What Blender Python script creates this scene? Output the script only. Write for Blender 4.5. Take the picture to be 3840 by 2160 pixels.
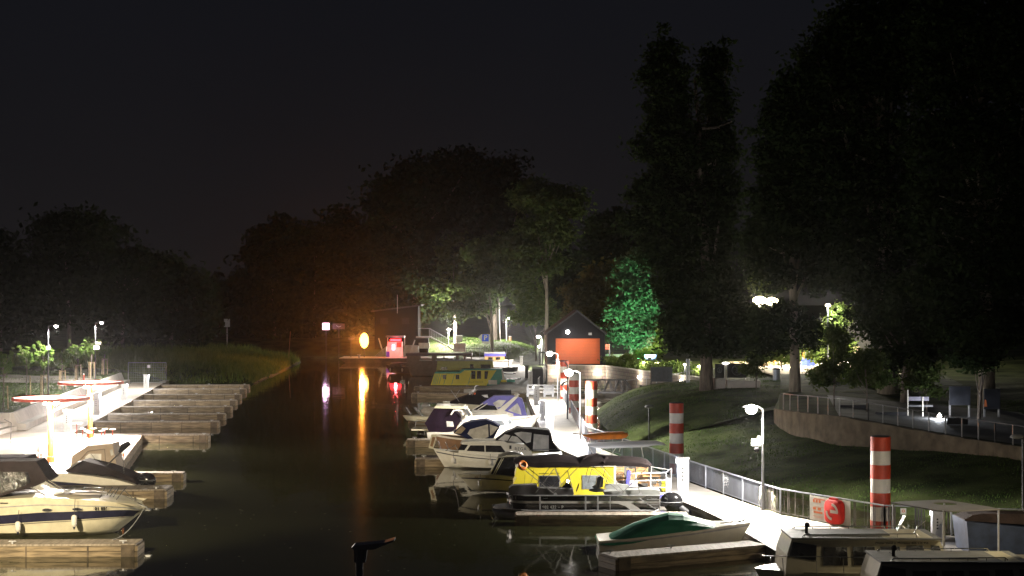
import bpy, math, random
import numpy as np
from mathutils import Vector, Matrix

# ------------------------------------------------------------------ scene
SC = bpy.context.scene
for o in list(bpy.data.objects):
    bpy.data.objects.remove(o)
R = math.radians
CAMZ, FPX, HOR = 9.6, 6000.0, 1130.0      # camera height above the water, focal length and horizon of a 3840 px wide picture

cam_d = bpy.data.cameras.new('camera')
cam = bpy.data.objects.new('camera', cam_d)
SC.collection.objects.link(cam)
cam.location = (0, 0, CAMZ)
cam.rotation_euler = (R(90), 0, 0)
cam_d.sensor_width = 36
cam_d.lens = FPX / 3840 * 36
cam_d.shift_y = (HOR - 1080) / 3840
cam_d.clip_start = 0.5
cam_d.clip_end = 6000
SC.camera = cam

SC.view_settings.view_transform = 'Standard'
SC.view_settings.look = 'None'
SC.view_settings.exposure = 0
SC.view_settings.gamma = 1
try:
    SC.cycles.use_denoising = True
    SC.cycles.sample_clamp_indirect = 4.0
    SC.cycles.max_bounces = 6
    SC.cycles.diffuse_bounces = 2
    SC.cycles.glossy_bounces = 4
    SC.cycles.transparent_max_bounces = 12
    SC.cycles.volume_bounces = 0
except Exception:
    pass

# night sky: dim town glow, a little warmer towards the horizon
world = bpy.data.worlds.new('World')
SC.world = world
world.use_nodes = True
wn, wl = world.node_tree.nodes, world.node_tree.links
wn.clear()
w_out = wn.new('ShaderNodeOutputWorld')
w_bg = wn.new('ShaderNodeBackground')
w_tc = wn.new('ShaderNodeTexCoord')
w_sep = wn.new('ShaderNodeSeparateXYZ')
w_ramp = wn.new('ShaderNodeValToRGB')
w_ramp.color_ramp.elements[0].position = 0.0
w_ramp.color_ramp.elements[0].color = (0.0082, 0.0072, 0.0078, 1)
w_ramp.color_ramp.elements[1].position = 0.20
w_ramp.color_ramp.elements[1].color = (0.0056, 0.0060, 0.0082, 1)
wl.new(w_tc.outputs['Generated'], w_sep.inputs[0])
wl.new(w_sep.outputs['Z'], w_ramp.inputs['Fac'])
w_nz = wn.new('ShaderNodeTexNoise'); w_nz.inputs['Scale'].default_value = 3.2; w_nz.inputs['Detail'].default_value = 5
wl.new(w_tc.outputs['Generated'], w_nz.inputs['Vector'])
w_mr = wn.new('ShaderNodeMapRange'); w_mr.inputs['To Min'].default_value = 0.78; w_mr.inputs['To Max'].default_value = 1.25
wl.new(w_nz.outputs['Fac'], w_mr.inputs['Value'])
w_mx = wn.new('ShaderNodeVectorMath'); w_mx.operation = 'SCALE'
wl.new(w_ramp.outputs['Color'], w_mx.inputs[0]); wl.new(w_mr.outputs['Result'], w_mx.inputs['Scale'])
wl.new(w_mx.outputs[0], w_bg.inputs['Color'])
w_bg.inputs['Strength'].default_value = 1.0
wl.new(w_bg.outputs['Background'], w_out.inputs['Surface'])


# ------------------------------------------------------------------ placing
def S(Y):
    return FPX / Y
def W(px, py, Y):
    """point of the photograph at a known distance"""
    return Vector(((px - 1920) * Y / FPX, Y, CAMZ - (py - HOR) * Y / FPX))
def G(px, py, z=0.0):
    """point of the photograph on the level z"""
    s = (py - HOR) / (CAMZ - z)
    return Vector(((px - 1920) / s, FPX / s, z))
def XX(px, Y):
    return (px - 1920) * Y / FPX
def ZZ(py, Y):
    return CAMZ - (py - HOR) * Y / FPX


# ------------------------------------------------------------------ materials
LIGHTS = 4.0
HAZE = 0.00005
_M = {}
def mat(name, col, rough=0.6, metal=0.0, var=0.15, scale=3.0, bump=0.0, bscale=20.0, spec=0.5, emit=None, estr=0.0,
        alpha=1.0, trans=0.0, stretch=(1, 1, 1), col2=None, coat=0.0):
    if name in _M:
        return _M[name]
    m = bpy.data.materials.new(name)
    m.use_nodes = True
    n, l = m.node_tree.nodes, m.node_tree.links
    b = n['Principled BSDF']
    b.inputs['Roughness'].default_value = rough
    b.inputs['Metallic'].default_value = metal
    b.inputs['Specular IOR Level'].default_value = spec
    b.inputs['Coat Weight'].default_value = coat
    tc = n.new('ShaderNodeTexCoord')
    mp = n.new('ShaderNodeMapping')
    mp.inputs['Scale'].default_value = stretch
    l.new(tc.outputs['Object'], mp.inputs['Vector'])
    nz = n.new('ShaderNodeTexNoise')
    nz.inputs['Scale'].default_value = scale
    nz.inputs['Detail'].default_value = 6
    l.new(mp.outputs['Vector'], nz.inputs['Vector'])
    rp = n.new('ShaderNodeValToRGB')
    c1 = tuple(max(0, c * (1 - var)) for c in col[:3]) + (1,)
    c2 = tuple(min(1, c * (1 + var)) for c in (col2 or col)[:3]) + (1,)
    rp.color_ramp.elements[0].position = 0.35
    rp.color_ramp.elements[1].position = 0.65
    rp.color_ramp.elements[0].color = c1
    rp.color_ramp.elements[1].color = c2
    l.new(nz.outputs['Fac'], rp.inputs['Fac'])
    l.new(rp.outputs['Color'], b.inputs['Base Color'])
    if bump:
        nb = n.new('ShaderNodeTexNoise')
        nb.inputs['Scale'].default_value = bscale
        nb.inputs['Detail'].default_value = 4
        l.new(mp.outputs['Vector'], nb.inputs['Vector'])
        bp = n.new('ShaderNodeBump')
        bp.inputs['Strength'].default_value = bump
        bp.inputs['Distance'].default_value = 0.05
        l.new(nb.outputs['Fac'], bp.inputs['Height'])
        l.new(bp.outputs['Normal'], b.inputs['Normal'])
    if emit:
        b.inputs['Emission Color'].default_value = tuple(emit) + (1,)
        b.inputs['Emission Strength'].default_value = estr
        try:
            m.cycles.emission_sampling = 'NONE'
        except Exception:
            pass
    if alpha < 1:
        b.inputs['Alpha'].default_value = alpha
    if trans:
        b.inputs['Transmission Weight'].default_value = trans
    _M[name] = m
    return m

def leafmat(name, c1, c2, tr=0.35):
    if name in _M:
        return _M[name]
    m = bpy.data.materials.new(name)
    m.use_nodes = True
    n, l = m.node_tree.nodes, m.node_tree.links
    n.clear()
    out = n.new('ShaderNodeOutputMaterial')
    mix = n.new('ShaderNodeMixShader')
    d = n.new('ShaderNodeBsdfDiffuse')
    t = n.new('ShaderNodeBsdfTranslucent')
    tc = n.new('ShaderNodeTexCoord')
    nz = n.new('ShaderNodeTexNoise')
    nz.inputs['Scale'].default_value = 1.3
    nz.inputs['Detail'].default_value = 5
    rp = n.new('ShaderNodeValToRGB')
    rp.color_ramp.elements[0].position = 0.35
    rp.color_ramp.elements[1].position = 0.68
    rp.color_ramp.elements[0].color = tuple(c1) + (1,)
    rp.color_ramp.elements[1].color = tuple(c2) + (1,)
    l.new(tc.outputs['Object'], nz.inputs['Vector'])
    l.new(nz.outputs['Fac'], rp.inputs['Fac'])
    l.new(rp.outputs['Color'], d.inputs['Color'])
    l.new(rp.outputs['Color'], t.inputs['Color'])
    mix.inputs[0].default_value = tr
    l.new(d.outputs[0], mix.inputs[1])
    l.new(t.outputs[0], mix.inputs[2])
    l.new(mix.outputs[0], out.inputs[0])
    _M[name] = m
    return m

def glow(name, col, strength):
    if name in _M:
        return _M[name]
    m = bpy.data.materials.new(name)
    m.use_nodes = True
    n, l = m.node_tree.nodes, m.node_tree.links
    n.clear()
    out = n.new('ShaderNodeOutputMaterial')
    e = n.new('ShaderNodeEmission')
    e.inputs[0].default_value = tuple(col) + (1,)
    e.inputs[1].default_value = strength
    l.new(e.outputs[0], out.inputs[0])
    try:
        m.cycles.emission_sampling = 'NONE'
    except Exception:
        pass
    _M[name] = m
    return m

def brickmat(name, c1, c2, cm, bw, bh, mortar=0.02, rough=0.85, bump=0.4, axes='xz'):
    if name in _M:
        return _M[name]
    m = bpy.data.materials.new(name)
    m.use_nodes = True
    n, l = m.node_tree.nodes, m.node_tree.links
    b = n['Principled BSDF']
    b.inputs['Roughness'].default_value = rough
    tc = n.new('ShaderNodeTexCoord')
    sp = n.new('ShaderNodeSeparateXYZ')
    cb = n.new('ShaderNodeCombineXYZ')
    l.new(tc.outputs['Object'], sp.inputs[0])
    l.new(sp.outputs['X' if axes[0] == 'x' else 'Y'], cb.inputs[0])
    l.new(sp.outputs['Z' if axes[1] == 'z' else 'Y'], cb.inputs[1])
    bk = n.new('ShaderNodeTexBrick')
    bk.inputs['Color1'].default_value = tuple(c1) + (1,)
    bk.inputs['Color2'].default_value = tuple(c2) + (1,)
    bk.inputs['Mortar'].default_value = tuple(cm) + (1,)
    bk.inputs['Scale'].default_value = 1
    bk.inputs['Brick Width'].default_value = bw
    bk.inputs['Row Height'].default_value = bh
    bk.inputs['Mortar Size'].default_value = mortar
    bk.inputs['Bias'].default_value = 0.0
    l.new(cb.outputs[0], bk.inputs['Vector'])
    nz = n.new('ShaderNodeTexNoise')
    nz.inputs['Scale'].default_value = 1.6
    nz.inputs['Detail'].default_value = 8
    l.new(tc.outputs['Object'], nz.inputs['Vector'])
    mx = n.new('ShaderNodeMix')
    mx.data_type = 'RGBA'
    mx.blend_type = 'MULTIPLY'
    mx.inputs[0].default_value = 0.6
    l.new(bk.outputs['Color'], mx.inputs[6])
    l.new(nz.outputs['Color'], mx.inputs[7])
    g = n.new('ShaderNodeBrightContrast')
    g.inputs['Bright'].default_value = 0.04
    l.new(mx.outputs[2], g.inputs['Color'])
    l.new(g.outputs[0], b.inputs['Base Color'])
    bp = n.new('ShaderNodeBump')
    bp.inputs['Strength'].default_value = bump
    bp.inputs['Distance'].default_value = 0.03
    bp.invert = True
    l.new(bk.outputs['Fac'], bp.inputs['Height'])
    l.new(bp.outputs['Normal'], b.inputs['Normal'])
    _M[name] = m
    return m


# ------------------------------------------------------------------ meshes
class MB:
    def __init__(s):
        s.v, s.f = [], []
    def add(s, vs, fs):
        o = len(s.v)
        s.v += [tuple(p) for p in vs]
        s.f += [tuple(i + o for i in f) for f in fs]
        return s
    def box(s, x0, x1, y0, y1, z0, z1):
        v = [(x0, y0, z0), (x1, y0, z0), (x1, y1, z0), (x0, y1, z0), (x0, y0, z1), (x1, y0, z1), (x1, y1, z1), (x0, y1, z1)]
        return s.add(v, [(0, 3, 2, 1), (4, 5, 6, 7), (0, 1, 5, 4), (1, 2, 6, 5), (2, 3, 7, 6), (3, 0, 4, 7)])
    def cbox(s, c, d):
        return s.box(c[0] - d[0] / 2, c[0] + d[0] / 2, c[1] - d[1] / 2, c[1] + d[1] / 2, c[2] - d[2] / 2, c[2] + d[2] / 2)
    def bar(s, a, b, w, h=None):
        """square bar from a to b"""
        a, b = Vector(a), Vector(b)
        h = h or w
        d = (b - a)
        if d.length < 1e-6:
            return s
        d.normalize()
        up = Vector((0, 0, 1)) if abs(d.z) < 0.95 else Vector((0, 1, 0))
        sx = d.cross(up).normalized() * (w / 2)
        sz = sx.cross(d).normalized() * (h / 2)
        v = [a - sx - sz, a + sx - sz, a + sx + sz, a - sx + sz, b - sx - sz, b + sx - sz, b + sx + sz, b - sx + sz]
        return s.add(v, [(0, 1, 2, 3), (7, 6, 5, 4), (0, 4, 5, 1), (1, 5, 6, 2), (2, 6, 7, 3), (3, 7, 4, 0)])
    def tube(s, pts, r, n=8, cap=True):
        """round tube along pts; r a number or one radius per point"""
        pts = [Vector(p) for p in pts]
        rs = r if isinstance(r, (list, tuple)) else [r] * len(pts)
        rings = []
        prev = None
        for i, p in enumerate(pts):
            d = (pts[min(i + 1, len(pts) - 1)] - pts[max(i - 1, 0)])
            if d.length < 1e-9:
                d = Vector((0, 0, 1))
            d.normalize()
            if prev is None:
                up = Vector((0, 0, 1)) if abs(d.z) < 0.9 else Vector((1, 0, 0))
                u = d.cross(up).normalized()
            else:
                u = (prev - d * prev.dot(d)).normalized()
            prev = u
            w = d.cross(u)
            rings.append([p + (u * math.cos(2 * math.pi * k / n) + w * math.sin(2 * math.pi * k / n)) * rs[i] for k in range(n)])
        return s.loft(rings, True, cap)
    def loft(s, rings, closed=True, cap=True):
        n = len(rings[0])
        vs = [p for r in rings for p in r]
        fs = []
        for i in range(len(rings) - 1):
            for k in range(n if closed else n - 1):
                k2 = (k + 1) % n
                fs.append((i * n + k, i * n + k2, (i + 1) * n + k2, (i + 1) * n + k))
        if cap and closed:
            fs.append(tuple(reversed(range(n))))
            fs.append(tuple((len(rings) - 1) * n + k for k in range(n)))
        return s.add(vs, fs)
    def lathe(s, prof, c=(0, 0, 0), n=16, cap=True, sx=1.0, sy=1.0):
        rings = [[(c[0] + r * sx * math.cos(2 * math.pi * k / n), c[1] + r * sy * math.sin(2 * math.pi * k / n), c[2] + z) for k in range(n)] for r, z in prof]
        return s.loft(rings, True, cap)
    def ball(s, c, r, n=12, m=8, sx=1, sy=1, sz=1):
        prof = [(max(1e-3, math.sin(math.pi * i / m)), -math.cos(math.pi * i / m)) for i in range(m + 1)]
        rings = [[(c[0] + a * r * sx * math.cos(2 * math.pi * k / n), c[1] + a * r * sy * math.sin(2 * math.pi * k / n), c[2] + z * r * sz) for k in range(n)] for a, z in prof]
        return s.loft(rings, True, True)
    def prism(s, pts, vec):
        """planar polygon pts extruded along vec"""
        vec = Vector(vec)
        a = [Vector(p) for p in pts]
        b = [p + vec for p in a]
        n = len(a)
        fs = [tuple(reversed(range(n))), tuple(range(n, 2 * n))] + [(k, (k + 1) % n, n + (k + 1) % n, n + k) for k in range(n)]
        return s.add(a + b, fs)
    def side(s, xz, y0, y1, t0=0.0, t1=0.0):
        """outline in x-z between depths y0 and y1, both sides leaning in by t at the top"""
        zs = [p[1] for p in xz]
        lo, hi = min(zs), max(zs)
        f = lambda z: (z - lo) / max(1e-6, hi - lo)
        a = [(x, y0 + t0 * f(z), z) for x, z in xz]
        b = [(x, y1 - t1 * f(z), z) for x, z in xz]
        n = len(a)
        return s.add(a + b, [tuple(range(n)), tuple(reversed(range(n, 2 * n)))] + [(k, n + k, n + (k + 1) % n, (k + 1) % n) for k in range(n)])
    def ring(s, c, r0, r1, y0, y1, a0=0, a1=360, n=24):
        """flat annulus sector in the x-z plane with depth y0..y1"""
        for i in range(n):
            p, q = R(a0 + (a1 - a0) * i / n), R(a0 + (a1 - a0) * (i + 1) / n)
            P = lambda rr, an, y: (c[0] + rr * math.cos(an), y, c[1] + rr * math.sin(an))
            v = [P(r0, p, y0), P(r1, p, y0), P(r1, q, y0), P(r0, q, y0), P(r0, p, y1), P(r1, p, y1), P(r1, q, y1), P(r0, q, y1)]
            s.add(v, [(0, 1, 2, 3), (7, 6, 5, 4), (1, 5, 6, 2), (3, 7, 4, 0)])
        return s
    def sheet(s, grid):
        """open surface from rows of points"""
        n = len(grid[0])
        vs = [p for r in grid for p in r]
        return s.add(vs, [(i * n + k, i * n + k + 1, (i + 1) * n + k + 1, (i + 1) * n + k) for i in range(len(grid) - 1) for k in range(n - 1)])

def _mesh(name, mb, m, off, smooth):
    me = bpy.data.meshes.new(name)
    v = [(p[0] - off[0], p[1] - off[1], p[2] - off[2]) for p in mb.v]
    me.from_pydata(v, [], mb.f)
    me.validate()
    if m:
        me.materials.append(m)
    if smooth:
        me.polygons.foreach_set('use_smooth', [True] * len(me.polygons))
        try:
            me.set_sharp_from_angle(angle=R(40))
        except Exception:
            pass
    me.update()
    return me

def rootloc(o):
    p = Vector((0, 0, 0))
    while o is not None:
        p += Vector(o.location)
        o = o.parent
    return p

def part(name, mb, m, parent=None, smooth=False, label=None):
    """a mesh made from world coordinates, under its thing (things are placed unrotated here)"""
    off = rootloc(parent) if parent else Vector((0, 0, 0))
    o = bpy.data.objects.new(name, _mesh(name, mb, m, off, smooth))
    SC.collection.objects.link(o)
    if parent:
        o.parent = parent
    if label:
        o['label'] = label
    return o

def thing(name, label, cat, loc, group=None):
    o = bpy.data.objects.new(name, None)
    SC.collection.objects.link(o)
    o.location = loc
    o.empty_display_size = 0.2
    o['label'] = label
    o['category'] = cat
    if group:
        o['group'] = group
    return o

def single(name, mb, m, label, cat, group=None, smooth=False):
    c = Vector((0, 0, 0))
    xs = [p[0] for p in mb.v]; ys = [p[1] for p in mb.v]; zs = [p[2] for p in mb.v]
    c = Vector(((min(xs) + max(xs)) / 2, (min(ys) + max(ys)) / 2, min(zs)))
    o = bpy.data.objects.new(name, _mesh(name, mb, m, c, smooth))
    o.location = c
    SC.collection.objects.link(o)
    o['label'] = label
    o['category'] = cat
    if group:
        o['group'] = group
    return o

def struct(name, mb, m, smooth=False):
    o = bpy.data.objects.new(name, _mesh(name, mb, m, (0, 0, 0), smooth))
    SC.collection.objects.link(o)
    o['kind'] = 'structure'
    return o

def copy_thing(root, loc, label=None, group=None):
    c = root.copy(); SC.collection.objects.link(c); c.location = loc
    if label: c['label'] = label
    if group: c['group'] = group
    def rec(a, b):
        for ch in a.children:
            d = ch.copy(); SC.collection.objects.link(d); d.parent = b
            rec(ch, d)
    rec(root, c)
    return c

def light(kind, loc, power, col=(1, 0.93, 0.82), size=0.12, target=None, spot=150, blend=0.6, parent=None, name='lamp_light'):
    d = bpy.data.lights.new(name, kind)
    d.energy = power * LIGHTS
    d.color = col
    d.shadow_soft_size = size
    if kind == 'SPOT':
        d.spot_size = R(spot)
        d.spot_blend = blend
    o = bpy.data.objects.new(name, d)
    SC.collection.objects.link(o)
    loc = Vector(loc)
    if parent:
        o.parent = parent
        o.location = loc - rootloc(parent)
    else:
        o.location = loc
    if target is not None:
        dr = Vector(target) - loc
        o.rotation_euler = dr.to_track_quat('-Z', 'Y').to_euler()
    return o

def text(name, body, size, m, parent, loc, face='-y', ext=0.004, spacing=1.0, align='CENTER', slope=0.0, bold=0.0):
    """flat lettering turned into a mesh; loc in world, lettering faces the viewer (-y)"""
    cu = bpy.data.curves.new(name, 'FONT')
    cu.body = body
    cu.size = size
    cu.extrude = ext
    cu.offset = bold
    cu.align_x = align
    cu.align_y = 'CENTER'
    cu.space_character = spacing
    t = bpy.data.objects.new('tmp', cu)
    SC.collection.objects.link(t)
    bpy.context.view_layer.update()
    me = bpy.data.meshes.new_from_object(t.evaluated_get(bpy.context.evaluated_depsgraph_get()))
    bpy.data.objects.remove(t)
    me.name = name
    me.materials.clear()
    me.materials.append(m)
    me.transform(Matrix.Rotation(slope, 4, 'Y') @ Matrix.Rotation(R(90), 4, 'X'))
    o = bpy.data.objects.new(name, me)
    SC.collection.objects.link(o)
    o.parent = parent
    o.location = Vector(loc) - rootloc(parent)
    return o

def quads(name, P, m, parent=None, off=(0, 0, 0)):
    """fast mesh from an (n,4,3) array of quads"""
    n = len(P)
    me = bpy.data.meshes.new(name)
    me.vertices.add(n * 4)
    co = (P.reshape(-1, 3) - np.array(off, dtype=float)).astype(np.float32)
    me.vertices.foreach_set('co', co.ravel())
    me.loops.add(n * 4)
    me.loops.foreach_set('vertex_index', np.arange(n * 4, dtype=np.int32))
    me.polygons.add(n)
    me.polygons.foreach_set('loop_start', np.arange(0, n * 4, 4, dtype=np.int32))
    try:
        me.polygons.foreach_set('loop_total', np.full(n, 4, dtype=np.int32))
    except Exception:
        pass
    me.materials.append(m)
    me.update(calc_edges=True)
    me.validate()
    o = bpy.data.objects.new(name, me)
    SC.collection.objects.link(o)
    if parent:
        o.parent = parent
    return o

# common colours
M_conc = mat('pale_concrete', (0.42, 0.39, 0.35), 0.8, var=0.12, scale=1.5, bump=0.15)
M_deck = mat('deck_concrete', (0.40, 0.365, 0.32), 0.75, var=0.10, scale=0.9, bump=0.12)
M_wood = mat('weathered_wood', (0.20, 0.15, 0.09), 0.75, var=0.45, scale=2.2, stretch=(0.6, 0.6, 5), bump=0.4, bscale=30)
M_woodtop = mat('pier_planks', (0.25, 0.21, 0.165), 0.8, var=0.3, scale=3, stretch=(4, 0.5, 1), bump=0.3)
M_steel = mat('galvanised_steel', (0.42, 0.42, 0.43), 0.45, 0.5, var=0.12, scale=6)
M_dsteel = mat('dark_steel', (0.05, 0.05, 0.055), 0.5, 0.3, var=0.2)
M_rail = mat('grey_rail_paint', (0.30, 0.31, 0.34), 0.5, 0.3, var=0.1)
M_white = mat('white_gelcoat', (0.78, 0.74, 0.64), 0.3, var=0.05, coat=0.3)
M_cream = mat('cream_gelcoat', (0.60, 0.55, 0.40), 0.32, var=0.08, coat=0.3)
M_navy = mat('navy_paint', (0.018, 0.018, 0.04), 0.3, var=0.2, coat=0.3)
M_black = mat('black_fabric', (0.012, 0.011, 0.012), 0.95, spec=.08, var=0.3, bump=0.3)
M_glass = mat('dark_window', (0.02, 0.02, 0.022), 0.08, var=0.3, spec=0.8)
M_chrome = mat('stainless_steel', (0.55, 0.55, 0.55), 0.25, 0.9, var=0.05)
M_rubber = mat('black_rubber', (0.015, 0.015, 0.015), 0.6)
M_red = mat('red_paint', (0.50, 0.055, 0.022), 0.5, var=0.28, bump=0.2, scale=2.2, stretch=(1, 1, .35))
M_whitep = mat('white_paint', (0.70, 0.66, 0.58), 0.55, var=0.14, bump=0.15, scale=2.5, stretch=(1, 1, .4))
M_bulb = glow('lamp_glow', (1.0, 0.93, 0.82), 45)
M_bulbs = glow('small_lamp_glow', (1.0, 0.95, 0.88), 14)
rnd = random.Random(7)

# ================================================================== TERRAIN
LEFT = np.array([(-20, 20), (-22, 40), (-24, 60), (-27.4, 87), (-21.5, 87), (-25.4, 110), (-30.3, 110), (-38.7, 177), (-39.5, 185), (-30, 185),
                 (-31.2, 215), (-33.3, 252), (-40, 258), (-60, 258), (-120, 264), (-900, 264), (-900, 20)], float)
RIGHT = np.array([(-900, 272), (-60, 270), (-10, 266), (-2, 262), (1.5, 240), (3, 200), (3.7, 165.5), (9.9, 163), (12.0, 151.5), (13.8, 147),
                  (12.5, 148), (9.3, 148), (7.4, 139), (7.0, 130), (7.1, 122), (7.7, 111), (9.1, 103), (10.9, 94.5), (13.4, 81), (17.2, 72.5), (22, 67.5),
                  (30, 60), (42, 40), (60, 20), (900, 20), (900, 1500), (-900, 1500)], float)
UPPER = np.array([(4.6, 169), (10.3, 168), (13.7, 155), (17.4, 141.5), (22, 136), (60, 132), (900, 132), (900, 1500), (4.6, 1500)], float)
FARBANK = np.array([(-900, 276), (-60, 274), (-12, 269), (0, 259), (3.9, 246), (6, 200), (6, 1500), (-900, 1500)], float)

def sdist(poly, X, Y):
    """signed distance, positive inside"""
    d = np.full(X.shape, 1e9)
    ins = np.zeros(X.shape, bool)
    n = len(poly)
    for i in range(n):
        ax, ay = poly[i]
        bx, by = poly[(i + 1) % n]
        ex, ey = bx - ax, by - ay
        t = np.clip(((X - ax) * ex + (Y - ay) * ey) / (ex * ex + ey * ey), 0, 1)
        d = np.minimum(d, np.hypot(X - ax - t * ex, Y - ay - t * ey))
        c = ((ay > Y) != (by > Y)) & (X < (bx - ax) * (Y - ay) / (by - ay + 1e-12) + ax)
        ins ^= c
    return np.where(ins, d, -d)

def wob(X, Y, a, f):
    return a * (np.sin(X * f + 1.3 * np.sin(Y * f * .7)) + np.sin(Y * f * 1.31 + 2 * np.sin(X * f * .53)) + .5 * np.sin((X + Y) * f * 2.7))

def benchX(Y):
    return -34.35 - (Y - 112.8) * 0.1236

def ss(a, b, x):
    t = np.clip((x - a) / (b - a), 0, 1)
    return t * t * (3 - 2 * t)

def hgt(X, Y):
    X = np.asarray(X, float); Y = np.asarray(Y, float)
    h = np.full(X.shape, -1.6)
    dl = sdist(LEFT, X, Y)
    hl = np.where(Y > 180, 0.15 + 2.0 * (1 - np.exp(-np.maximum(dl, 0) / 4.0)) + wob(X, Y, .05, .9), -0.2)
    back = benchX(Y) - 1.15 - X                      # metres behind the bench
    lawn = 1.50 + np.minimum(back, 60) * 0.025 + wob(X, Y, .03, .8)
    hl = np.where((Y > 113.3) & (back > 0) & (Y < 176), np.maximum(lawn, -0.2), hl)
    hl = np.where((Y >= 176) & (Y <= 196) & (back > 0), np.maximum(hl, lawn * (1 - ss(176, 196, Y)) + 2.1 * ss(176, 196, Y)), hl)
    hl = np.where(Y < 113.3, -0.2, hl)
    h = np.where(dl > 0, hl, h)
    dr = sdist(RIGHT, X, Y)
    L = 3.2 + 11.0 * (1 - ss(92, 122, Y))
    hr = 0.12 + 2.85 * (1 - np.exp(-np.maximum(dr, 0) / L)) + wob(X, Y, .035, .8)
    hr = np.where((Y > 164) & (X < 3.9), 0.3, hr)
    hr = np.where((X > 3) & (X < 17) & (Y > 145) & (dr > 0), np.minimum(hr, 0.55), hr)
    du = sdist(UPPER, X, Y)
    hr = np.where(du > 0, 2.72 + np.minimum(du, 100) * 0.008 + wob(X, Y, .03, .5), hr)
    df = sdist(FARBANK, X, Y)
    hr = np.where((df > 0) & (X < 3.9), 0.4 + 2.8 * (1 - np.exp(-df / 4.5)), hr)
    h = np.where(dr > 0, hr, h)
    edge = np.maximum(dl, dr)
    h = np.where(edge <= 0, -0.35 - 1.3 * (1 - np.exp(edge / 2.0)), h)
    return h

def hit(px, py, y0=55, y1=330, f=hgt):
    """where the line of sight of a photograph point meets the ground"""
    Y = np.arange(y0, y1, 0.25)
    X = (px - 1920) * Y / FPX
    z = CAMZ - (py - HOR) * Y / FPX
    g = f(X, Y)
    k = np.nonzero(g >= z)[0]
    i = k[0] if len(k) else len(Y) - 1
    return Vector((X[i], Y[i], g[i]))

def Hz(x, y):
    return float(hgt(np.array([x]), np.array([y]))[0])

def axis(a, b, step, far, g=1.35):
    c = list(np.arange(a, b + .01, step))
    s, x = step, a
    while x > -far:
        s *= g; x -= s; c.insert(0, x)
    s, x = step, b
    while x < far:
        s *= g; x += s; c.append(x)
    return np.array(c)
gx = axis(-75, 62, 0.8, 3500)
gy = axis(44, 290, 0.8, 3500)
GX, GY = np.meshgrid(gx, gy)
GZ = hgt(GX, GY)
me = bpy.data.meshes.new('ground')
nx, ny = len(gx), len(gy)
co = np.stack([GX, GY, GZ], -1).reshape(-1, 3)
ii, jj = np.meshgrid(np.arange(nx - 1), np.arange(ny - 1))
a = (jj * nx + ii).ravel()
F = np.stack([a, a + 1, a + nx + 1, a + nx], -1)
me.from_pydata(co.tolist(), [], F.tolist())
me.polygons.foreach_set('use_smooth', [True] * len(me.polygons))
M_grass = mat('short_grass', (0.024, 0.037, 0.011), 0.95, var=0.35, scale=0.45, bump=0.5, bscale=9, col2=(0.046, 0.058, 0.02), spec=0.1)
me.materials.append(M_grass)
ground = bpy.data.objects.new('ground', me)
SC.collection.objects.link(ground)
ground['kind'] = 'structure'

# water
def watermat():
    m = bpy.data.materials.new('canal_water')
    m.use_nodes = True
    n, l = m.node_tree.nodes, m.node_tree.links
    b = n['Principled BSDF']
    b.inputs['Base Color'].default_value = (0.024, 0.025, 0.011, 1)
    b.inputs['Roughness'].default_value = 0.045
    b.inputs['IOR'].default_value = 1.33
    tc = n.new('ShaderNodeTexCoord')
    mp = n.new('ShaderNodeMapping')
    mp.inputs['Scale'].default_value = (0.9, 0.35, 1)
    l.new(tc.outputs['Object'], mp.inputs[0])
    n1 = n.new('ShaderNodeTexNoise'); n1.inputs['Scale'].default_value = 0.55; n1.inputs['Detail'].default_value = 3
    n2 = n.new('ShaderNodeTexNoise'); n2.inputs['Scale'].default_value = 5.0; n2.inputs['Detail'].default_value = 2
    l.new(mp.outputs[0], n1.inputs['Vector']); l.new(mp.outputs[0], n2.inputs['Vector'])
    ad = n.new('ShaderNodeMath'); ad.operation = 'MULTIPLY_ADD'; ad.inputs[1].default_value = 0.10
    l.new(n2.outputs['Fac'], ad.inputs[0]); l.new(n1.outputs['Fac'], ad.inputs[2])
    bp = n.new('ShaderNodeBump'); bp.inputs['Strength'].default_value = 0.16; bp.inputs['Distance'].default_value = 0.10
    l.new(ad.outputs[0], bp.inputs['Height'])
    l.new(bp.outputs['Normal'], b.inputs['Normal'])
    # bits of weed and dust floating on it
    v = n.new('ShaderNodeTexVoronoi'); v.inputs['Scale'].default_value = 1.1
    l.new(tc.outputs['Object'], v.inputs['Vector'])
    lt = n.new('ShaderNodeMath'); lt.operation = 'LESS_THAN'; lt.inputs[1].default_value = 0.05
    l.new(v.outputs['Distance'], lt.inputs[0])
    mx = n.new('ShaderNodeMix'); mx.data_type = 'RGBA'
    mx.inputs[6].default_value = (0.024, 0.025, 0.011, 1); mx.inputs[7].default_value = (0.30, 0.32, 0.22, 1)
    l.new(lt.outputs[0], mx.inputs[0]); l.new(mx.outputs[2], b.inputs['Base Color'])
    return m
w = MB().sheet([[(-900, 10, 0), (900, 10, 0)], [(-900, 300, 0), (900, 300, 0)]])
struct('water', w, watermat())

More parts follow.
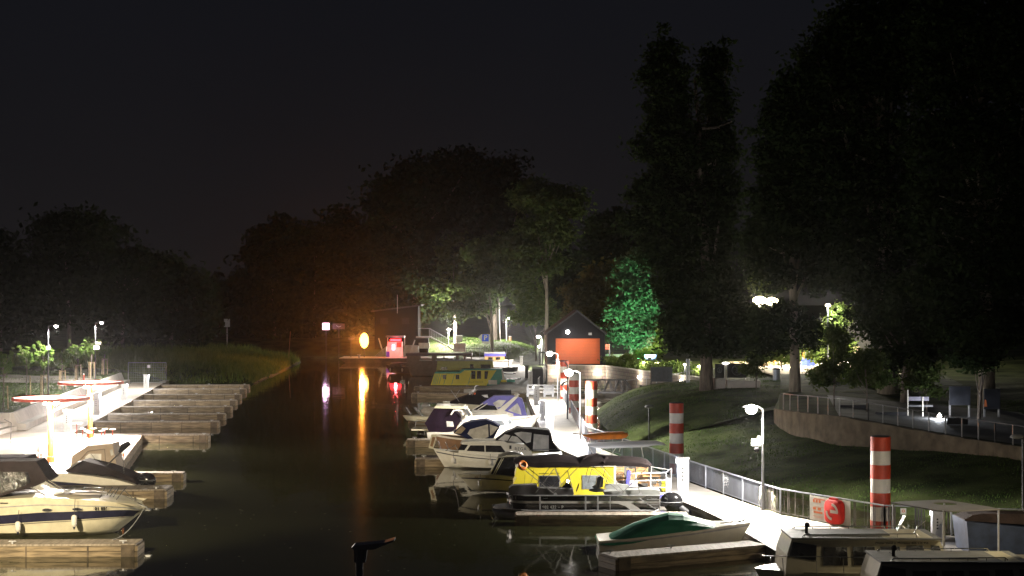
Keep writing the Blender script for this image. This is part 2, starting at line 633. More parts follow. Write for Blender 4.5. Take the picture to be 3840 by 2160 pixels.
# grass blades and reeds where the photograph shows them lit
def blades(name, label, pts, hmin, hmax, wd, m, n_per, seed):
    g = np.random.default_rng(seed)
    P = []
    for (x0, x1, y0, y1, dens) in pts:
        n = int((x1 - x0) * (y1 - y0) * dens)
        X = g.uniform(x0, x1, n); Y = g.uniform(y0, y1, n)
        Z = hgt(X, Y)
        k = Z > 0.02
        P.append(np.stack([X, Y, Z], -1)[k])
    P = np.concatenate(P)
    n = len(P)
    an = g.uniform(0, np.pi, n)
    hh = g.uniform(hmin, hmax, n) * np.clip(.75 + wob(P[:, 0], P[:, 1], .28, .55), .35, 1.35)
    dx = np.stack([np.cos(an) * wd, np.sin(an) * wd, np.zeros(n)], -1)
    tip = np.stack([g.normal(0, .25, n) * hh, g.normal(0, .25, n) * hh, hh], -1)
    Q = np.stack([P - dx, P + dx, P + tip + dx * .15, P + tip - dx * .15], 1)
    o = quads(name, Q, m)
    o['kind'] = 'stuff'
    o['label'] = label
    o['category'] = 'grass'
    return o
M_reed = leafmat('reed_blades', (0.09, 0.14, 0.03), (0.22, 0.27, 0.07), 0.3)
M_turf = leafmat('turf_blades', (0.04, 0.075, 0.018), (0.10, 0.15, 0.04), 0.25)
blades('reeds', 'tall bright green reeds and rushes on the spit of land past the wooden berths', [(-62, -29.5, 183, 212, 26), (-60, -30, 212, 254, 10)], 0.35, 1.25, 0.045, M_reed, 1, 3)
blades('grass', 'mown grass on the slope between the walkway railing and the stone wall', [(6.5, 40, 66, 108, 30), (6.5, 24, 108, 136, 30)], 0.03, 0.11, 0.025, M_turf, 1, 4)
blades('lawn_grass', 'patchy grass of the lawn behind the long white bench', [(-60, -34, 113.5, 182, 14)], 0.05, 0.2, 0.03, M_turf, 1, 5)
blades('bank_grass', 'floodlit grass on the far bank around the parking sign', [(-14, 4, 255, 285, 12)], 0.1, 0.3, 0.05, M_turf, 1, 6)

# ================================================================== PROMENADE AND PIERS
def slab(name, pts, z0, z1, m):
    mb = MB().prism([(x, y, z0) for x, y in pts], (0, 0, z1 - z0))
    return struct(name, mb, m)

def plankmat(name, c, w):
    m = mat(name, c, 0.7, var=0.12, scale=1.2)
    n, l = m.node_tree.nodes, m.node_tree.links
    tc = n.new('ShaderNodeTexCoord')
    wv = n.new('ShaderNodeTexWave'); wv.bands_direction = 'Y'; wv.inputs['Scale'].default_value = w; wv.inputs['Distortion'].default_value = 0.15
    wv.wave_profile = 'SAW'
    l.new(tc.outputs['Object'], wv.inputs['Vector'])
    bp = n.new('ShaderNodeBump'); bp.inputs['Strength'].default_value = 0.35; bp.inputs['Distance'].default_value = 0.02
    l.new(wv.outputs['Color'], bp.inputs['Height'])
    l.new(bp.outputs['Normal'], n['Principled BSDF'].inputs['Normal'])
    return m
M_prom = plankmat('promenade_boards', (0.46, 0.40, 0.33), 1.1)
M_pier = plankmat('walkway_boards', (0.44, 0.40, 0.345), 1.4)
DZ = 0.5

slab('promenade', [(-22, 30), (-24, 55), (-27.4, 87), (-21.5, 87), (-25.4, 110), (-30.3, 110), (-38.7, 177), (-39.6, 185), (-43.4, 185), (-42.2, 176.7),
                   (-34.3, 112.8), (-60, 112.8), (-60, 30)], -0.8, DZ, M_prom)
# timber facing along the promenade edge
mb = MB()
edge = [(-24, 55), (-27.4, 87), (-21.5, 87), (-25.4, 110), (-30.3, 110), (-38.7, 177)]
for (ax, ay), (bx, by) in zip(edge[:-1], edge[1:]):
    for z in (0.42, 0.24, 0.06):
        d = Vector((bx - ax, by - ay, 0)).normalized()
        n_ = Vector((d.y, -d.x, 0)) * 0.03
        mb.bar(Vector((ax, ay, z)) + n_, Vector((bx, by, z)) + n_, 0.06, 0.16)
single('promenade_fascia', mb, M_wood, 'brown timber boards facing the waterside edge of the left promenade', 'timber edging')

def finger(p0, p1, wd, label, group, top=DZ, cleats=True, face=0.62, lights=False):
    """floating finger pier from the walkway p0 to its head p1"""
    a = Vector((p0[0], p0[1], 0)); b = Vector((p1[0], p1[1] + rnd.uniform(-.12, .12), 0)); top = top - .004 + rnd.uniform(-.05, .03)
    d = (b - a).normalized(); n = Vector((-d.y, d.x, 0)) * (wd / 2)
    t = thing('finger_pier', label, 'pier', (a.x, a.y, 0), group)
    q = lambda p, z: (p.x, p.y, z)
    mb = MB().prism([q(a - n * .98, top - .07), q(b - n * .98, top - .07), q(b + n * .98, top - .07), q(a + n * .98, top - .07)], (0, 0, .07))
    part('deck_boards', mb, M_woodtop, t)
    mb = MB()
    nn = Vector((-d.y, d.x, 0)) * (wd / 2)
    L = (b - a).length
    for sg in (-1, 1):
        for k in range(3):
            z = top - .07 - face / 3 * (k + .5)
            mb.bar(a + nn * sg + Vector((0, 0, z)), b + nn * sg + Vector((0, 0, z)), 0.06, face / 3 - .02)
    for k in range(3):
        z = top - .07 - face / 3 * (k + .5)
        mb.bar(b - nn + d * .03 + Vector((0, 0, z)), b + nn + d * .03 + Vector((0, 0, z)), 0.06, face / 3 - .02)
    part('side_boards', mb, M_wood, t)
    e = b - d * .3
    part('head_block', MB().bar(e - nn * 1.09 + Vector((0, 0, top - .37)), e + nn * 1.09 + Vector((0, 0, top - .37)), .5, .66), mat('dark_timber', (.10, .075, .05), .85, var=.4, scale=3, bump=.4), t)
    k = 1.1 + rnd.random()
    while k < L - .8:
        c = a + d * k
        part('batten', MB().bar(c - nn * 1.035 + Vector((0, 0, top - .08)), c - nn * 1.035 + Vector((0, 0, top - .66)), .07, .03), mat('dark_timber', (.10, .075, .05), .85, var=.4, scale=3, bump=.4), t)
        k += 2.3
    for f in (0.55, 0.95):
        mb = MB()
        c = a + (b - a) * f + Vector((0, 0, top)) - nn * .7
        mb.cbox(c + Vector((0, 0, .04)), (.06, .06, .08)); mb.tube([c + Vector((-.14, 0, .09)), c + Vector((.14, 0, .09))], .02, 6)
        part('cleat', mb, M_steel, t)
    return t

Eg = 'floating finger piers along the left promenade'
def promX(Y): return -30.3 - (Y - 110) * 0.1254
ord_ = ['farthest', 'second farthest', 'third farthest', 'fourth farthest', 'fifth farthest', 'sixth farthest', 'seventh farthest']
for i, (py, xr) in enumerate([(1441, 933), (1457.5, 920), (1478, 902), (1498.5, 885), (1524.6, 866), (1550.7, 841), (1578.6, 817)]):
    Y = FPX / ((py - HOR) / (CAMZ - DZ))
    finger((promX(Y), Y), (XX(xr, Y), Y + .3), 0.9, '%s empty wooden finger pier left of the dark canal' % ord_[i], Eg)
Yp = 109.4
finger((-25.4, Yp), (XX(787, 110), Yp + .2), 1.1, 'brightly lit short finger pier leaving the corner of the white terrace', Eg)
finger((-27.3, 85.6), (XX(693, 86), 85.8), 0.8, 'finger pier just behind the boat marked 822', Eg)
finger((-27, 78.3), (XX(636, 78.8), 78.6), 1.9, 'wide finger pier between the boat marked 822 and the big cruiser', Eg)
finger((-24.5, 60.5), (XX(531, 61.2), 60.8), 1.3, 'nearest finger pier at the bottom left corner, in front of the big cruiser', Eg)

# --- right walkway
near_L = lambda Y: 8.3 - 0.2 * (Y - 70)
PR = [(4.71, 160.6), (4.80, 102.2), (8.9, 80.4), (11.0, 70.1), (11.45, 68.2), (14.6, 62.7), (19.5, 61.5), (27, 60)]
PL = [(1.35, 162), (1.9, 126), (2.1, 103), (near_L(80), 80), (near_L(70), 70), (8.9, 66.0), (9.6, 58.5), (13, 50.5), (26, 50)]
slab('walkway', PR[:] + [(30, 50)] + list(reversed(PL)), DZ - .5, DZ, M_pier)
mb = MB()
for (ax, ay), (bx, by) in zip(PL[:-1], PL[1:]):
    d = Vector((bx - ax, by - ay, 0)).normalized(); n_ = Vector((d.y, -d.x, 0)) * -0.03
    for z in (0.40, 0.20):
        mb.bar(Vector((ax, ay, z)) + n_, Vector((bx, by, z)) + n_, 0.06, 0.18)
single('walkway_fascia', mb, M_wood, 'timber edge boards of the right walkway above the water', 'timber edging')
slab('far_walkway', [(-5, 166), (3.6, 166), (2.7, 200), (1.0, 240), (-3, 262), (-8, 262), (-4.5, 240), (-2, 200), (-1.2, 176)], -.2, DZ - .006, M_conc)
slab('far_walkway', [(-1.2, 161.8), (4.9, 161.8), (4.9, 165.99), (-1.2, 165.99)], -.2, DZ - .012, M_conc)

Rg = 'finger piers along the right walkway'
def rfinger(px0, px1, py, wd, label, **k):
    Y = FPX / ((py - HOR) / (CAMZ - DZ))
    return finger((XX(px1, Y), Y), (XX(px0, Y), Y), wd, label, Rg, **k)
rfinger(1555, 1990, 1447, 1.1, 'finger pier in front of the yellow and green houseboat')
rfinger(1545, 1985, 1473, .9, 'finger pier just behind the heron')
rfinger(1535, 2005, 1561, 1.0, 'finger pier hidden between the white motor boats, its head left of them')
rfinger(1527, 2050, 1647, 1.0, 'finger pier behind the boat lettered on its cabin side')
rfinger(1560, 2120, 1716, .9, 'finger pier in front of the long white sailing boat hull')
Y = FPX / ((1925 - HOR) / (CAMZ - DZ))
finger((7.55, 68.9), (XX(1935, Y), 68.9), 1.1, 'long finger pier right in front of the black pontoon boat', Rg)
finger((9.3, 60.5), (XX(2275, 58.5), 57.6), 1.2, 'broad finger pier at the bottom, between green tarpaulin boat and cream cruisers', Rg)

# --- service pedestals
def pedestal(base, h, w, label, group, lit=None, dark=False):
    x, y, z = base
    t = thing('service_pedestal', label, 'power pedestal', base, group)
    part('column', MB().cbox((x, y, z + h / 2), (w, w * .6, h)), M_dsteel if dark else M_steel, t)
    part('cap', MB().prism([(x - w * .6, y - w * .38, z + h), (x + w * .6, y - w * .38, z + h), (x + w * .6, y + w * .38, z + h), (x - w * .6, y + w * .38, z + h)], (0, 0, .07)), M_dsteel if dark else M_steel, t)
    mb = MB()
    for k in range(4):
        mb.cbox((x - w * .05, y - w * .31, z + h * (.45 + .1 * k)), (w * .14, .02, w * .14))
    part('sockets', mb, M_rubber, t)
    if lit:
        sx = lit[0]
        part('light_lens', MB().cbox((x + sx * w * .56, y, z + h * .93), (w * .12, w * .4, h * .1)), M_bulbs, t)
        light('POINT', (x + sx * (w * .56 + .3), y - .1, z + h * .9), lit[1], (0.82, 0.86, 1.0), .1, parent=t)
    return t
Pg = 'service pedestals on the left promenade'
for (px, py, top, lb) in [(548, 1460, 1407, 'pedestal at the far end of the left promenade near the mesh fence'),
                          (466, 1504, 1443, 'second farthest pedestal on the left promenade'),
                          (363, 1556, 1477, 'pedestal with dark sockets just right of the rear round canopy post'),
                          (253, 1620, 1540, 'nearest wide pedestal beside the white terrace')]:
    p = G(px, py, DZ); s = S(p.y)
    pedestal(p, (py - top) / s, .48, lb, Pg, (1, 130))
Pr = 'service pedestals on the right walkway'
for (px, py, w, h, lit, lb, dk) in [(2561, 1862, .5, 1.76, (-1, 150), 'tall nearest pedestal by the dark railing, right of the yellow boat', 0),
                               (2219, 1776, .42, 1.45, (-1, 60), 'pedestal half hidden behind the white boat awning', 0),
                               (2062, 1640, .5, 1.45, (-1, 90), 'pedestal on the walkway behind the black cruiser enclosure', 0),
                               (2034, 1577, .45, 1.47, (-1, 90), 'pedestal on the walkway level with the white boat bow', 0),
                               (2012, 1520, .5, 1.7, (-1, 60), 'pedestal standing before the slatted gate', 0),
                               (1991, 1449, .48, 1.5, None, 'pedestal beyond the slatted gate', 0),
                               (1975, 1417, .4, 1.43, None, 'dark pedestal farther along the lit path', 1),
                               (1955, 1374, .4, 1.35, None, 'farthest small pedestal near the grass bank', 0)]:
    pedestal(G(px, py, DZ), h, w, lb, Pr, lit, dk)

# --- lamps
def lamp(base, h, dx, label, group, power, extra=None, dy=-.25, r=.05, lampcol=(1, .94, .85), bulb=None, tgt=None, lens=.30, m=None, omni=0, blend=.15):
    x, y, z = base
    t = thing('street_lamp', label, 'street lamp', base, group)
    part('pole', MB().tube([(x, y, z), (x, y, z + h * .45), (x, y, z + h - .1)], [r * 1.3, r, r * .8], 10), m or M_steel, t, True)
    hx = x + dx
    part('arm', MB().tube([(x, y, z + h - .12), (x + dx * .3, y + dy * .3, z + h - .02), (hx - dx * .3, y + dy * .7, z + h)], [.045, .04, .035], 8), m or M_steel, t, True)
    hd = part('lamp_head', MB().ball((hx, y + dy, z + h + .02), .3, 12, 6, 1.25, .6, .22), m or M_steel, t, True)
    if power:
        part('lens', MB().ball((hx, y + dy - .05, z + h - .08), lens * .82, 14, 10, .95, .8, .8), bulb or M_bulb, t, True)
        light('SPOT', (hx, y + dy, z + h - .14 - lens * .6), power, lampcol, .1, tgt or (hx + dx * .6, y + dy - .5, z), 165, blend, t)
    if omni:
        light('POINT', (hx, y + dy - .4, z + h + .3), omni, lampcol, .15, parent=t)
    if extra:
        extra(t, x, y, z, h, dx)
    return t
def floodlight(t, x, y, z, h, dx):
    sg = 1 if dx > 0 else -1
    mb = MB().cbox((x + .12 * sg, y, z + h * .68), (.22, .2, .3))
    part('equipment_box', mb, M_whitep, t)
    part('floodlight', MB().cbox((x + sg * .32, y - .1, z + h * .66), (.36, .12, .26)), M_bulb, t)
    part('camera_dome', MB().ball((x + sg * .3, y - .1, z + h * .66 - .3), .13, 10, 6), M_black, t, True)
    light('SPOT', (x + sg * .32, y - .35, z + h * .66), 500, (1, .93, .82), .1, (x + sg * 4, y - 5, z), 130, .5, t)
Lg = 'white lamps along the right walkway'
lamp(G(2861, 1914, DZ), 4.5, -.55, 'nearest white lamp on the walkway, with a second floodlight below its head', Lg, 2600, floodlight, lens=.32, omni=260)
lamp(G(2176, 1649, DZ), 4.5, -.75, 'glaring lamp between the two big striped piles, over the narrow walkway', Lg, 3000, lens=.34, omni=700)
lamp(G(2092, 1513, DZ), 4.5, -.75, 'lamp in front of the orange door of the gabled house', Lg, 2400,
     lambda t, x, y, z, h, dx: part('equipment_box', MB().cbox((x, y - .08, z + h * .78), (.24, .2, .8)), M_whitep, t), lens=.32, omni=250)
lamp(G(2031, 1374, DZ), 4.2, -.45, 'lamp by the left corner of the gabled house', Lg, 2600, floodlight, lens=.26, omni=1500)
lamp(G(1682, 1330, DZ), 4.3, .1, 'lamp beside the outdoor stair on the far quay', 'lamps on the far quay', 2000, None, omni=4500, lens=.28)
p = hit(1899, 1279, 200)
t = lamp(p, 4.0, .45, 'crooked lamp on the crest of the floodlit grass bank', 'lamps on the far quay', 4200, None, omni=5500, lens=.26, tgt=(p.x - 1, p.y - 6, p.z - 3))
# unlit lamp with a curved hook
p = G(2128, 1571, DZ)
t = thing('street_lamp', 'unlit dark lamp post with a hooked arm in front of the striped piles', 'street lamp', p, Lg)
part('pole', MB().tube([p, p + Vector((0, 0, 4.2))], [.07, .05], 10), M_dsteel, t, True)
part('arm', MB().tube([p + Vector((0, 0, 4.15)), p + Vector((-.25, 0, 4.45)), p + Vector((-.8, 0, 4.5))], .04, 8), M_dsteel, t, True)
part('lamp_head', MB().ball(p + Vector((-.85, 0, 4.5)), .25, 10, 6, 1.4, .6, .25), M_dsteel, t, True)
part('camera_dome', MB().tube([p + Vector((0, 0, 2.9)), p + Vector((-.3, 0, 2.8)), p + Vector((-.45, 0, 2.55))], [.04, .07, .12], 10), M_black, t, True)
# dim off lamp in the grass and the one at the right edge
for (px, py, top, lb) in [(2434, 1690, 1525, 'small unlit round-headed lamp at the foot of the grass slope'), (3836, 1985, 1637, 'unlit lamp post cut by the right edge of the photo')]:
    p = G(px, py, .3); s = S(p.y)
    t = thing('street_lamp', lb, 'street lamp', p)
    h = (py - top) / s
    part('pole', MB().tube([p, p + Vector((0, 0, h))], .045, 8), M_dsteel, t, True)
    part('lamp_head', MB().ball(p + Vector((-.25 if px > 3000 else 0, 0, h)), .22, 12, 6, 1.3, .8, .5), M_steel, t, True)
# promenade lamps at the left
def left_extra(t, x, y, z, h, dx):
    part('equipment_box', MB().cbox((x, y - .1, z + h * .68), (.28, .16, .34)), M_whitep, t)
def left_extra2(t, x, y, z, h, dx):
    part('floodlight', MB().cbox((x + .3, y - .1, z + h * .64), (.5, .2, .25)), M_whitep, t)
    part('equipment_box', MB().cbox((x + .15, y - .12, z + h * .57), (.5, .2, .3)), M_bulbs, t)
Ll = 'tall lamps behind the left promenade'
lamp(hit(181, 1484, 100), 6.0, .75, 'left one of the two tall lamps among the young trees', Ll, 2600, left_extra, m=M_dsteel, lens=.2, r=.06)
lamp(hit(357, 1431, 100), 6.0, .7, 'right one of the two tall lamps, with two boxes on its pole', Ll, 2800, left_extra2, m=M_dsteel, lens=.2, r=.06)

# --- striped mooring piles
def pile(px, Y, top, label, first='r'):
    x = XX(px, Y); zt = ZZ(top, Y)
    t = thing('mooring_pile', label, 'mooring pile', (x, Y, 0), 'red and white striped piles beside the walkway')
    rr = .395
    part('tube', MB().lathe([(rr * .985, 0), (rr * .985, zt + 1 - .02)], (x, Y, -1.0), 28), M_whitep, t, True)
    z = zt; k = 0 if first == 'r' else 1
    while z > 0:
        if k % 2 == 0:
            part('red_band', MB().lathe([(rr, 0), (rr, .555 if z < zt else .55)], (x, Y, z - .555), 28), M_red, t, True)
        z -= .555; k += 1
    part('lid', MB().lathe([(rr * .98, 0), (rr * .9, .03)], (x, Y, zt + .001), 28), M_dsteel, t)
    return t
pile(3302, 63.7, 1637, 'nearest striped pile, right of the info board with the red lifebuoy box')
pile(2537, 88.5, 1511, 'striped pile on the dark grass behind the slatted railing')
pile(2218, 105.6, 1429, 'brightly lit striped pile right beside the glaring lamp')
pile(2152, 130, 1400, 'shaded striped pile behind the lamp pole', 'w')
pile(2117, 149, 1352, 'farthest striped pile, in front of the orange door')

# --- walkway railing
def railing(pts, z, h, label, spacing, m_slat, wd=.05, name='railing', zs=None, skip=None, rail=.05, solid=None):
    t = thing(name, label, 'railing', (pts[0][0], pts[0][1], z))
    hr = MB(); 
    zz = zs or [z] * len(pts)
    P = [Vector((p[0], p[1], q)) for p, q in zip(pts, zz)]
    for a, b in zip(P[:-1], P[1:]):
        hr.bar(a + Vector((0, 0, h)), b + Vector((0, 0, h)), .07, rail)
    part('handrail', hr, M_rail, t)
    for a, b in zip(P[:-1], P[1:]):
        L = (b - a).length
        n = max(1, int(L / 2.2))
        for i in range(n + 1 if b is P[-1] else n):
            c = a + (b - a) * (i / n)
            part('post', MB().bar(c, c + Vector((0, 0, h - .03)), .06, .06), M_rail, t)
        k = int(L / spacing)
        sl = MB(); d = (b - a).normalized(); nn = Vector((-d.y, d.x, 0))
        sl.bar(a + Vector((0, 0, .1)), b + Vector((0, 0, .1)), .03, .03)
        for i in range(k):
            if skip and rnd.random() < skip: continue
            c = a + (b - a) * ((i + .5) / k)
            w_ = wd * (rnd.uniform(.6, 1.8) if skip else 1)
            sl.prism([c + Vector((0, 0, .1)) - d * w_ / 2, c + Vector((0, 0, .1)) + d * w_ / 2, c + Vector((0, 0, h - .04)) + d * w_ / 2, c + Vector((0, 0, h - .04)) - d * w_ / 2], nn * .012)
        part('slats', sl, m_slat, t)
    return t
M_slat = mat('railing_slats', (0.13, 0.135, 0.155), 0.45, 0.2, var=0.25, scale=0.8)
M_slatd = mat('dark_slats', (0.07, 0.06, 0.055), 0.5, 0.2, var=0.5, scale=1.5)
railing(PR[:4], DZ, 1.1, 'long slatted metal railing along the right side of the walkway', .15, M_slat, .055)
railing(PR[3:6], DZ, 1.1, 'angled railing with the info board, by the nearest lamp', .10, M_slatd, .03, skip=.45)
railing(PR[5:], DZ, 1.1, 'railing right of the nearest striped pile', .11, M_slatd, .04, skip=.3)
# slatted gate across the walkway
t = thing('gate', 'grey slatted gate across the walkway before the stone wall', 'gate', (1.6, 152.5, DZ))
for x in (1.5, 2.3, 3.1, 3.9, 4.7):
    part('post', MB().cbox((x, 152.5, DZ + .6), (.2, .12, 1.2)), M_rail, t)
part('rails', MB().box(1.45, 4.75, 152.47, 152.53, .9, 1.0).box(1.45, 4.75, 152.47, 152.53, 1.25, 1.35).box(1.45, 4.75, 152.47, 152.53, 1.55, 1.65), M_steel, t)
part('panel', MB().box(3.2, 3.8, 152.55, 152.57, .7, 1.6).box(1.6, 2.2, 152.55, 152.57, .7, 1.2), M_rail, t)

# --- info board and lifebuoy box on the angled railing
a, b = Vector((12.42, 66.42, 0)), Vector((13.65, 64.28, 0))
d = (b - a).normalized(); nn = Vector((d.y, -d.x, 0))
nn = nn if nn.y < 0 else -nn
def onboard(u, z, off=0.0):
    return a + d * u + nn * (.06 + off) + Vector((0, 0, z))
L = (b - a).length
t = thing('info_board', 'white notice panel with orange lines on the railing, behind the red lifebuoy box', 'notice board', (a.x, a.y, .52))
part('panel', MB().prism([onboard(0, .56), onboard(L, .56), onboard(L, 1.56), onboard(0, 1.56)], nn * .02), M_whitep, t)
M_or = mat('orange_print', (0.65, 0.18, 0.06), 0.6)
mb = MB()
for z, u0, u1, hh in [(1.43, .25, .95, .04), (1.3, .2, .32, .12), (1.3, .38, .5, .12), (1.3, .56, .68, .12), (1.12, .25, .9, .012), (1.0, .2, .4, .1), (1.0, .5, .7, .1), (.86, .25, .8, .08), (.74, .2, .85, .012), (.69, .3, .8, .012)]:
    mb.prism([onboard(u0, z, .021), onboard(u1, z, .021), onboard(u1, z + hh, .021), onboard(u0, z + hh, .021)], nn * .002)
part('print', mb, M_or, t)
t = thing('lifebuoy_box', 'red plastic lifebuoy box with a white ring mark, on the railing', 'lifebuoy box', (a.x, a.y, .6))
cu, cz = 1.62, 1.06
out = []
for k in range(32):
    an = 2 * math.pi * k / 32
    c_, s_ = math.cos(an), math.sin(an)
    rr = .5 / (abs(c_) ** 4 + abs(s_) ** 4) ** .25
    out.append((c_ * rr * 1.05, s_ * rr))
cx = lambda q, off: [onboard(cu + x * q, cz + z * q, off) for x, z in out]
part('case', MB().loft([cx(1, .02), cx(1.02, .1), cx(.97, .2), cx(.86, .24)], True, True), mat('red_plastic', (0.40, 0.018, 0.012), .7, spec=.15), t, True)
part('handle', MB().prism([onboard(cu - .25, cz + .48, .1), onboard(cu + .25, cz + .48, .1), onboard(cu + .22, cz + .56, .1), onboard(cu - .22, cz + .56, .1)], nn * .1), mat('red_plastic', (0.5, 0.04, 0.02)), t)
def arc(r0, r1, a0, a1):
    mb_ = MB(); n = 14
    for i in range(n):
        p, q = R(a0 + (a1 - a0) * i / n), R(a0 + (a1 - a0) * (i + 1) / n)
        P = lambda rr, an: onboard(cu + rr * math.cos(an) * 1.1, cz + rr * math.sin(an), .243)
        mb_.prism([P(r0, p), P(r1, p), P(r1, q), P(r0, q)], nn * .006)
    return mb_
mk = arc(.24, .34, 0, 92)
m2 = arc(.24, .34, 178, 268)
mk.add(m2.v, m2.f)
P = lambda u, z: onboard(cu + u, cz + z, .243)
mk.prism([P(-.1, -.05), P(.36, -.05), P(.36, .08), P(-.1, .08)], nn * .006)
part('white_mark', mk, M_whitep, t)
# small notice and dark sign on the rail right of the pile
t = thing('rail_notice', 'small white square notice on the railing right of the striped pile', 'notice', (15.2, 62.4, 1.2))
part('plate', MB().cbox((15.25, 62.35, 1.42), (.22, .02, .23)), M_whitep, t)
part('symbol', MB().ring((15.25, 1.43), .03, .06, 62.335, 62.338), M_or, t)
t = thing('berth_sign', 'dark blue sign with white lettering behind the lit nearest pump', 'sign', (16.3, 62.2, 1.4))
part('plate', MB().cbox((16.5, 62.0, 1.42), (.62, .02, .26)), M_navy, t)
text('lettering', 'MUJ PRISTAV', .085, M_whitep, t, (16.5, 61.985, 1.40))
p = Vector((16.1, 60.6, DZ))
pedestal(p, 1.15, .42, 'small pedestal with a bright cap light at the right, behind the cabin boat mast', Pr, (-1, 8))

# ================================================================== TREES
def crown_quads(blobs, n, leaf, seed, clump=1.0, shell=0.55, droop=0.0):
    """leaf quads gathered in clumps through a set of ellipsoids (centre, radii)"""
    g = np.random.default_rng(seed)
    vol = np.array([max(.05, (b[3] * b[4] * b[5])) ** .75 for b in blobs]); vol /= vol.sum()
    cs = []
    per = 38
    nc = max(6, int(n / per))
    which = g.choice(len(blobs), nc, p=vol)
    for k in which:
        b = blobs[k]
        v = g.normal(size=3); v /= np.linalg.norm(v)
        r = (shell + (1 - shell) * g.random()) if g.random() < .72 else g.random() * .8
        r *= g.uniform(.82, 1.12)
        c = np.array(b[:3]) + v * np.array(b[3:6]) * r
        cs.append((c, clump * g.uniform(.5, 1.35)))
    C = np.repeat(np.array([c for c, _ in cs]), per, 0)
    Rr = np.repeat(np.array([r for _, r in cs]), per)[:, None]
    P = C + g.normal(size=C.shape) * Rr * np.array([.55, .55, .32])
    m = len(P)
    P[:, 2] -= droop * g.random(m)
    nrm = g.normal(size=(m, 3)); nrm[:, 2] = np.abs(nrm[:, 2]) + .3
    nrm /= np.linalg.norm(nrm, axis=1)[:, None]
    t = np.cross(nrm, g.normal(size=(m, 3))); t /= np.linalg.norm(t, axis=1)[:, None]
    u = np.cross(nrm, t)
    sz = leaf * g.uniform(.6, 1.4, m)[:, None]
    return np.stack([P - t * sz, P - u * sz * .55, P + t * sz, P + u * sz * .55], 1)

M_bark = mat('bark', (0.13, 0.105, 0.085), 0.95, var=0.4, scale=5, stretch=(1, 1, .25), bump=0.8, bscale=12)
M_barkp = mat('pale_bark', (0.26, 0.22, 0.17), 0.95, var=0.35, scale=4, stretch=(1, 1, .25), bump=0.8, bscale=12)
LF_dark = leafmat('unlit_foliage', (0.014, 0.024, 0.009), (0.034, 0.050, 0.018))  # darkness of the unlit crowns is put into this leaf colour
LF_mid = leafmat('half_lit_foliage', (0.045, 0.075, 0.02), (0.11, 0.14, 0.045), .45)  # paler leaf colour carries part of the lamplight
LF_lite = leafmat('lit_foliage', (0.07, 0.12, 0.025), (0.17, 0.22, 0.06), .45)  # palest leaf colour, lamplight put in for foliage close to lamps

def tree(label, base, Y, blobs, n, leaf, lm, seed, rad=.35, lean=0, group=None, bark=None, clump=1.0, top=.75, limbs=7, zb=None, droop=0.0, name='tree', cat='tree', depth=1.0):
    """base (px,py) foot of the trunk; blobs (px, py, rx, ry) in pixels at distance Y"""
    g = random.Random(seed)
    s = S(Y)
    bx = XX(base[0], Y); bz = Hz(bx, Y) if zb is None else zb
    B = [(XX(b[0], Y), Y + (b[4] if len(b) > 4 else g.uniform(-1, 1)), ZZ(b[1], Y), b[2] / s, b[2] / s * depth, b[3] / s) for b in blobs]
    t = thing(name, label, cat, (bx, Y, bz), group)
    zt = max(b[2] + b[5] * .5 for b in B)
    zt = bz + (zt - bz) * top
    cx = sum(b[0] for b in B) / len(B)
    pts = []; rs = []
    for i in range(8):
        f = i / 7
        pts.append(Vector((bx + (cx - bx) * f * f * .6 + lean * f + g.uniform(-.12, .12) * f * 3 * rad, Y, bz - .3 + (zt - bz + .3) * f)))
        rs.append(rad * (1.15 if i == 0 else 1) * (1 - .8 * f))
    mb = MB().tube(pts, rs, 9)
    for i in range(limbs):
        b = B[g.randrange(len(B))]
        f = g.uniform(.3, .85)
        a = pts[0] + (pts[-1] - pts[0]) * f; a.x = pts[int(f * 7)].x
        e = Vector((b[0] + g.uniform(-.5, .5) * b[3], b[1] + g.uniform(-.5, .5) * b[4], b[2] + g.uniform(-.2, .6) * b[5]))
        if e.z < a.z: e.z = a.z + .4
        mid = (a + e) / 2 + Vector((0, 0, -.08 * (e - a).length))
        mb.tube([a, mid, e], [rad * .38 * (1 - f * .5), rad * .22, rad * .06], 6)
    part('trunk', mb, bark or M_bark, t, True)
    P = crown_quads(B, n, leaf, seed, clump, droop=droop)
    quads('crown', P, lm, t, (bx, Y, bz))
    return t

# ---- tree line on the left, beyond the lawn
BG = 'dark trees along the horizon'
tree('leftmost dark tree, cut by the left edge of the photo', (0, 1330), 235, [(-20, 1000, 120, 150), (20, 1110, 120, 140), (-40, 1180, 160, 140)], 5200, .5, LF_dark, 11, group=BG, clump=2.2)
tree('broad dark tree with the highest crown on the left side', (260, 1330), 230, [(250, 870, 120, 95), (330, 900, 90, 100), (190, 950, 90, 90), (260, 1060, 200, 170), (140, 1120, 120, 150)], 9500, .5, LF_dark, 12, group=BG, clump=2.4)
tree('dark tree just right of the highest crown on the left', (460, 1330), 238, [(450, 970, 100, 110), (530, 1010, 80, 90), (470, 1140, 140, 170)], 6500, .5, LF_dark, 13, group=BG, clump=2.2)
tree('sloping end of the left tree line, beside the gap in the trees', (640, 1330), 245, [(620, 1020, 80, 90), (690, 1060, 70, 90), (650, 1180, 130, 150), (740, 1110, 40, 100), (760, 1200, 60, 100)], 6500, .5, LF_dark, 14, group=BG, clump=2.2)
tree('low distant trees filling the gap where the sky reaches lowest', (820, 1330), 300, [(800, 1120, 60, 70), (860, 1110, 60, 80), (830, 1200, 120, 100)], 3500, .6, LF_dark, 15, group=BG, clump=2.4, zb=.8)
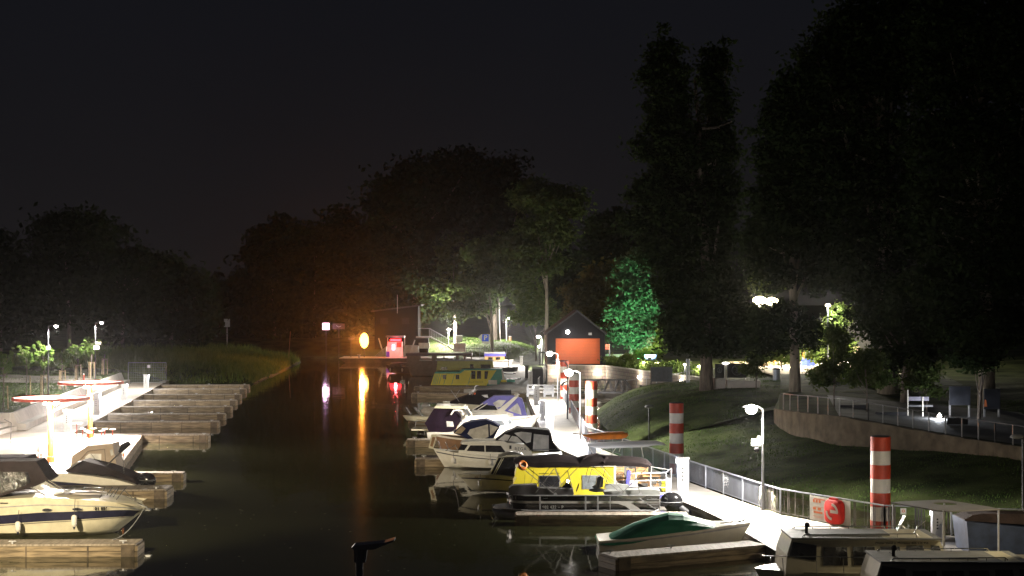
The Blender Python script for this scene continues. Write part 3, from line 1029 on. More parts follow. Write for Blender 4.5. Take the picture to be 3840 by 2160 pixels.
tree('flat-topped tree standing right of the gap in the tree line', (1030, 1330), 285, [(1010, 880, 80, 40), (1075, 860, 50, 40), (960, 960, 60, 60), (1030, 990, 90, 100), (920, 1080, 90, 90), (1020, 1150, 140, 150)], 8500, .55, LF_dark, 16, group=BG, clump=2.2, zb=1)
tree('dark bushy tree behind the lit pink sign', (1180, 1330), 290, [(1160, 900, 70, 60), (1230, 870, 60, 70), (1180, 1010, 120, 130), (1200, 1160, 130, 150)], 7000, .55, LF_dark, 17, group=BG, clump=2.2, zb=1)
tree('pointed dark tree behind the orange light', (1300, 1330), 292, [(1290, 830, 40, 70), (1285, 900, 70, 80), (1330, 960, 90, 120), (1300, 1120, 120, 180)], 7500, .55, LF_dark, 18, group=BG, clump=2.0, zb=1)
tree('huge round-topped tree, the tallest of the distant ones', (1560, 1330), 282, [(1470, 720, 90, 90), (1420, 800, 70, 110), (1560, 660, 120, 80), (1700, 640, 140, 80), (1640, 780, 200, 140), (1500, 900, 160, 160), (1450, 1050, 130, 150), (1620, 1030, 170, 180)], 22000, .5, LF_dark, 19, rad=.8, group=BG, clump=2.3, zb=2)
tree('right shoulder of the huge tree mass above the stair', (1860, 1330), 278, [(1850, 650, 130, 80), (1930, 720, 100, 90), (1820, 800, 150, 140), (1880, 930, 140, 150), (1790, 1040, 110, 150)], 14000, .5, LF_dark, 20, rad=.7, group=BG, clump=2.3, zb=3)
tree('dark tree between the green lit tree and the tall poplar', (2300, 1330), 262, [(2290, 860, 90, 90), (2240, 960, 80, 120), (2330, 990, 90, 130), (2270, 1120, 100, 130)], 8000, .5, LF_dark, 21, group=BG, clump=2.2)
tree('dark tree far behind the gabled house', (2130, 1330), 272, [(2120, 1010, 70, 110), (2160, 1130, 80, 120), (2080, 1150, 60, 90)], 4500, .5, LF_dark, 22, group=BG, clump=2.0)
# ---- trees on the far bank that catch the lamplight
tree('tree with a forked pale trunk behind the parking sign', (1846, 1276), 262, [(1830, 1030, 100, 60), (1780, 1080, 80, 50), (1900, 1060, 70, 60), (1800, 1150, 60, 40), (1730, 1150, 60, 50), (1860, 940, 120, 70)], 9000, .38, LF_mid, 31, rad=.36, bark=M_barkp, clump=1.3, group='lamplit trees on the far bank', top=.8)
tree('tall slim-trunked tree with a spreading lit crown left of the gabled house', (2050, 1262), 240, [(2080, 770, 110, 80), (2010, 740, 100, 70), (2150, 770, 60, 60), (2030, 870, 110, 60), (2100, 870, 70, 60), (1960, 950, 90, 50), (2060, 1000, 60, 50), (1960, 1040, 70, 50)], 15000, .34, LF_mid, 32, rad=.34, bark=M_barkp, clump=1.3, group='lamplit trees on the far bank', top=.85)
tree('low leafy branches hanging above the grass beside the crooked lamp', (2010, 1275), 247, [(1945, 1190, 45, 22), (2000, 1180, 60, 40), (1990, 1130, 80, 50), (2060, 1190, 50, 40)], 4200, .28, LF_lite, 33, rad=.16, clump=.9, group='lamplit trees on the far bank', top=.7)
tree('distant slender bare trunk beside the outdoor stair', (1707, 1310), 274, [(1710, 960, 70, 120), (1700, 1060, 60, 80)], 2500, .4, LF_mid, 34, rad=.3, clump=1.3, group='lamplit trees on the far bank')
# ---- behind the gabled house
tree('tree lit vivid green by a coloured floodlight, right of the gabled house', (2366, 1372), 186, [(2370, 1040, 60, 70), (2400, 1110, 60, 60), (2350, 1150, 70, 60), (2420, 1180, 40, 60), (2360, 1250, 70, 50), (2390, 1000, 70, 60), (2400, 1260, 50, 40)], 15000, .24, leafmat('cool_foliage', (0.05, 0.085, 0.05), (0.11, 0.16, 0.10), .45), 41, rad=.3, clump=1.0, group='trees behind the stone wall', top=.8)
tree('yellowish lit tree directly behind the roof of the gabled house', (2250, 1372), 205, [(2240, 1080, 90, 60), (2290, 1040, 80, 60), (2180, 1110, 70, 60), (2280, 1140, 90, 70), (2200, 1180, 80, 50)], 12000, .28, leafmat('yellowish_foliage', (0.07, 0.075, 0.02), (0.14, 0.13, 0.04)), 42, rad=.3, clump=1.1, group='trees behind the stone wall', top=.8)
tree('small warm lit tree between the green tree and the park', (2431, 1372), 190, [(2430, 1300, 45, 45), (2440, 1250, 40, 40), (2400, 1320, 30, 30), (2460, 1310, 25, 35)], 5000, .22, LF_lite, 43, rad=.15, clump=.7, group='trees behind the stone wall')
# ---- tall trees of the park
BT = 'tall park trees on the right'
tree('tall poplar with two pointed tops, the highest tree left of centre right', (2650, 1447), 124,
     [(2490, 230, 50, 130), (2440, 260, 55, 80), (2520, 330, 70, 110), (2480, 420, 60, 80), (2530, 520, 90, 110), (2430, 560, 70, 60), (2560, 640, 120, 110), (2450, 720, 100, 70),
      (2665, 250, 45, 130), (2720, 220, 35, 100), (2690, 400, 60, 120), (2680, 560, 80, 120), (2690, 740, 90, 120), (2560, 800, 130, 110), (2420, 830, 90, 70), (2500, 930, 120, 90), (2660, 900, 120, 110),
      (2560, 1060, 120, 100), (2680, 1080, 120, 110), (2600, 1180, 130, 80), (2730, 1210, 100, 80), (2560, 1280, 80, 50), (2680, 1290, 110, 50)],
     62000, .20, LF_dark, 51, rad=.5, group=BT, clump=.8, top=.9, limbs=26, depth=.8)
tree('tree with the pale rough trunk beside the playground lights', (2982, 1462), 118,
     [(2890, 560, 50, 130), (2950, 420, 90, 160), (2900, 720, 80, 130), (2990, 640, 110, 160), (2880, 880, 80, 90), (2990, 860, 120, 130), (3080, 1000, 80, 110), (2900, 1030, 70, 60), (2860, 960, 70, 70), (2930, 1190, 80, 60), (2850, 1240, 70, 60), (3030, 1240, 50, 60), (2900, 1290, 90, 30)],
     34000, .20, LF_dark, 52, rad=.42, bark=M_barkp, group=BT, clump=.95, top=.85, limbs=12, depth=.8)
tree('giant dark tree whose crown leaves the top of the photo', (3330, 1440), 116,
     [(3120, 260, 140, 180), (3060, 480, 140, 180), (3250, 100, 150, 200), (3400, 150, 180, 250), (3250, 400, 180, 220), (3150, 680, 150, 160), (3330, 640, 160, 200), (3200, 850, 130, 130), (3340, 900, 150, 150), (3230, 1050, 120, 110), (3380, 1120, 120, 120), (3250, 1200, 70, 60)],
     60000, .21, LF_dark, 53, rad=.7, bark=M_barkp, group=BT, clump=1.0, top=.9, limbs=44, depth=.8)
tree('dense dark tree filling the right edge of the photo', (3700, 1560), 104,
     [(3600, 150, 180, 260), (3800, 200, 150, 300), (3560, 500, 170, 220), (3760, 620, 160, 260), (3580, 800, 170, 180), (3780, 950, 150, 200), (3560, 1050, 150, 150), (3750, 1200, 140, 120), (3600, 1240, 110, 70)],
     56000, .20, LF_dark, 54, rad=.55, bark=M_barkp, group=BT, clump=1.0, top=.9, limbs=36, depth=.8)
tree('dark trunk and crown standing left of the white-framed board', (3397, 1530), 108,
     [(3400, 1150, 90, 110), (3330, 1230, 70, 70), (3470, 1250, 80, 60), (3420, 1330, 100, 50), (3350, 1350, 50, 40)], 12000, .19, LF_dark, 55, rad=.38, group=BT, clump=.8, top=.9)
LK = 'lamplit trees around the playground'
tree('yellow-green lit tree just under the pair of floodlights', (2870, 1400), 179, [(2860, 1060, 60, 50), (2900, 1030, 50, 60), (2850, 1000, 40, 40), (2880, 1160, 60, 40), (2840, 1200, 50, 40), (2920, 1220, 60, 40)], 6500, .2, LF_lite, 71, rad=.16, group=LK, clump=.8)
tree('bright green tree right of the pale trunk, under the half hidden lamp', (3130, 1400), 152, [(3120, 1230, 40, 60), (3150, 1180, 35, 50), (3100, 1300, 50, 50), (3160, 1290, 45, 60), (3060, 1330, 50, 30)], 6500, .18, LF_lite, 72, rad=.14, group=LK, clump=.7)
tree('lit tree between the pale trunk and the playground', (2935, 1405), 150, [(2930, 1300, 40, 30), (2890, 1330, 40, 30), (2960, 1340, 30, 25), (2850, 1340, 40, 25)], 3500, .16, LF_lite, 73, rad=.1, group=LK, clump=.6)
# small park trees near the wall
PG = 'young park trees behind the stone retaining wall'
tree('young tree on a thin stem in front of the bright shrubs', (3128, 1545), 101, [(3110, 1380, 45, 40), (3150, 1340, 40, 40), (3090, 1420, 35, 30), (3150, 1290, 30, 40), (3120, 1250, 25, 40)], 3800, .13, LF_mid, 61, rad=.06, group=PG, clump=.5, zb=2.3)
tree('second young thin-stemmed tree, left of the dark trunk', (3252, 1570), 98, [(3250, 1380, 60, 40), (3290, 1420, 40, 30), (3220, 1430, 40, 30), (3260, 1340, 50, 40), (3200, 1350, 35, 30)], 4200, .13, LF_mid, 62, rad=.06, group=PG, clump=.5, zb=2.3)
tree('young tree in front of the anchor boards', (2836, 1455), 122, [(2836, 1360, 30, 25), (2810, 1385, 25, 20), (2850, 1395, 25, 20), (2840, 1330, 25, 25)], 1600, .12, LF_mid, 63, rad=.05, group=PG, clump=.45)
tree('small tree with hanging foliage above the framed white board', (3475, 1555), 99, [(3480, 1410, 50, 35), (3440, 1435, 40, 28), (3500, 1465, 28, 20), (3460, 1380, 40, 30)], 3200, .13, LF_mid, 64, rad=.07, group=PG, clump=.5, zb=2.3)
tree('two-stemmed tree at the right, near the dark poster boards', (3668, 1560), 96, [(3660, 1330, 90, 60), (3700, 1250, 80, 60)], 5000, .15, LF_dark, 65, rad=.13, group=PG, clump=.7, zb=2.3, lean=.3)
# lit shrubs of the park
def shrub(label, px, py, Y, rx, ry, n, seed, lm=None, leaf=.11, group='shrubs and flower beds of the park'):
    x = XX(px, Y); z = Hz(x, Y)
    g = random.Random(seed)
    s = S(Y)
    B = [(x + g.uniform(-.5, .5) * rx / s, Y + g.uniform(-1, 1), z + ry / s * g.uniform(.4, 1.0), rx / s * .6, rx / s * .5, ry / s * .7) for _ in range(5)]
    t = thing('shrub', label, 'shrub', (x, Y, z), group)
    mb = MB()
    for b in B:
        mb.tube([(x + g.uniform(-.2, .2), Y, z - .1), (b[0], b[1], b[2])], [.03, .012], 5)
    part('stems', mb, M_bark, t)
    quads('foliage', crown_quads(B, n, leaf, seed, .4), lm or LF_lite, t, (x, Y, z))
for i, (px, py, Y, rx, ry, lb) in enumerate([(2300, 1385, 168, 40, 25, 'rounded shrub on the wall top right beside the gabled house'), (2350, 1385, 165, 45, 32, 'taller airy shrub on the stone wall, second from the house'),
        (2400, 1392, 160, 45, 28, 'shrub on the stone wall above its second wall light'), (2460, 1398, 155, 50, 26, 'shrub behind the blank dark board'), (2530, 1405, 150, 50, 28, 'shrub right behind the blank dark board edge'),
        (2600, 1410, 146, 45, 28, 'shrub at the end of the stone wall by the big trunk'), (3150, 1400, 138, 60, 40, 'brightly lit shrub by the playground'), (3090, 1430, 130, 70, 30, 'lit ornamental grass clump left of the path'),
        (3230, 1420, 130, 60, 40, 'green lit shrub between the young trees'), (3340, 1440, 122, 50, 35, 'pale green grass tuft by the path edge'), (3280, 1440, 124, 60, 28, 'low lit tuft just above the park path')]):
    shrub(lb, px, py, Y, rx, ry, 2600, 100 + i)

# ---- staked young trees on the left lawn
YG = 'staked young trees on the left lawn'
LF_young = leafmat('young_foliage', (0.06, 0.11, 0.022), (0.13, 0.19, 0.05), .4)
def sapling(px, py, h, lb, seed, stakes=3, dense=1.0):
    p = hit(px, py, 100, 200); Y = p.y; s = S(Y)
    t = thing('young_tree', lb, 'young tree', p, YG)
    g = random.Random(seed)
    mb = MB().tube([p, p + Vector((.05, 0, h * .45)), p + Vector((0, 0, h * .8))], [.05, .04, .02], 7)
    ends = []
    for k in range(15):
        an = k * 2.4; tl = g.uniform(.5, 1)
        a = p + Vector((0, 0, h * g.uniform(.42, .7)))
        e = a + Vector((math.cos(an) * .9 * tl, math.sin(an) * .9 * tl, g.uniform(.5, 1.3))) * (h / 4.4)
        mb.tube([a, (a + e) / 2 + Vector((0, 0, -.08)), e], [.02, .014, .006], 5)
        ends.append((a, e))
    part('trunk', mb, M_bark, t, True)
    B = []
    for a, e in ends:
        for f in (.35, .6, .85, 1.05):
            c = a + (e - a) * f
            B.append((c.x, c.y, c.z, .12, .12, .17))
    B.append((p.x, p.y, p.z + h * .6, .35, .35, .35))
    quads('crown', crown_quads(B, int(5200 * dense), .06, seed, .11), LF_young, t, p)
    for k in range(stakes):
        an = 2 * math.pi * k / 3 + .5
        q = p + Vector((math.cos(an) * .36, math.sin(an) * .36, 0))
        part('stake', MB().tube([q + Vector((0, 0, -.2)), q + Vector((-math.cos(an) * .06, -math.sin(an) * .06, 1.75))], .05, 7), mat('stake_wood', (0.36, 0.27, 0.15), .8, var=.25, scale=6), t, True)
    if stakes > 1:
        mb = MB()
        for k in range(3):
            a1, a2 = 2 * math.pi * k / 3 + .5, 2 * math.pi * (k + 1) / 3 + .5
            mb.bar(p + Vector((math.cos(a1) * .31, math.sin(a1) * .31, 1.65)), p + Vector((math.cos(a2) * .31, math.sin(a2) * .31, 1.65)), .05, .08)
        part('stake_brace', mb, M_wood, t)
for i, (px, py, h, lb, st) in enumerate([(12, 1536, 4.8, 'nearest young tree at the left edge, single stake', 1), (99, 1487, 4.6, 'bright young tree left of the left tall lamp', 1),
        (163, 1483, 4.7, 'young tree whose crown surrounds the left tall lamp pole', 3), (232, 1460, 4.0, 'small dim young tree between the two tall lamps', 3),
        (291, 1433, 4.7, 'full young tree just left of the right tall lamp', 3), (342, 1421, 4.6, 'young tree whose crown touches the right tall lamp', 3), (391, 1405, 3.9, 'farthest dark young tree right of the tall lamps', 3)]):
    sapling(px, py, h, lb, 200 + i, st)

# ================================================================== LEFT TERRACE
# long concrete bench with a back along the lawn
def bx(Y): return -34.3 - (Y - 112.8) * 0.1236
t = thing('long_bench', 'very long white concrete bench with a sloping back between promenade and lawn', 'bench', (bx(113), 113, DZ))
rows_b, rows_s = [], []
for i in range(14):
    Y = 113 + (176.7 - 113) * i / 13
    x = bx(Y)
    rows_s.append([(x, Y, DZ), (x + .02, Y, DZ + .45), (x - .75, Y, DZ + .45), (x - .75, Y, DZ)])
    rows_b.append([(x - .62, Y, DZ + .452), (x - .92, Y, DZ + 1.22), (x - 1.12, Y, DZ + 1.22), (x - 1.12, Y, DZ)])
part('seat', MB().loft(rows_s, True, True), M_conc, t)
part('backrest', MB().loft(rows_b, True, True), M_conc, t)
single('end_wall', MB().box(-60, -35.43, 112.82, 113.3, DZ - .3, 1.72), M_conc, 'low white wall running left from the near end of the long bench', 'low wall')
t = thing('terrace_steps', 'pale concrete steps at the far left of the terrace behind the thin handrail', 'steps', (-37, 104, DZ))
for k in range(3):
    part('step', MB().box(-50, -34.9 - .6 * k, 96, 112.8, DZ + .001 + .3 * k, DZ + .3 * (k + 1)), M_conc, t)
t = thing('handrail', 'thin dark handrail at the left edge of the white terrace', 'handrail', (-35, 98, DZ))
q = lambda px, py, Y=97: W(px, py, Y)
part('tube', MB().tube([q(16, 1572), q(42, 1586), q(40, 1664)], .025, 6), M_dsteel, t, True)


# round canopies
def canopy(px, base, top, diam, label, power, Ytw=None):
    p = G(px, base, DZ)
    h = (base - top) / S(p.y)
    t = thing('round_canopy', label, 'sun shade', p, 'round canopies with a red rim on the terrace')
    zt = p.z + h
    r = diam / 2
    part('post', MB().lathe([(.21, 0), (.21, .35), (.16, .36), (.15, h - .12)], p, 16), mat('orange_post', (0.50, 0.17, 0.035), .5, var=.08), t, True)
    c = (p.x + .05, p.y, zt)
    part('red_rim', MB().loft([[(c[0] + rr * math.cos(a_), c[1] + rr * math.sin(a_), c[2] + zz) for a_ in [2 * math.pi * k / 56 for k in range(56)]] for rr, zz in [(r, 0), (r, .17), (r - .07, .17), (r - .07, 0), (r, 0)]], True, False), M_red, t, True)
    part('disc', MB().lathe([(r - .07, .13), (.02, .16)], c, 56, cap=False), leafmat('canopy_white', (0.80, 0.72, 0.66), (0.84, 0.78, 0.72), .72), t)
    mb = MB()
    for k in range(4):
        an = math.pi * k / 4 + .5
        v = Vector((math.cos(an), math.sin(an), 0)) * (r - .08)
        mb.bar(Vector(c) - v + Vector((0, 0, -.02)), Vector(c) + v + Vector((0, 0, -.02)), .05, .08)
    part('spokes', mb, M_whitep, t)
    mb = MB()
    for k in range(2):
        an = math.pi * k / 2 + .9
        v = Vector((math.cos(an), math.sin(an), 0)) * (r - .08)
        mb.bar(Vector(c) - v + Vector((0, 0, .125)), Vector(c) + v + Vector((0, 0, .125)), .05, .03)
    part('seams', mb, M_rail, t)
    for dx in (-.28, .28):
        part('spotlight', MB().lathe([(.09, 0), (.11, .1), (.06, .18)], (p.x + dx, p.y - .12, zt - .28), 12), M_bulb, t, True)
    light('POINT', (p.x - .3, p.y - .38, zt - .38), power * .3, (1, .88, .76), .12, parent=t)
    light('SPOT', (p.x + .3, p.y - .3, zt - .4), power * 2.1, (1, .88, .78), .12, (p.x + .6, p.y - 2.5, DZ), 150, .5, parent=t)
    light('POINT', (p.x + .1, p.y + .5, zt - .75), 260, (1, .88, .80), .2, parent=t)
    return p
canopy(190, 1735, 1500, 4.3, 'nearer round canopy with red rim, left of the pair', 2400)
canopy(338, 1642, 1440, 4.28, 'farther round canopy with red rim over the bar tables', 2400)
# tables and stools
def table(px, py, h, r, label, group, name, cat):
    p = G(px, py, DZ)
    t = thing(name, label, cat, p, group)
    part('top', MB().lathe([(r, h - .04), (r, h)], p, 24), M_whitep, t)
    part('stem', MB().lathe([(.035, .02), (.035, h - .04)], p, 10), M_red, t, True)
    part('foot', MB().lathe([(r * .6, 0), (r * .6, .02), (.04, .04)], p, 20), M_red, t, True)
for (px, py, h, r, lb) in [(288, 1650, 1.1, .36, 'high round white table left of the rear canopy post'), (143, 1742, 1.1, .36, 'high round white table left of the front canopy post')]:
    table(px, py, h, r, lb, 'high round tables on the terrace', 'high_table', 'table')
for (px, py, lb) in [(310, 1652, 'white stool right next to the rear high table'), (326, 1660, 'white stool left of the rear canopy post, nearer the viewer'), (350, 1650, 'white stool right of the rear canopy post'),
        (333, 1667, 'white stool directly in front of the rear canopy post'), (393, 1652, 'rear white stool of the pair near the water'), (381, 1660, 'front white stool of the pair near the water'), (422, 1654, 'white stool nearest the terrace corner'),
        (102, 1755, 'white stool left of the front high table'), (154, 1752, 'white stool right of the front high table'), (92, 1775, 'front-most white stool on the terrace')]:
    table(px, py, .78, .19, lb, 'round white bar stools on the terrace', 'bar_stool', 'stool')
# mesh fence panel at the end of the promenade
t = thing('mesh_fence', 'portable mesh fence panel closing the far end of the left promenade', 'fence panel', W(552, 1432, 178))
F0, F1 = W(481, 1434, 178), W(623, 1434, 178); hh = 2.2
part('frame', MB().tube([F0, F0 + Vector((0, 0, hh)), F1 + Vector((0, 0, hh)), F1, F0], .035, 6), M_steel, t)
mb = MB()
for k in range(1, 21):
    x = F0.x + (F1.x - F0.x) * k / 21
    mb.bar((x, 178, F0.z), (x, 178, F0.z + hh), .008)
for k in range(1, 8):
    mb.bar((F0.x, 178, F0.z + hh * k / 8), (F1.x, 178, F0.z + hh * k / 8), .008)
part('mesh', mb, M_steel, t)
part('notice', MB().cbox(W(558, 1374, 177.9), (.33, .02, .33)), M_whitep, t)
# red hydrant, path on the lawn
p = hit(314, 1433, 100, 200)
t = thing('hydrant', 'small red and white marker post on the lawn behind the bench', 'hydrant', p)
part('body', MB().lathe([(.09, 0), (.09, .6), (.12, .62), (.05, .75)], p, 12), M_red, t, True)
part('cap', MB().ball(p + Vector((0, 0, .78)), .08), M_whitep, t, True)
# path across the left lawn
mb = MB(); rows = []
for i in range(20):
    X = -75 + 33 * i / 19
    Y = 158 + 6 * i / 19
    row = []
    for w_ in (-7, -3.5, 0, 3.5, 7):
        row.append((X, Y + w_, Hz(X, Y + w_) + .05))
    rows.append(row)
struct('path', mb.sheet(rows), mat('path_gravel', (0.16, 0.145, 0.125), .95, var=.3, scale=3, bump=.3))
# thin dolphin stick in the water, dim signs on the far side
t = thing('marker_pole', 'thin leaning stick rising from the water off the grassy point', 'marker pole', W(1083, 1360, 245))
part('stick', MB().tube([W(1081, 1366, 245), W(1089, 1243, 245)], [.06, .04], 7), mat('stick_wood', (.35, .2, .12), .8), t, True)
for (px, py, w_, h_, Y, lb) in [(851, 1211, 22, 30, 258, 'dim grey notice board standing among the trees left of the stick'), (709, 1207, 12, 26, 258, 'smaller dim notice left of the other grey board')]:
    c = W(px, py, Y); s = S(Y)
    zg = max(0.3, Hz(c.x, Y))
    t = thing('far_sign', lb, 'sign', (c.x, Y, zg))
    part('board', MB().cbox(c, (w_ / s, .06, h_ / s)), mat('dim_white', (0.62, 0.66, 0.70), .6), t)
    part('post', MB().tube([(c.x, Y + .1, zg), (c.x, Y + .1, c.z)], .06, 6), M_steel, t)

# ================================================================== FAR QUAY
Yq = 252
t = thing('pontoon_barge', 'long low steel barge on the far water with the fuel pump on it', 'barge', (XX(1490, Yq), Yq, 0))
x0, x1 = XX(1275, 250), XX(1700, 250)
part('hull', MB().side([(x0 + 1.5, -.3), (x1, -.3), (x1, .72), (x0, .72)], 248.5, 256), mat('rusty_hull', (0.10, 0.055, 0.035), .7, var=.4, scale=1), t)
part('deck', MB().box(x0 + .01, x1, 248.4, 256, .721, .80), mat('pale_deck', (0.5, 0.45, 0.38), .7), t)
part('bollard', MB().lathe([(.16, 0), (.16, .4), (.28, .42), (.28, .52)], (XX(1348, 250), 249.5, .80), 12), M_steel, t, True)
def quay_box(name, label, cat, px0, px1, py0, py1, Y, dp, m, group=None):
    a_, b_ = W(px0, py1, Y), W(px1, py0, Y)
    return a_, b_
# fuel pump
t = thing('fuel_pump', 'white fuel pump with a purple panel under a glowing red strip sign', 'fuel pump', W(1488, 1340, 251))
a_, b_ = W(1447, 1338, 251), W(1512, 1282, 251)
part('cabinet', MB().side([(a_.x, .80), (b_.x, .80), (b_.x - .15, b_.z), (a_.x + .25, b_.z)], 251, 252.3), M_whitep, t)
part('purple_panel', MB().box(XX(1448, 251), XX(1461, 251), 250.95, 250.99, ZZ(1338, 251), ZZ(1318, 251)), mat('purple_panel', (0.12, 0.05, 0.5), .5), t)
part('display', MB().box(XX(1471, 251), XX(1480, 251), 250.9, 250.98, ZZ(1312, 251), ZZ(1293, 251)), glow('blue_display', (.55, .65, 1), 5), t)
part('red_panel', MB().box(XX(1488, 251), XX(1505, 251), 250.9, 250.98, ZZ(1301, 251), ZZ(1283, 251)), M_red, t)
part('red_sign', MB().box(XX(1463, 250), XX(1503, 250), 250.2, 250.5, ZZ(1279, 250), ZZ(1272, 250)), glow('red_light', (1, .018, .028), 16), t)
part('canopy_roof', MB().box(XX(1446, 250), XX(1515, 250), 250, 253, ZZ(1266, 250), ZZ(1260, 250)), M_dsteel, t)
for px in (1449, 1513):
    part('roof_post', MB().box(XX(px, 250) - .06, XX(px, 250) + .06, 252.6, 252.75, .8, ZZ(1266, 250)), M_steel, t)
light('POINT', (XX(1483, 249), 249.4, ZZ(1276, 249)), 130, (1, .10, .12), .2, parent=t)
light('SPOT', (XX(1500, 249), 248.8, ZZ(1295, 249) + 2.5), 90, (1, .85, .75), .2, (XX(1500, 252), 252, .8), 110, .7, parent=t)
# pale concrete quay blocks and struts
for i, (pl, lb) in enumerate([([(1400, 1339), (1425, 1318), (1447, 1300), (1447, 1339)], 'pale sloping quay block left of the fuel pump'), ([(1508, 1339), (1520, 1296), (1568, 1296), (1570, 1339)], 'pale sloping quay block right of the fuel pump')]):
    single('quay_block', MB().side([(XX(a, 256.5), ZZ(b, 256.5)) for a, b in pl], 256.6, 259), M_conc, lb, 'concrete block', 'pale quay blocks on the barge quay')
for i, (p0, p1, lb) in enumerate([((1437, 1325), (1420, 1268), 'leaning steel strut left of the fuel pump'), ((1536, 1330), (1556, 1275), 'leaning steel strut right of the fuel pump')]):
    single('strut', MB().bar(W(*p0, 256), W(*p1, 256), .18), M_steel, lb, 'strut', 'leaning struts of the far quay')
# orange navigation light
t = thing('orange_lamp', 'blazing orange sodium lamp on a slim post on the barge', 'lamp', W(1367, 1342, 252))
c = W(1366, 1277, 252)
part('post', MB().tube([(c.x, 252, .8), (c.x, 252, c.z)], .06, 8), M_dsteel, t, True)
part('bulb', MB().ball(c, .92, 16, 12, .74, .6, 1.3), glow('sodium_glow', (1, .58, .13), 6.5), t, True)
light('POINT', (c.x, 251, c.z), 90, (1, .32, .05), .5, parent=t)
light('SPOT', (c.x, 248.2, c.z), 15000, (1, .30, .04), .3, (c.x * .3, 100, 7), 80, .6, parent=t)
t = thing('dark_post', 'thin dark post with a crossbar left of the orange lamp', 'post', W(1316, 1342, 252))
part('post', MB().tube([W(1316, 1341, 252), W(1316, 1265, 252)], .06, 6), M_dsteel, t)
part('crossbar', MB().cbox(W(1317, 1269, 252), (1.0, .08, .5)), M_dsteel, t)
# LED sign and dim sign
c = W(1222, 1224, 266)
zg = Hz(c.x, 266)
t = thing('led_sign', 'small square sign glowing pinkish white above the far bank', 'illuminated sign', (c.x, 266, max(0, zg)))
part('panel', MB().cbox(c, (1.12, .15, 1.12)), glow('pink_led', (1, .62, .80), 4.5), t)
part('case', MB().cbox(c + Vector((0, .15, 0)), (1.3, .14, 1.3)), M_dsteel, t)
part('post', MB().tube([(c.x, 266.2, max(0, zg) - .3), (c.x, 266.2, c.z)], .07, 6), M_dsteel, t)
light('POINT', c + Vector((0, -1, 0)), 60, (.9, .5, .9), .3, parent=t)
c = W(1270, 1224, 266)
t = thing('dim_panel', 'dark wide panel just right of the glowing square sign', 'sign', (c.x, 266, 1))
part('panel', MB().cbox(c, (2.0, .12, .95)), mat('brown_panel', (.12, .08, .06), .7), t)
part('arrow', MB().tube([c + Vector((-.4, -.08, .15)), c + Vector((0, -.08, -.1)), c + Vector((.4, -.08, .05))], .05, 5), mat('dim_white', (0.35, 0.36, 0.38), .6), t)
part('post', MB().tube([(c.x, 266.2, .3), (c.x, 266.2, c.z)], .07, 6), M_dsteel, t)
# far house behind the quay with a flagpole, and outdoor stair
t = thing('far_house', 'dark two-storey house barely visible behind the red sign', 'house', W(1490, 1300, 272))
a_, b_ = W(1405, 1300, 272), W(1568, 1168, 272)
part('wall', MB().side([(a_.x, 1.5), (b_.x, 1.5), (b_.x, b_.z + 1), (a_.x, b_.z)], 272, 280), mat('dark_render', (.008, .007, .007), .95, spec=.1), t)
part('roof', MB().side([(a_.x - .6, b_.z - .1), (b_.x + .6, b_.z + .95), (b_.x + .6, b_.z + 1.2), (a_.x - .6, b_.z + .15)], 271.2, 280.8), M_dsteel, t)
for px in (1440, 1520):
    part('window', MB().box(XX(px - 14, 272), XX(px + 14, 272), 271.93, 271.97, ZZ(1215, 272), ZZ(1192, 272)), mat('dull_window', (.02, .02, .025), .6, spec=.1), t)
single('flagpole', MB().tube([W(1490, 1175, 270), W(1490, 1105, 270)], [.05, .03], 6), M_steel, 'thin mast above the dark house behind the red sign', 'mast')
t = thing('outdoor_stair', 'metal stair with tall railings descending behind the far lamp', 'stair', W(1640, 1310, 262))
st0, st1 = W(1610, 1262, 262), W(1700, 1312, 262)
mb = MB(); n = 14
for i in range(n):
    f = i / n
    c = st0 + (st1 - st0) * f
    mb.box(c.x, c.x + (st1.x - st0.x) / n + .02, 262, 264, c.z - .2, c.z)
part('treads', mb, M_conc, t)
for yy in (262, 264):
    mb = MB()
    off = Vector((0, yy - 262, 0))
    mb.bar(st0 + off + Vector((0, 0, 1.3)), st1 + off + Vector((0, 0, 1.3)), .07)
    mb.bar(st0 + off + Vector((-1.8, 0, 1.3)), st0 + off + Vector((0, 0, 1.3)), .07)
    for i in range(15):
        c = st0 + (st1 - st0) * (i / 14) + off
        mb.bar(c, c + Vector((0, 0, 1.3)), .035)
    part('railing', mb, M_steel, t)
part('landing', MB().box(st0.x - 2.2, st0.x, 262, 264, st0.z - .25, st0.z), M_conc, t)
part('landing_support', MB().box(st0.x - 2.0, st0.x - .2, 262.3, 263.8, 0, st0.z - .25), mat('dark_render', (.008, .007, .007), .95, spec=.1), t)
for (px0, px1, py0, py1, Y, lb) in [(1710, 1733, 1258, 1276, 268, 'small white box on the bank above the stair'), (1702, 1746, 1287, 1312, 258, 'white kiosk boxes right of the far lamp'), (1570, 1610, 1286, 1300, 262, 'long white box under the stair landing')]:
    single('equipment_cabinet', MB().box(XX(px0, Y), XX(px1, Y), Y, Y + 1.2, ZZ(py1, Y) - .3, ZZ(py0, Y)), M_whitep, lb, 'cabinet', 'white cabinets on the far quay')
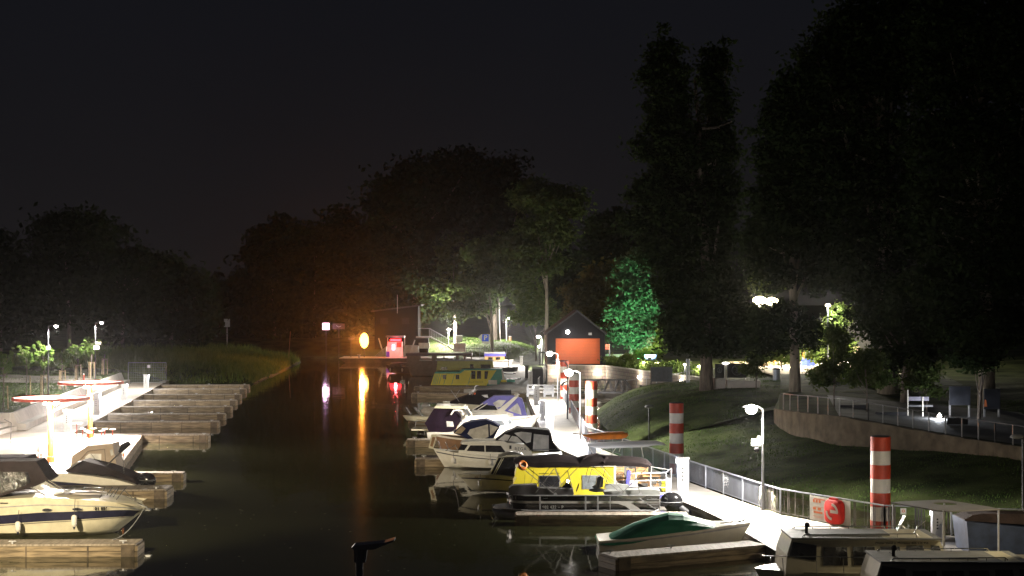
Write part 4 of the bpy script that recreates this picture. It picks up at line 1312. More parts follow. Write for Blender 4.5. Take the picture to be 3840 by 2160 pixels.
# railing of the far quay and its things
qr = [(XX(1700, 250), 250.5), (XX(1900, 246), 246)]
railing(qr, .8, 1.5, 'white pipe railing along the far quay under the parking sign', 1.2, M_steel, .03, solid=1)
t = thing('parking_sign', 'blue square parking sign with a white P on a white arrow board', 'parking sign', W(1817, 1330, 245))
c = W(1818, 1267, 245); s = S(245)
part('post', MB().tube([(c.x, 245, .6), (c.x, 245, c.z + .5)], .06, 8), M_steel, t)
part('arrow_board', MB().side([(c.x - 1.05, c.z), (c.x - .55, c.z + .55), (c.x + .75, c.z + .55), (c.x + .75, c.z - .9), (c.x - .45, c.z - .9), (c.x - .6, c.z - .3)], 244.9, 244.95), M_whitep, t)
part('blue_plate', MB().cbox((c.x + .1, 244.85, c.z), (1.0, .05, 1.05)), mat('sign_blue', (0.01, 0.10, 0.85), .5), t)
text('letter', 'P', 1.0, M_whitep, t, (c.x + .1, 244.8, c.z), bold=.03)
for (px, py, w_, lb) in [(1923, 1262, 3, 'reddish litter bin beside the crooked lamp'), ]:
    p = hit(px - 10, 1281, 200)
    t = thing('litter_bin', lb, 'litter bin', p)
    part('body', MB().lathe([(.25, 0), (.25, .85)], p, 12), mat('brown_bin', (.35, .16, .10), .7), t, True)
    part('rim', MB().lathe([(.27, .85), (.27, .95)], p, 12), M_steel, t, True)

# ================================================================== GABLED HOUSE AND STONE WALL
Yh = 170.0
t = thing('gabled_house', 'dark grey gabled boathouse with a big orange door standing on the stone wall', 'house', (XX(2161, Yh), Yh, 2.7))
hx0, hx1 = XX(2052, Yh), XX(2268, Yh)
zb_, ze, zr = ZZ(1374, Yh), ZZ(1252, Yh), ZZ(1170, Yh)
M_clad = mat('dark_cladding', (0.020, 0.020, 0.024), 0.85, 0.0, spec=.15, var=.15, scale=2, stretch=(6, 6, .3))
xm = XX(2165, Yh)
dx0, dx1, dz0, dz1 = XX(2084, Yh), XX(2250, Yh), ZZ(1365, Yh), ZZ(1269, Yh)
mb = MB()
mb.side([(hx0, zb_), (dx0, zb_), (dx0, dz1), (hx0, dz1)], Yh, Yh + 9)
mb.side([(dx1, zb_), (hx1, zb_), (hx1, dz1), (dx1, dz1)], Yh, Yh + 9)
mb.side([(dx0, zb_), (dx1, zb_), (dx1, dz0), (dx0, dz0)], Yh, Yh + 9)
mb.side([(hx0, dz1), (hx1, dz1), (hx1, ze), (xm, zr), (hx0, ze)], Yh, Yh + 9)
part('wall', mb, M_clad, t)
mb = MB()
for sg, xe in ((-1, hx0), (1, hx1)):
    d_ = Vector((xm - xe, 0, zr - ze)).normalized(); nrm = Vector((-d_.z, 0, d_.x)) * (.16 if sg < 0 else -.16)
    e0 = Vector((xe, Yh - .25, ze)) - d_ * .25; e1 = Vector((xm, Yh - .25, zr))
    mb.prism([e0, e1, e1 + Vector((0, 0, .2)), e0 + nrm], (0, 9.5, 0))
part('roof', mb, mat('dark_roof', (0.05, 0.05, 0.055), .6, var=.2), t)
M_odoor = mat('orange_door', (0.62, 0.12, 0.028), .55, var=.06, scale=1.0)
part('door', MB().box(dx0, dx1, Yh + .25, Yh + .32, dz0, dz1), M_odoor, t)
mb = MB()
for k in range(1, 8):
    mb.box(dx0, dx1, Yh + .235, Yh + .248, dz0 + (dz1 - dz0) * k / 8 - .012, dz0 + (dz1 - dz0) * k / 8 + .012)
part('door_seams', mb, mat('orange_seam', (0.5, 0.10, 0.03), .6), t)
part('gable_lamp', MB().ball(W(2129, 1245, Yh - .3), .22, 10, 6), M_bulbs, t, True)
part('camera_box', MB().cbox(W(2213, 1252, Yh - .2), (.35, .3, .25)), M_steel, t)
light('SPOT', W(2140, 1252, Yh - 3.0), 150, (1, .9, .8), .2, (xm, Yh + .3, 3.2), 120, .9, parent=t)
# left lean-to platform beside the house
t = thing('platform_gate', 'dark steel railing gate of the landing at the left corner of the gabled house', 'gate', W(2045, 1375, 172))
mb = MB()
for px in (2024, 2034, 2044, 2054):
    mb.bar(W(px, 1372, 170.5), W(px, 1322, 170.5), .1)
mb.bar(W(2020, 1322, 170.5), W(2056, 1320, 170.5), .12); mb.bar(W(2020, 1368, 170.5), W(2056, 1368, 170.5), .12)
part('bars', mb, M_dsteel, t)
single('retaining_post', MB().box(2.2, 3.3, 170, 176, DZ - .1, 2.4), M_clad, 'dark block under the landing left of the gabled house', 'wall block')

M_stone = brickmat('pale_stone_blocks', (0.27, 0.225, 0.175), (0.20, 0.165, 0.125), (0.055, 0.045, 0.035), .78, .36, .03)
wp = [(3.72, 176), (3.72, 168.0), (9.75, 166.7), (11.2, 160), (12.6, 154), (14.6, 147), (16.6, 140.2), (18.0, 139.2)]
t = thing('stone_wall', 'curving retaining wall of pale stone blocks below the gabled house, lit by wall lights', 'retaining wall', (wp[0][0], wp[0][1], 0))
wtop = 2.84
for i, ((ax, ay), (bx_, by)) in enumerate(zip(wp[:-1], wp[1:])):
    d_ = Vector((bx_ - ax, by - ay, 0)); L_ = d_.length; d_.normalize(); n_ = Vector((-d_.y, d_.x, 0)) * .35
    # each face in its own frame so that the block pattern runs along the wall
    me_ = MB().box(0, L_ + (.0 if i else 0), 0, .35, -.1, wtop + .0)
    o = bpy.data.objects.new('wall_face', _mesh('wall_face', me_, M_stone, (0, 0, 0), False))
    SC.collection.objects.link(o); o.parent = t
    o.location = (ax - wp[0][0], ay - wp[0][1], 0)
    o.rotation_euler = (0, 0, math.atan2(d_.y, d_.x))
mb = MB()
for (ax, ay), (bx_, by) in zip(wp[:-1], wp[1:]):
    d_ = Vector((bx_ - ax, by - ay, 0)).normalized(); n_ = Vector((-d_.y, d_.x, 0)) * .17
    mb.bar(Vector((ax, ay, wtop + .05)) + n_, Vector((bx_, by, wtop + .05)) + n_, .45, .1)
part('coping', mb, M_conc, t)
for (px, py) in [(2083, 1395), (2243, 1396), (2402, 1415), (2558, 1430)]:
    # nearest point of the wall in that direction
    best = None
    for (ax, ay), (bx_, by) in zip(wp[1:-1], wp[2:]):
        for k in range(40):
            x = ax + (bx_ - ax) * k / 39; y = ay + (by - ay) * k / 39
            e = abs(x / y * FPX + 1920 - px)
            if best is None or e < best[0]: best = (e, x, y, by - ay, bx_ - ax)
    _, x, y, dy_, dx_ = best
    n_ = Vector((dy_, -dx_, 0)).normalized()
    c = Vector((x, y, ZZ(py, y))) + n_ * .12
    part('wall_light', MB().ball(c, .17, 12, 8), M_bulb, t, True)
    light('POINT', c + n_ * .5, 50, (1, .86, .70), .12, parent=t)
# walkway ramp below the wall with its railing
ramp = [(4.9, 161.8, .5), (9.4, 162.3, .55), (11.0, 153, .9), (13.2, 146, 1.5), (15.4, 139, 2.4), (17.5, 134, 2.85)]
rows = []
for (x, y, z), (wx, wy) in zip(ramp, [(4.9, 167.9), (9.8, 166.6), (12.5, 154), (14.7, 146.5), (16.7, 139.5), (18.4, 137)]):
    rows.append([(x, y, z), ((x + wx) / 2, (y + wy) / 2, z), (wx, wy, z)])
struct('ramp', MB().sheet(rows), M_pier)
struct('ramp_side', MB().sheet([[(x, y, -.2), (x, y, z + .02)] for x, y, z in ramp]), M_conc)
railing([(x, y) for x, y, z in ramp[1:]], 0, 1.15, 'dark railing of the ramp rising in front of the stone wall', .26, M_slatd, .05, zs=[z for x, y, z in ramp[1:]])
railing([(2.7, 165.2), (3.3, 176)], DZ, 1.1, 'short railing beside the left end of the stone wall', .3, M_slatd, .05)
# truss gangway
t = thing('truss_gangway', 'steel truss gangway leading from the walkway towards the ramp below the stone wall', 'gangway', (5.6, 150, .6))
A0, A1 = W(2185, 1472, 150), W(2375, 1474, 143)
for off in (Vector((0, 0, 0)), Vector((.2, 1.4, 0))):
    a_, b_ = A0 + off, A1 + off
    mb = MB(); L_ = b_ - a_
    up = Vector((0, 0, 1.15))
    mb.bar(a_, b_, .1).bar(a_ + up + L_ * .0, a_ + up + L_ * .82, .08)
    for k in range(5):
        f0, f1 = k / 5 + .02, k / 5 + .12
        mb.bar(a_ + L_ * f0, a_ + L_ * min(.82, f1) + up, .06)
        mb.bar(a_ + L_ * min(.82, f1) + up, a_ + L_ * (k / 5 + .2), .06)
    part('truss_side', mb, M_dsteel, t)
part('deck', MB().prism([A0, A1, A1 + Vector((.2, 1.4, 0)), A0 + Vector((.2, 1.4, 0))], (0, 0, .06)), M_dsteel, t)
single('float', MB().side([(XX(2168, 152), .02), (XX(2330, 152), .02), (XX(2330, 152), .32), (XX(2168, 152), .32)], 150.6, 152.4), M_conc, 'long pale float under the truss gangway', 'pontoon float')
# dark planter-like box on the ramp corner, blank board, twin posts
t = thing('blank_board', 'blank dark grey board on two posts in front of the stone wall', 'board', W(2480, 1460, 141))
Yb = 141
part('panel', MB().box(XX(2441, Yb), XX(2521, Yb), Yb, Yb + .08, ZZ(1431, Yb), ZZ(1376, Yb)), mat('grey_board', (0.10, 0.105, 0.115), .6), t)
for px in (2441.5, 2520):
    part('post', MB().box(XX(px, Yb) - .04, XX(px, Yb) + .04, Yb + .09, Yb + .17, 1.2, ZZ(1376, Yb)), M_dsteel, t)
t = thing('tall_posts', 'pair of tall slim pale posts beside the big dark trunk', 'post', W(2580, 1436, 136))
for px in (2576, 2584):
    part('post', MB().tube([W(px, 1440, 136), W(px, 1346, 136)], .07, 8), M_steel, t)
single('mooring_box', MB().side([(XX(2400, 142), ZZ(1468, 142)), (XX(2444, 142), ZZ(1464, 142)), (XX(2440, 142), ZZ(1450, 142)), (XX(2402, 142), ZZ(1446, 142))], 142, 143.2), M_black, 'small black covered box at the top of the gangway', 'box')

# ================================================================== PARK PLAZA ON THE RIGHT
def wallpt(px, pyb, pyt):
    b = hit(px, pyb, 70, 140)
    return b, Vector((XX(px, b.y), b.y, ZZ(pyt, b.y)))
wb, wt = [], []
for px, pb, pt in [(2902, 1585, 1533), (2920, 1606, 1536), (2960, 1622, 1542), (3020, 1645, 1548), (3080, 1662, 1555), (3150, 1670, 1563), (3240, 1679, 1578), (3330, 1686, 1594), (3420, 1690, 1610), (3520, 1693, 1628), (3620, 1700, 1645), (3720, 1712, 1660), (3830, 1728, 1677), (3960, 1745, 1695), (4200, 1780, 1730)]:
    b, tt = wallpt(px, pb, pt)
    wb.append(b); wt.append(tt)
# smooth the line on plan
for _ in range(3):
    ys = [p.y for p in wb]
    for i in range(1, len(wb) - 1):
        wb[i].y = (ys[i - 1] + 2 * ys[i] + ys[i + 1]) / 4
PXW = [2902, 2920, 2960, 3020, 3080, 3150, 3240, 3330, 3420, 3520, 3620, 3720, 3830, 3960, 4200]
PTW = [1533, 1536, 1542, 1548, 1555, 1563, 1578, 1594, 1610, 1628, 1645, 1660, 1677, 1695, 1730]
for i, b in enumerate(wb):
    b.x = XX(PXW[i], b.y)
    b.z = Hz(b.x, b.y) - .5
    wt[i] = Vector((b.x, b.y, ZZ(PTW[i], b.y)))
M_wallp = mat('brown_concrete_panels', (0.15, 0.115, 0.075), 0.95, var=.3, scale=1.6, bump=.6, bscale=4)
t = thing('concrete_wall', 'long curving brown retaining wall of rough upright slabs above the dark grass', 'retaining wall', wb[0])
def interp(L, f):
    i = min(int(f), len(L) - 2); u = f - i
    return L[i] * (1 - u) + L[i + 1] * u
mb = MB(); n = 52; g = random.Random(5)
for k in range(n):
    f0, f1 = (len(wb) - 1) * k / n, (len(wb) - 1) * (k + 1) / n - .0025
    a0, a1, c0, c1 = interp(wb, f0), interp(wb, f1), interp(wt, f0), interp(wt, f1)
    d_ = Vector((a1.x - a0.x, a1.y - a0.y, 0)).normalized(); n_ = Vector((-d_.y, d_.x, 0)) * .3
    o_ = Vector((d_.y, -d_.x, 0)) * g.uniform(0, .008)
    dz_ = Vector((0, 0, g.uniform(-.03, .02)))
    mb.loft([[a0 + o_, a1 + o_, a1 + n_, a0 + n_], [c0 + o_ + dz_, c1 + o_ + dz_, c1 + n_, c0 + n_]], True, True)
part('slabs', mb, M_wallp, t)
def plaza_z(x, y):
    best = min(range(len(wt)), key=lambda i: (wt[i].x - x) ** 2 + (wt[i].y - y) ** 2)
    return wt[best].z
rows = []
for k, f in enumerate([0, .04, .1, .2, .35, .55, .8, 1.0]):
    row = []
    for i, w_ in enumerate(wt):
        far = Vector((w_.x * 1.18 + 4, 138 + max(0, 6 - i), 3.05))
        z = (w_.z - .06) * (1 - f) + 3.05 * f
        p = w_ + (far - w_) * f
        row.append((p.x, p.y, z + .1 * f))
    x0_, y0_, z0_ = row[0]
    row[0] = (x0_, y0_, z0_ - (.25 if k else 0))
    row.insert(0, (x0_ - (7 if k else .4), y0_ + .5, Hz(x0_ - 7, y0_ + .5) - .08 if k else z0_ - .1))
    rows.append(row)
M_park = mat('park_lawn', (0.03, 0.042, 0.018), 0.95, var=.35, scale=.5, bump=.4, col2=(0.05, 0.065, 0.028))
M_ppath = mat('park_paving', (0.17, 0.17, 0.175), 0.75, var=.25, scale=.5, bump=.2)
struct('park_ground', MB().sheet(rows), M_park)
prow = []
for k in range(9):
    f = .03 + .05 * k
    row = []
    for i in range(5, len(wt)):
        w_ = wt[i]
        far = Vector((w_.x * 1.18 + 4, 138 + max(0, 6 - i), 3.05))
        p = w_ + (far - w_) * f
        row.append((p.x, p.y, (w_.z - .06) * (1 - f) + 3.05 * f + .1 * f + .04))
    prow.append(row)
struct('park_path', MB().sheet(prow), M_ppath)
def pz(px, py):
    """point of the park ground seen at a pixel, found on the plaza level"""
    return G(px, py, 2.9)
# strip railing along the wall top
rp = [Vector((w_.x + .35, w_.y + .25, w_.z)) for w_ in wt[1:-1]]
t = thing('park_railing', 'low dark railing with thin posts along the top of the brown wall', 'railing', rp[0])
mb = MB()
for a_, b_ in zip(rp[:-1], rp[1:]):
    mb.bar(a_ + Vector((0, 0, 1.0)), b_ + Vector((0, 0, 1.0)), .05)
part('handrail', mb, M_dsteel, t)
k = 0.0
while k < len(rp) - 1:
    c = interp(rp, k)
    part('post', MB().bar(c, c + Vector((0, 0, 1.0)), .06), M_steel if rnd.random() < .6 else M_dsteel, t)
    k += .62
# anchor boards
Ya = 128
def anchor(c, r, t):
    mb = MB().ring((c.x, c.z), r * .88, r, c.y - .03, c.y - .01).ring((c.x, c.z), r * .72, r * .76, c.y - .03, c.y - .01)
    y0, y1 = c.y - .03, c.y - .01
    mb.box(c.x - r * .05, c.x + r * .05, y0, y1, c.z - r * .42, c.z + r * .3)
    mb.box(c.x - r * .2, c.x + r * .2, y0, y1, c.z + r * .15, c.z + r * .22)
    mb.ring((c.x, c.z + r * .38), r * .05, r * .11, y0, y1)
    mb.ring((c.x, c.z - r * .08), r * .33, r * .42, y0, y1, 200, 340)
    part('anchor_emblem', mb, mat('dim_emblem', (0.14, 0.15, 0.15), .6), t)
for (x0_, x1_, lb, r_) in [(2681, 2716, 'narrow black board with a ringed anchor emblem', 10), (2727, 2800, 'wide black board with a ringed anchor emblem', 20)]:
    t = thing('anchor_board', lb, 'board', W((x0_ + x1_) / 2, 1430, Ya))
    part('panel', MB().box(XX(x0_, Ya), XX(x1_, Ya), Ya, Ya + .1, ZZ(1417, Ya), ZZ(1364, Ya)), mat('black_board', (0.02, 0.022, 0.022), .6), t)
    for lx in (x0_ + 3, x1_ - 5):
        part('leg', MB().box(XX(lx, Ya), XX(lx + 2, Ya), Ya + .02, Ya + .1, 2.6, ZZ(1417, Ya)), M_steel, t)
    anchor(Vector((XX((x0_ + x1_) / 2, Ya), Ya, ZZ(1388, Ya))), r_ / S(Ya), t)
t = thing('light_column', 'slim lit white column between the two anchor boards', 'light column', W(2721, 1430, Ya))
part('column', MB().tube([W(2721, 1440, Ya), W(2721, 1360, Ya)], .1, 10), M_whitep, t, True)
part('lens', MB().ball(W(2721, 1362, Ya), .2, 10, 6, 1.4, 1, .4), M_bulbs, t, True)
light('POINT', W(2721, 1372, Ya + .9), 90, (.75, .85, 1), .1, parent=t)
t = thing('low_plinth', 'low stone plinth block in front of the anchor boards', 'plinth', W(2770, 1450, 124))
part('block', MB().box(XX(2728, 124), XX(2852, 124), 124, 125, 2.5, ZZ(1427, 124)), M_conc, t)
part('small_block', MB().box(XX(2678, 124), XX(2722, 124), 124.2, 125, 2.5, ZZ(1420, 124)), M_conc, t)
t = thing('park_bin', 'pale cylindrical litter bin on the lit park lawn', 'litter bin', W(2912, 1430, 135))
part('body', MB().lathe([(.32, 0), (.32, .95)], W(2912, 1428, 135), 16), M_steel, t, True)
part('cap', MB().lathe([(.34, .95), (.34, 1.05), (.1, 1.1)], W(2912, 1428, 135), 16), M_dsteel, t, True)
# benches on the plaza
def pbench(px, py, Y, w_, lb):
    c = W(px, py, Y)
    t = thing('park_bench', lb, 'bench', (c.x, c.y, c.z), 'benches on the park terrace')
    part('seat', MB().box(c.x - w_ / 2, c.x + w_ / 2, c.y, c.y + .5, c.z + .42, c.z + .48), M_dsteel, t)
    part('backrest', MB().prism([(c.x - w_ / 2, c.y, c.z + .5), (c.x + w_ / 2, c.y, c.z + .5), (c.x + w_ / 2, c.y - .15, c.z + .9), (c.x - w_ / 2, c.y - .15, c.z + .9)], (0, .05, 0)), M_dsteel, t)
    for sx in (-1, 1):
        part('leg', MB().box(c.x + sx * (w_ / 2 - .1) - .04, c.x + sx * (w_ / 2 - .1) + .04, c.y, c.y + .48, c.z, c.z + .42), M_dsteel, t)
pbench(3200, 1572, 101, 1.8, 'dark slatted bench left, behind the brown wall railing')
pbench(3340, 1600, 97, 1.9, 'dark bench beside the pale lit paving')
pbench(3590, 1625, 92, 1.2, 'small bench at the right end of the terrace')
# white framed board on posts with spot light
Yw = 97
t = thing('framed_board', 'white framed display board on two white posts beside the bright spot light', 'display board', W(3440, 1560, Yw))
for px in (3405, 3461):
    part('post', MB().box(XX(px - 2, Yw), XX(px + 2, Yw), Yw, Yw + .07, 2.2, ZZ(1462 if px < 3430 else 1488, Yw)), M_whitep, t)
part('top_board', MB().box(XX(3407, Yw), XX(3485, Yw), Yw + .08, Yw + .12, ZZ(1503, Yw), ZZ(1488, Yw)), mat('lavender_board', (.20, .19, .24), .7), t)
part('lower_board', MB().box(XX(3407, Yw), XX(3500, Yw), Yw + .08, Yw + .12, ZZ(1526, Yw), ZZ(1519, Yw)), M_dsteel, t)
t = thing('ground_spotlight', 'small bright white spot light on a bollard by the framed board', 'spot light', W(3523, 1595, 96))
part('bollard', MB().lathe([(.07, 0), (.07, .75)], W(3523, 1598, 96), 10), M_steel, t, True)
part('lens', MB().ball(W(3523, 1562, 96), .16, 12, 8, .8, .8, 1.2), M_bulb, t, True)
light('POINT', W(3521, 1560, 95.6), 60, (.88, .93, 1), .08, parent=t)
for (x0_, x1_, y0_, y1_, lb) in [(3560, 3640, 1448, 1520, 'large unlit poster board left of the two-stemmed tree'), (3690, 3752, 1458, 1535, 'unlit poster board with an orange shape near the right edge')]:
    Y = 97
    t = thing('poster_board', lb, 'poster board', W((x0_ + x1_) / 2, 1580, Y))
    part('frame', MB().box(XX(x0_, Y), XX(x1_, Y), Y, Y + .08, ZZ(y1_, Y), ZZ(y0_, Y)), M_dsteel, t)
    part('poster', MB().box(XX(x0_ + 3, Y), XX(x1_ - 3, Y), Y - .02, Y - .005, ZZ(y1_ - 3, Y), ZZ(y0_ + 3, Y)), mat('dim_poster', (0.03, 0.032, 0.04), .7, var=.5, scale=.8, spec=.1), t)
    if x0_ > 3600:
        part('orange_shape', MB().prism([W(3690, 1525, Y - .025), W(3702, 1525, Y - .025), W(3698, 1500, Y - .025), W(3693, 1498, Y - .025)], (0, -.005, 0)), M_or, t)
    for px in (x0_ + 4, x1_ - 4):
        part('post', MB().box(XX(px, Y) - .05, XX(px, Y) + .05, Y + .09, Y + .18, 2.0, ZZ(y1_, Y) + .3), M_steel, t)

# playground and lit buildings behind the trees
t = thing('playground_tower', 'orange and blue playground climbing frame glimpsed between the trees', 'playground frame', W(2990, 1400, 160))
M_orp = mat('orange_plastic', (0.75, 0.22, 0.04), .5); M_blp = mat('blue_plastic', (0.05, 0.08, 0.6), .5)
for px in (2860, 2905, 3015, 3050, 3120):
    part('post', MB().tube([W(px, 1408, 160), W(px, 1322, 160)], .12, 8), M_orp, t, True)
part('slide', MB().prism([W(3010, 1345, 159.8), W(3050, 1345, 159.8), W(3060, 1382, 159.8), W(3000, 1382, 159.8)], (0, .3, 0)), M_blp, t)
part('roof', MB().prism([W(3015, 1345, 160), W(3060, 1345, 160), W(3038, 1318, 160)], (0, 1.5, 0)), M_blp, t)
part('panel', MB().prism([W(3100, 1385, 160), W(3135, 1385, 160), W(3135, 1345, 160), W(3100, 1345, 160)], (0, .2, 0)), mat('lime_plastic', (.35, .55, .05), .5), t)
part('ropes', MB().tube([W(2870, 1330, 160), W(2900, 1400, 160)], .04, 5).tube([W(2900, 1330, 160), W(2870, 1400, 160)], .04, 5), M_orp, t)
slabp = MB().box(XX(2790, 160), XX(3240, 160), 142, 172, 3.02, 3.14)
struct('playground_surface', slabp, mat('sand', (0.45, 0.38, 0.27), .95, var=.15))
t = thing('park_building', 'pale grey building wall glimpsed through the leaves above the playground', 'building', W(3150, 1400, 178))
part('wall', MB().box(XX(3130, 178), XX(3275, 178), 178, 186, 3, ZZ(1200, 178)), mat('grey_render', (0.16, 0.16, 0.16), .9), t)
part('roof', MB().box(XX(3125, 178), XX(3280, 178), 177.6, 186.4, ZZ(1200, 178), ZZ(1194, 178)), M_dsteel, t)
for px in (3150, 3200):
    part('window', MB().box(XX(px, 178), XX(px + 24, 178), 177.93, 177.97, ZZ(1330, 178), ZZ(1300, 178)), glow('warm_window', (1, .72, .4), 1.6), t)
PL_ = 'lamp posts of the park seen between the trees'
for (px, py, Y, pw, lb, col, bs) in [(2848, 1126, 172, 1700, 'pair of glaring floodlights high between the tree crowns, left head', (1, .88, .60), .62), (2893, 1130, 172, 1700, 'pair of glaring floodlights high between the tree crowns, right head', (1, .88, .60), .62),
        (3105, 1145, 150, 1000, 'park lamp half hidden by leaves right of the pale trunk', (1, .95, .85), .22),
        (2509, 1366, 152, 170, 'small park lamp behind the shrubs, above the blank board', (1, .92, .75), .17), (2412, 1362, 160, 220, 'park lamp glowing behind the shrubs left of the blue banner', (1, .92, .75), .2),
        (2624, 1375, 145, 120, 'park lamp just left of the big poplar trunk', (1, .88, .68), .2), (2555, 1352, 200, 260, 'cool white small park lamp behind the poplar branches', (.9, .95, 1), .22), (2463, 1362, 156, 170, 'park lamp right of the blue banner', (1, .93, .8), .17),
        (2568, 1367, 148, 90, 'tiny park lamp above the ramp railing', (1, .95, .9), .13), (3168, 1355, 150, 1100, 'lamp half hidden behind the bright shrub by the playground', (1, .9, .66), .3), (2945, 1340, 158, 1500, 'lamp over the playground sand behind the pale trunk', (1, .88, .66), .2), (3080, 1335, 162, 1500, 'lamp lighting the blue slide of the playground', (1, .9, .7), .18)]:
    c = W(px, py, Y)
    t = thing('park_lamp', lb, 'park lamp', (c.x, Y, Hz(c.x, Y)), PL_)
    part('pole', MB().tube([(c.x, Y + .1, Hz(c.x, Y)), (c.x, Y + .1, c.z)], .06, 7), M_dsteel, t, True)
    part('lens', MB().ball(c, bs, 12, 8, 1.2, .8, .7), glow('park_glow', (1, .86, .58), 12), t, True)
    light('POINT', c + Vector((0, -bs - .2, -.1)), pw, col, .15, parent=t)
t = thing('blue_banner', 'small blue banner among the lit shrubs behind the stone wall', 'banner', W(2440, 1360, 185))
part('cloth', MB().box(XX(2417, 185), XX(2461, 185), 185, 185.05, ZZ(1347, 185), ZZ(1330, 185)), mat('banner_blue', (.04, .10, .28), .7), t)
for lx in (2418, 2459):
    part('post', MB().box(XX(lx, 185), XX(lx + 1.5, 185), 185.05, 185.12, 2.8, ZZ(1330, 185)), M_dsteel, t)
t = thing('direction_sign', 'small orange-red finger sign at the right corner of the gabled house', 'sign', W(2286, 1360, 182))
for k, py in enumerate((1294, 1301, 1308)):
    part('plate', MB().box(XX(2270, 182), XX(2286, 182), 182, 182.05, ZZ(py + 2.6, 182), ZZ(py - 2.6, 182)), M_red, t)
part('post', MB().box(XX(2284, 182), XX(2288, 182), 182.06, 182.2, 2.8, ZZ(1290, 182)), M_dsteel, t)
light('SPOT', W(2290, 1330, 178), 300, (1, .9, .8), .1, W(2275, 1300, 182), 60, parent=t)
single('low_park_wall', MB().box(XX(2270, 190), XX(2400, 190), 190, 190.4, 2.8, ZZ(1328, 190)), M_conc, 'long low pale wall behind the shrubs right of the gabled house', 'low wall')
# coloured floodlight of the green tree
p = Vector((XX(2392, 178), 178, Hz(XX(2392, 178), 178)))
t = thing('green_floodlight', 'ground floodlight shining green up into the tree right of the gabled house', 'floodlight', p)
part('housing', MB().cbox(p + Vector((0, 0, .25)), (.4, .3, .3)), M_dsteel, t)
part('lens', MB().cbox(p + Vector((0, -.05, .42)), (.3, .2, .04)), glow('green_glow', (.2, 1, .4), 4), t)
light('SPOT', p + Vector((0, 0, .5)), 4600, (.30, 1, .44), .3, W(2370, 1180, 184), 95, .6, parent=t)
p = Vector((XX(2436, 184), 184, Hz(XX(2436, 184), 184)))
t = thing('warm_floodlight', 'ground floodlight shining warm white up into the small tree', 'floodlight', p)
part('housing', MB().cbox(p + Vector((0, 0, .25)), (.4, .3, .3)), M_dsteel, t)
part('lens', MB().cbox(p + Vector((0, -.05, .42)), (.3, .2, .04)), M_bulbs, t)
light('SPOT', p + Vector((0, 0, .5)), 1200, (1, .88, .6), .15, W(2436, 1270, 190), 90, .6, parent=t)

# ================================================================== BOATS
def lerp_pts(P, u):
    f = u * (len(P) - 1); i = min(int(f), len(P) - 2); v = f - i
    return P[i][0] * (1 - v) + P[i + 1][0] * v, P[i][1] * (1 - v) + P[i + 1][1] * v

class Hull:
    """hull from the near-side outline in pixels, stern to bow"""
    def __init__(s, sheer, keel, B, Y0, stern=.86, fine=2.2, full=.45, dbl=False):
        s.sheer, s.keel, s.B, s.Y0, s.Yc = sheer, keel, B, Y0, Y0 + B / 2
        s.stern, s.fine, s.full, s.dbl = stern, fine, full, dbl
    def w(s, u):
        if s.dbl and u < .3:
            return s.B / 2 * max(.04, 1 - ((.3 - u) / .3) ** s.fine)
        if u > s.full:
            return s.B / 2 * max(.03, 1 - ((u - s.full) / (1 - s.full)) ** s.fine)
        return s.B / 2 * (s.stern + (1 - s.stern) * min(1, u / s.full))
    def pt(s, u, f, side=-1, out=0.0):
        """f 0 at the deck edge, 1 at the bottom"""
        w = s.w(u)
        Yn = s.Yc - w
        a = lerp_pts(s.sheer, u); b = lerp_pts(s.keel, u)
        px = a[0] + (b[0] - a[0]) * f; py = a[1] + (b[1] - a[1]) * f
        k = 1 - .16 * f * f if f < .9 else .84 - 2.2 * (f - .9)
        yy = w * k + out
        return Vector((XX(px, Yn), s.Yc + side * yy, ZZ(py, Yn)))
    def mesh(s, n=26):
        rings = []
        fs = [0, .3, .6, .9, 1.06]
        for i in range(n + 1):
            u = i / n
            near = [s.pt(u, f, -1) for f in fs]
            far = [s.pt(u, f, 1) for f in reversed(fs)]
            rings.append(near + far)
        return MB().loft(rings, True, True)
    def strip(s, f0, f1, u0=0, u1=1, out=.012, n=26, sides=(-1, 1)):
        mb = MB()
        F0 = f0 if callable(f0) else (lambda u: f0)
        F1 = f1 if callable(f1) else (lambda u: f1)
        for sd in sides:
            g = []
            for i in range(n + 1):
                u = u0 + (u1 - u0) * i / n
                a, b = F0(u), F1(u)
                g.append([s.pt(u, a + (b - a) * k / 3, sd, out) for k in range(4)])
            mb.sheet(g)
        return mb

class Side:
    """a body whose near side is an outline in pixels; y leans in by t0 towards the top"""
    def __init__(s, pts, Yn, width, t0=0.0):
        s.P = [(XX(a, Yn), ZZ(b, Yn)) for a, b in pts]
        s.Yn, s.wd, s.t = Yn, width, t0
        zs = [p[1] for p in s.P]; s.lo, s.hi = min(zs), max(zs)
    def mesh(s):
        return MB().side(s.P, s.Yn, s.Yn + s.wd, s.t, s.t)
    def y(s, z, off=0):
        return s.Yn + s.t * (z - s.lo) / max(1e-6, s.hi - s.lo) - off
    def panel(s, pts, off=.012, th=.012, mb=None):
        mb = mb or MB()
        Q = [(XX(a, s.Yn), ZZ(b, s.Yn)) for a, b in pts]
        return mb.prism([(x, s.y(z, off), z) for x, z in Q], (0, -th, 0))

def tubes(pairs, Y, r=.022, mb=None, Y2=None):
    mb = mb or MB()
    for q in pairs:
        mb.tube([W(a, b, (Y if Y2 is None else Y + (Y2 - Y) * (i % 2))) for i, (a, b) in enumerate(q)], r, 6)
    return mb

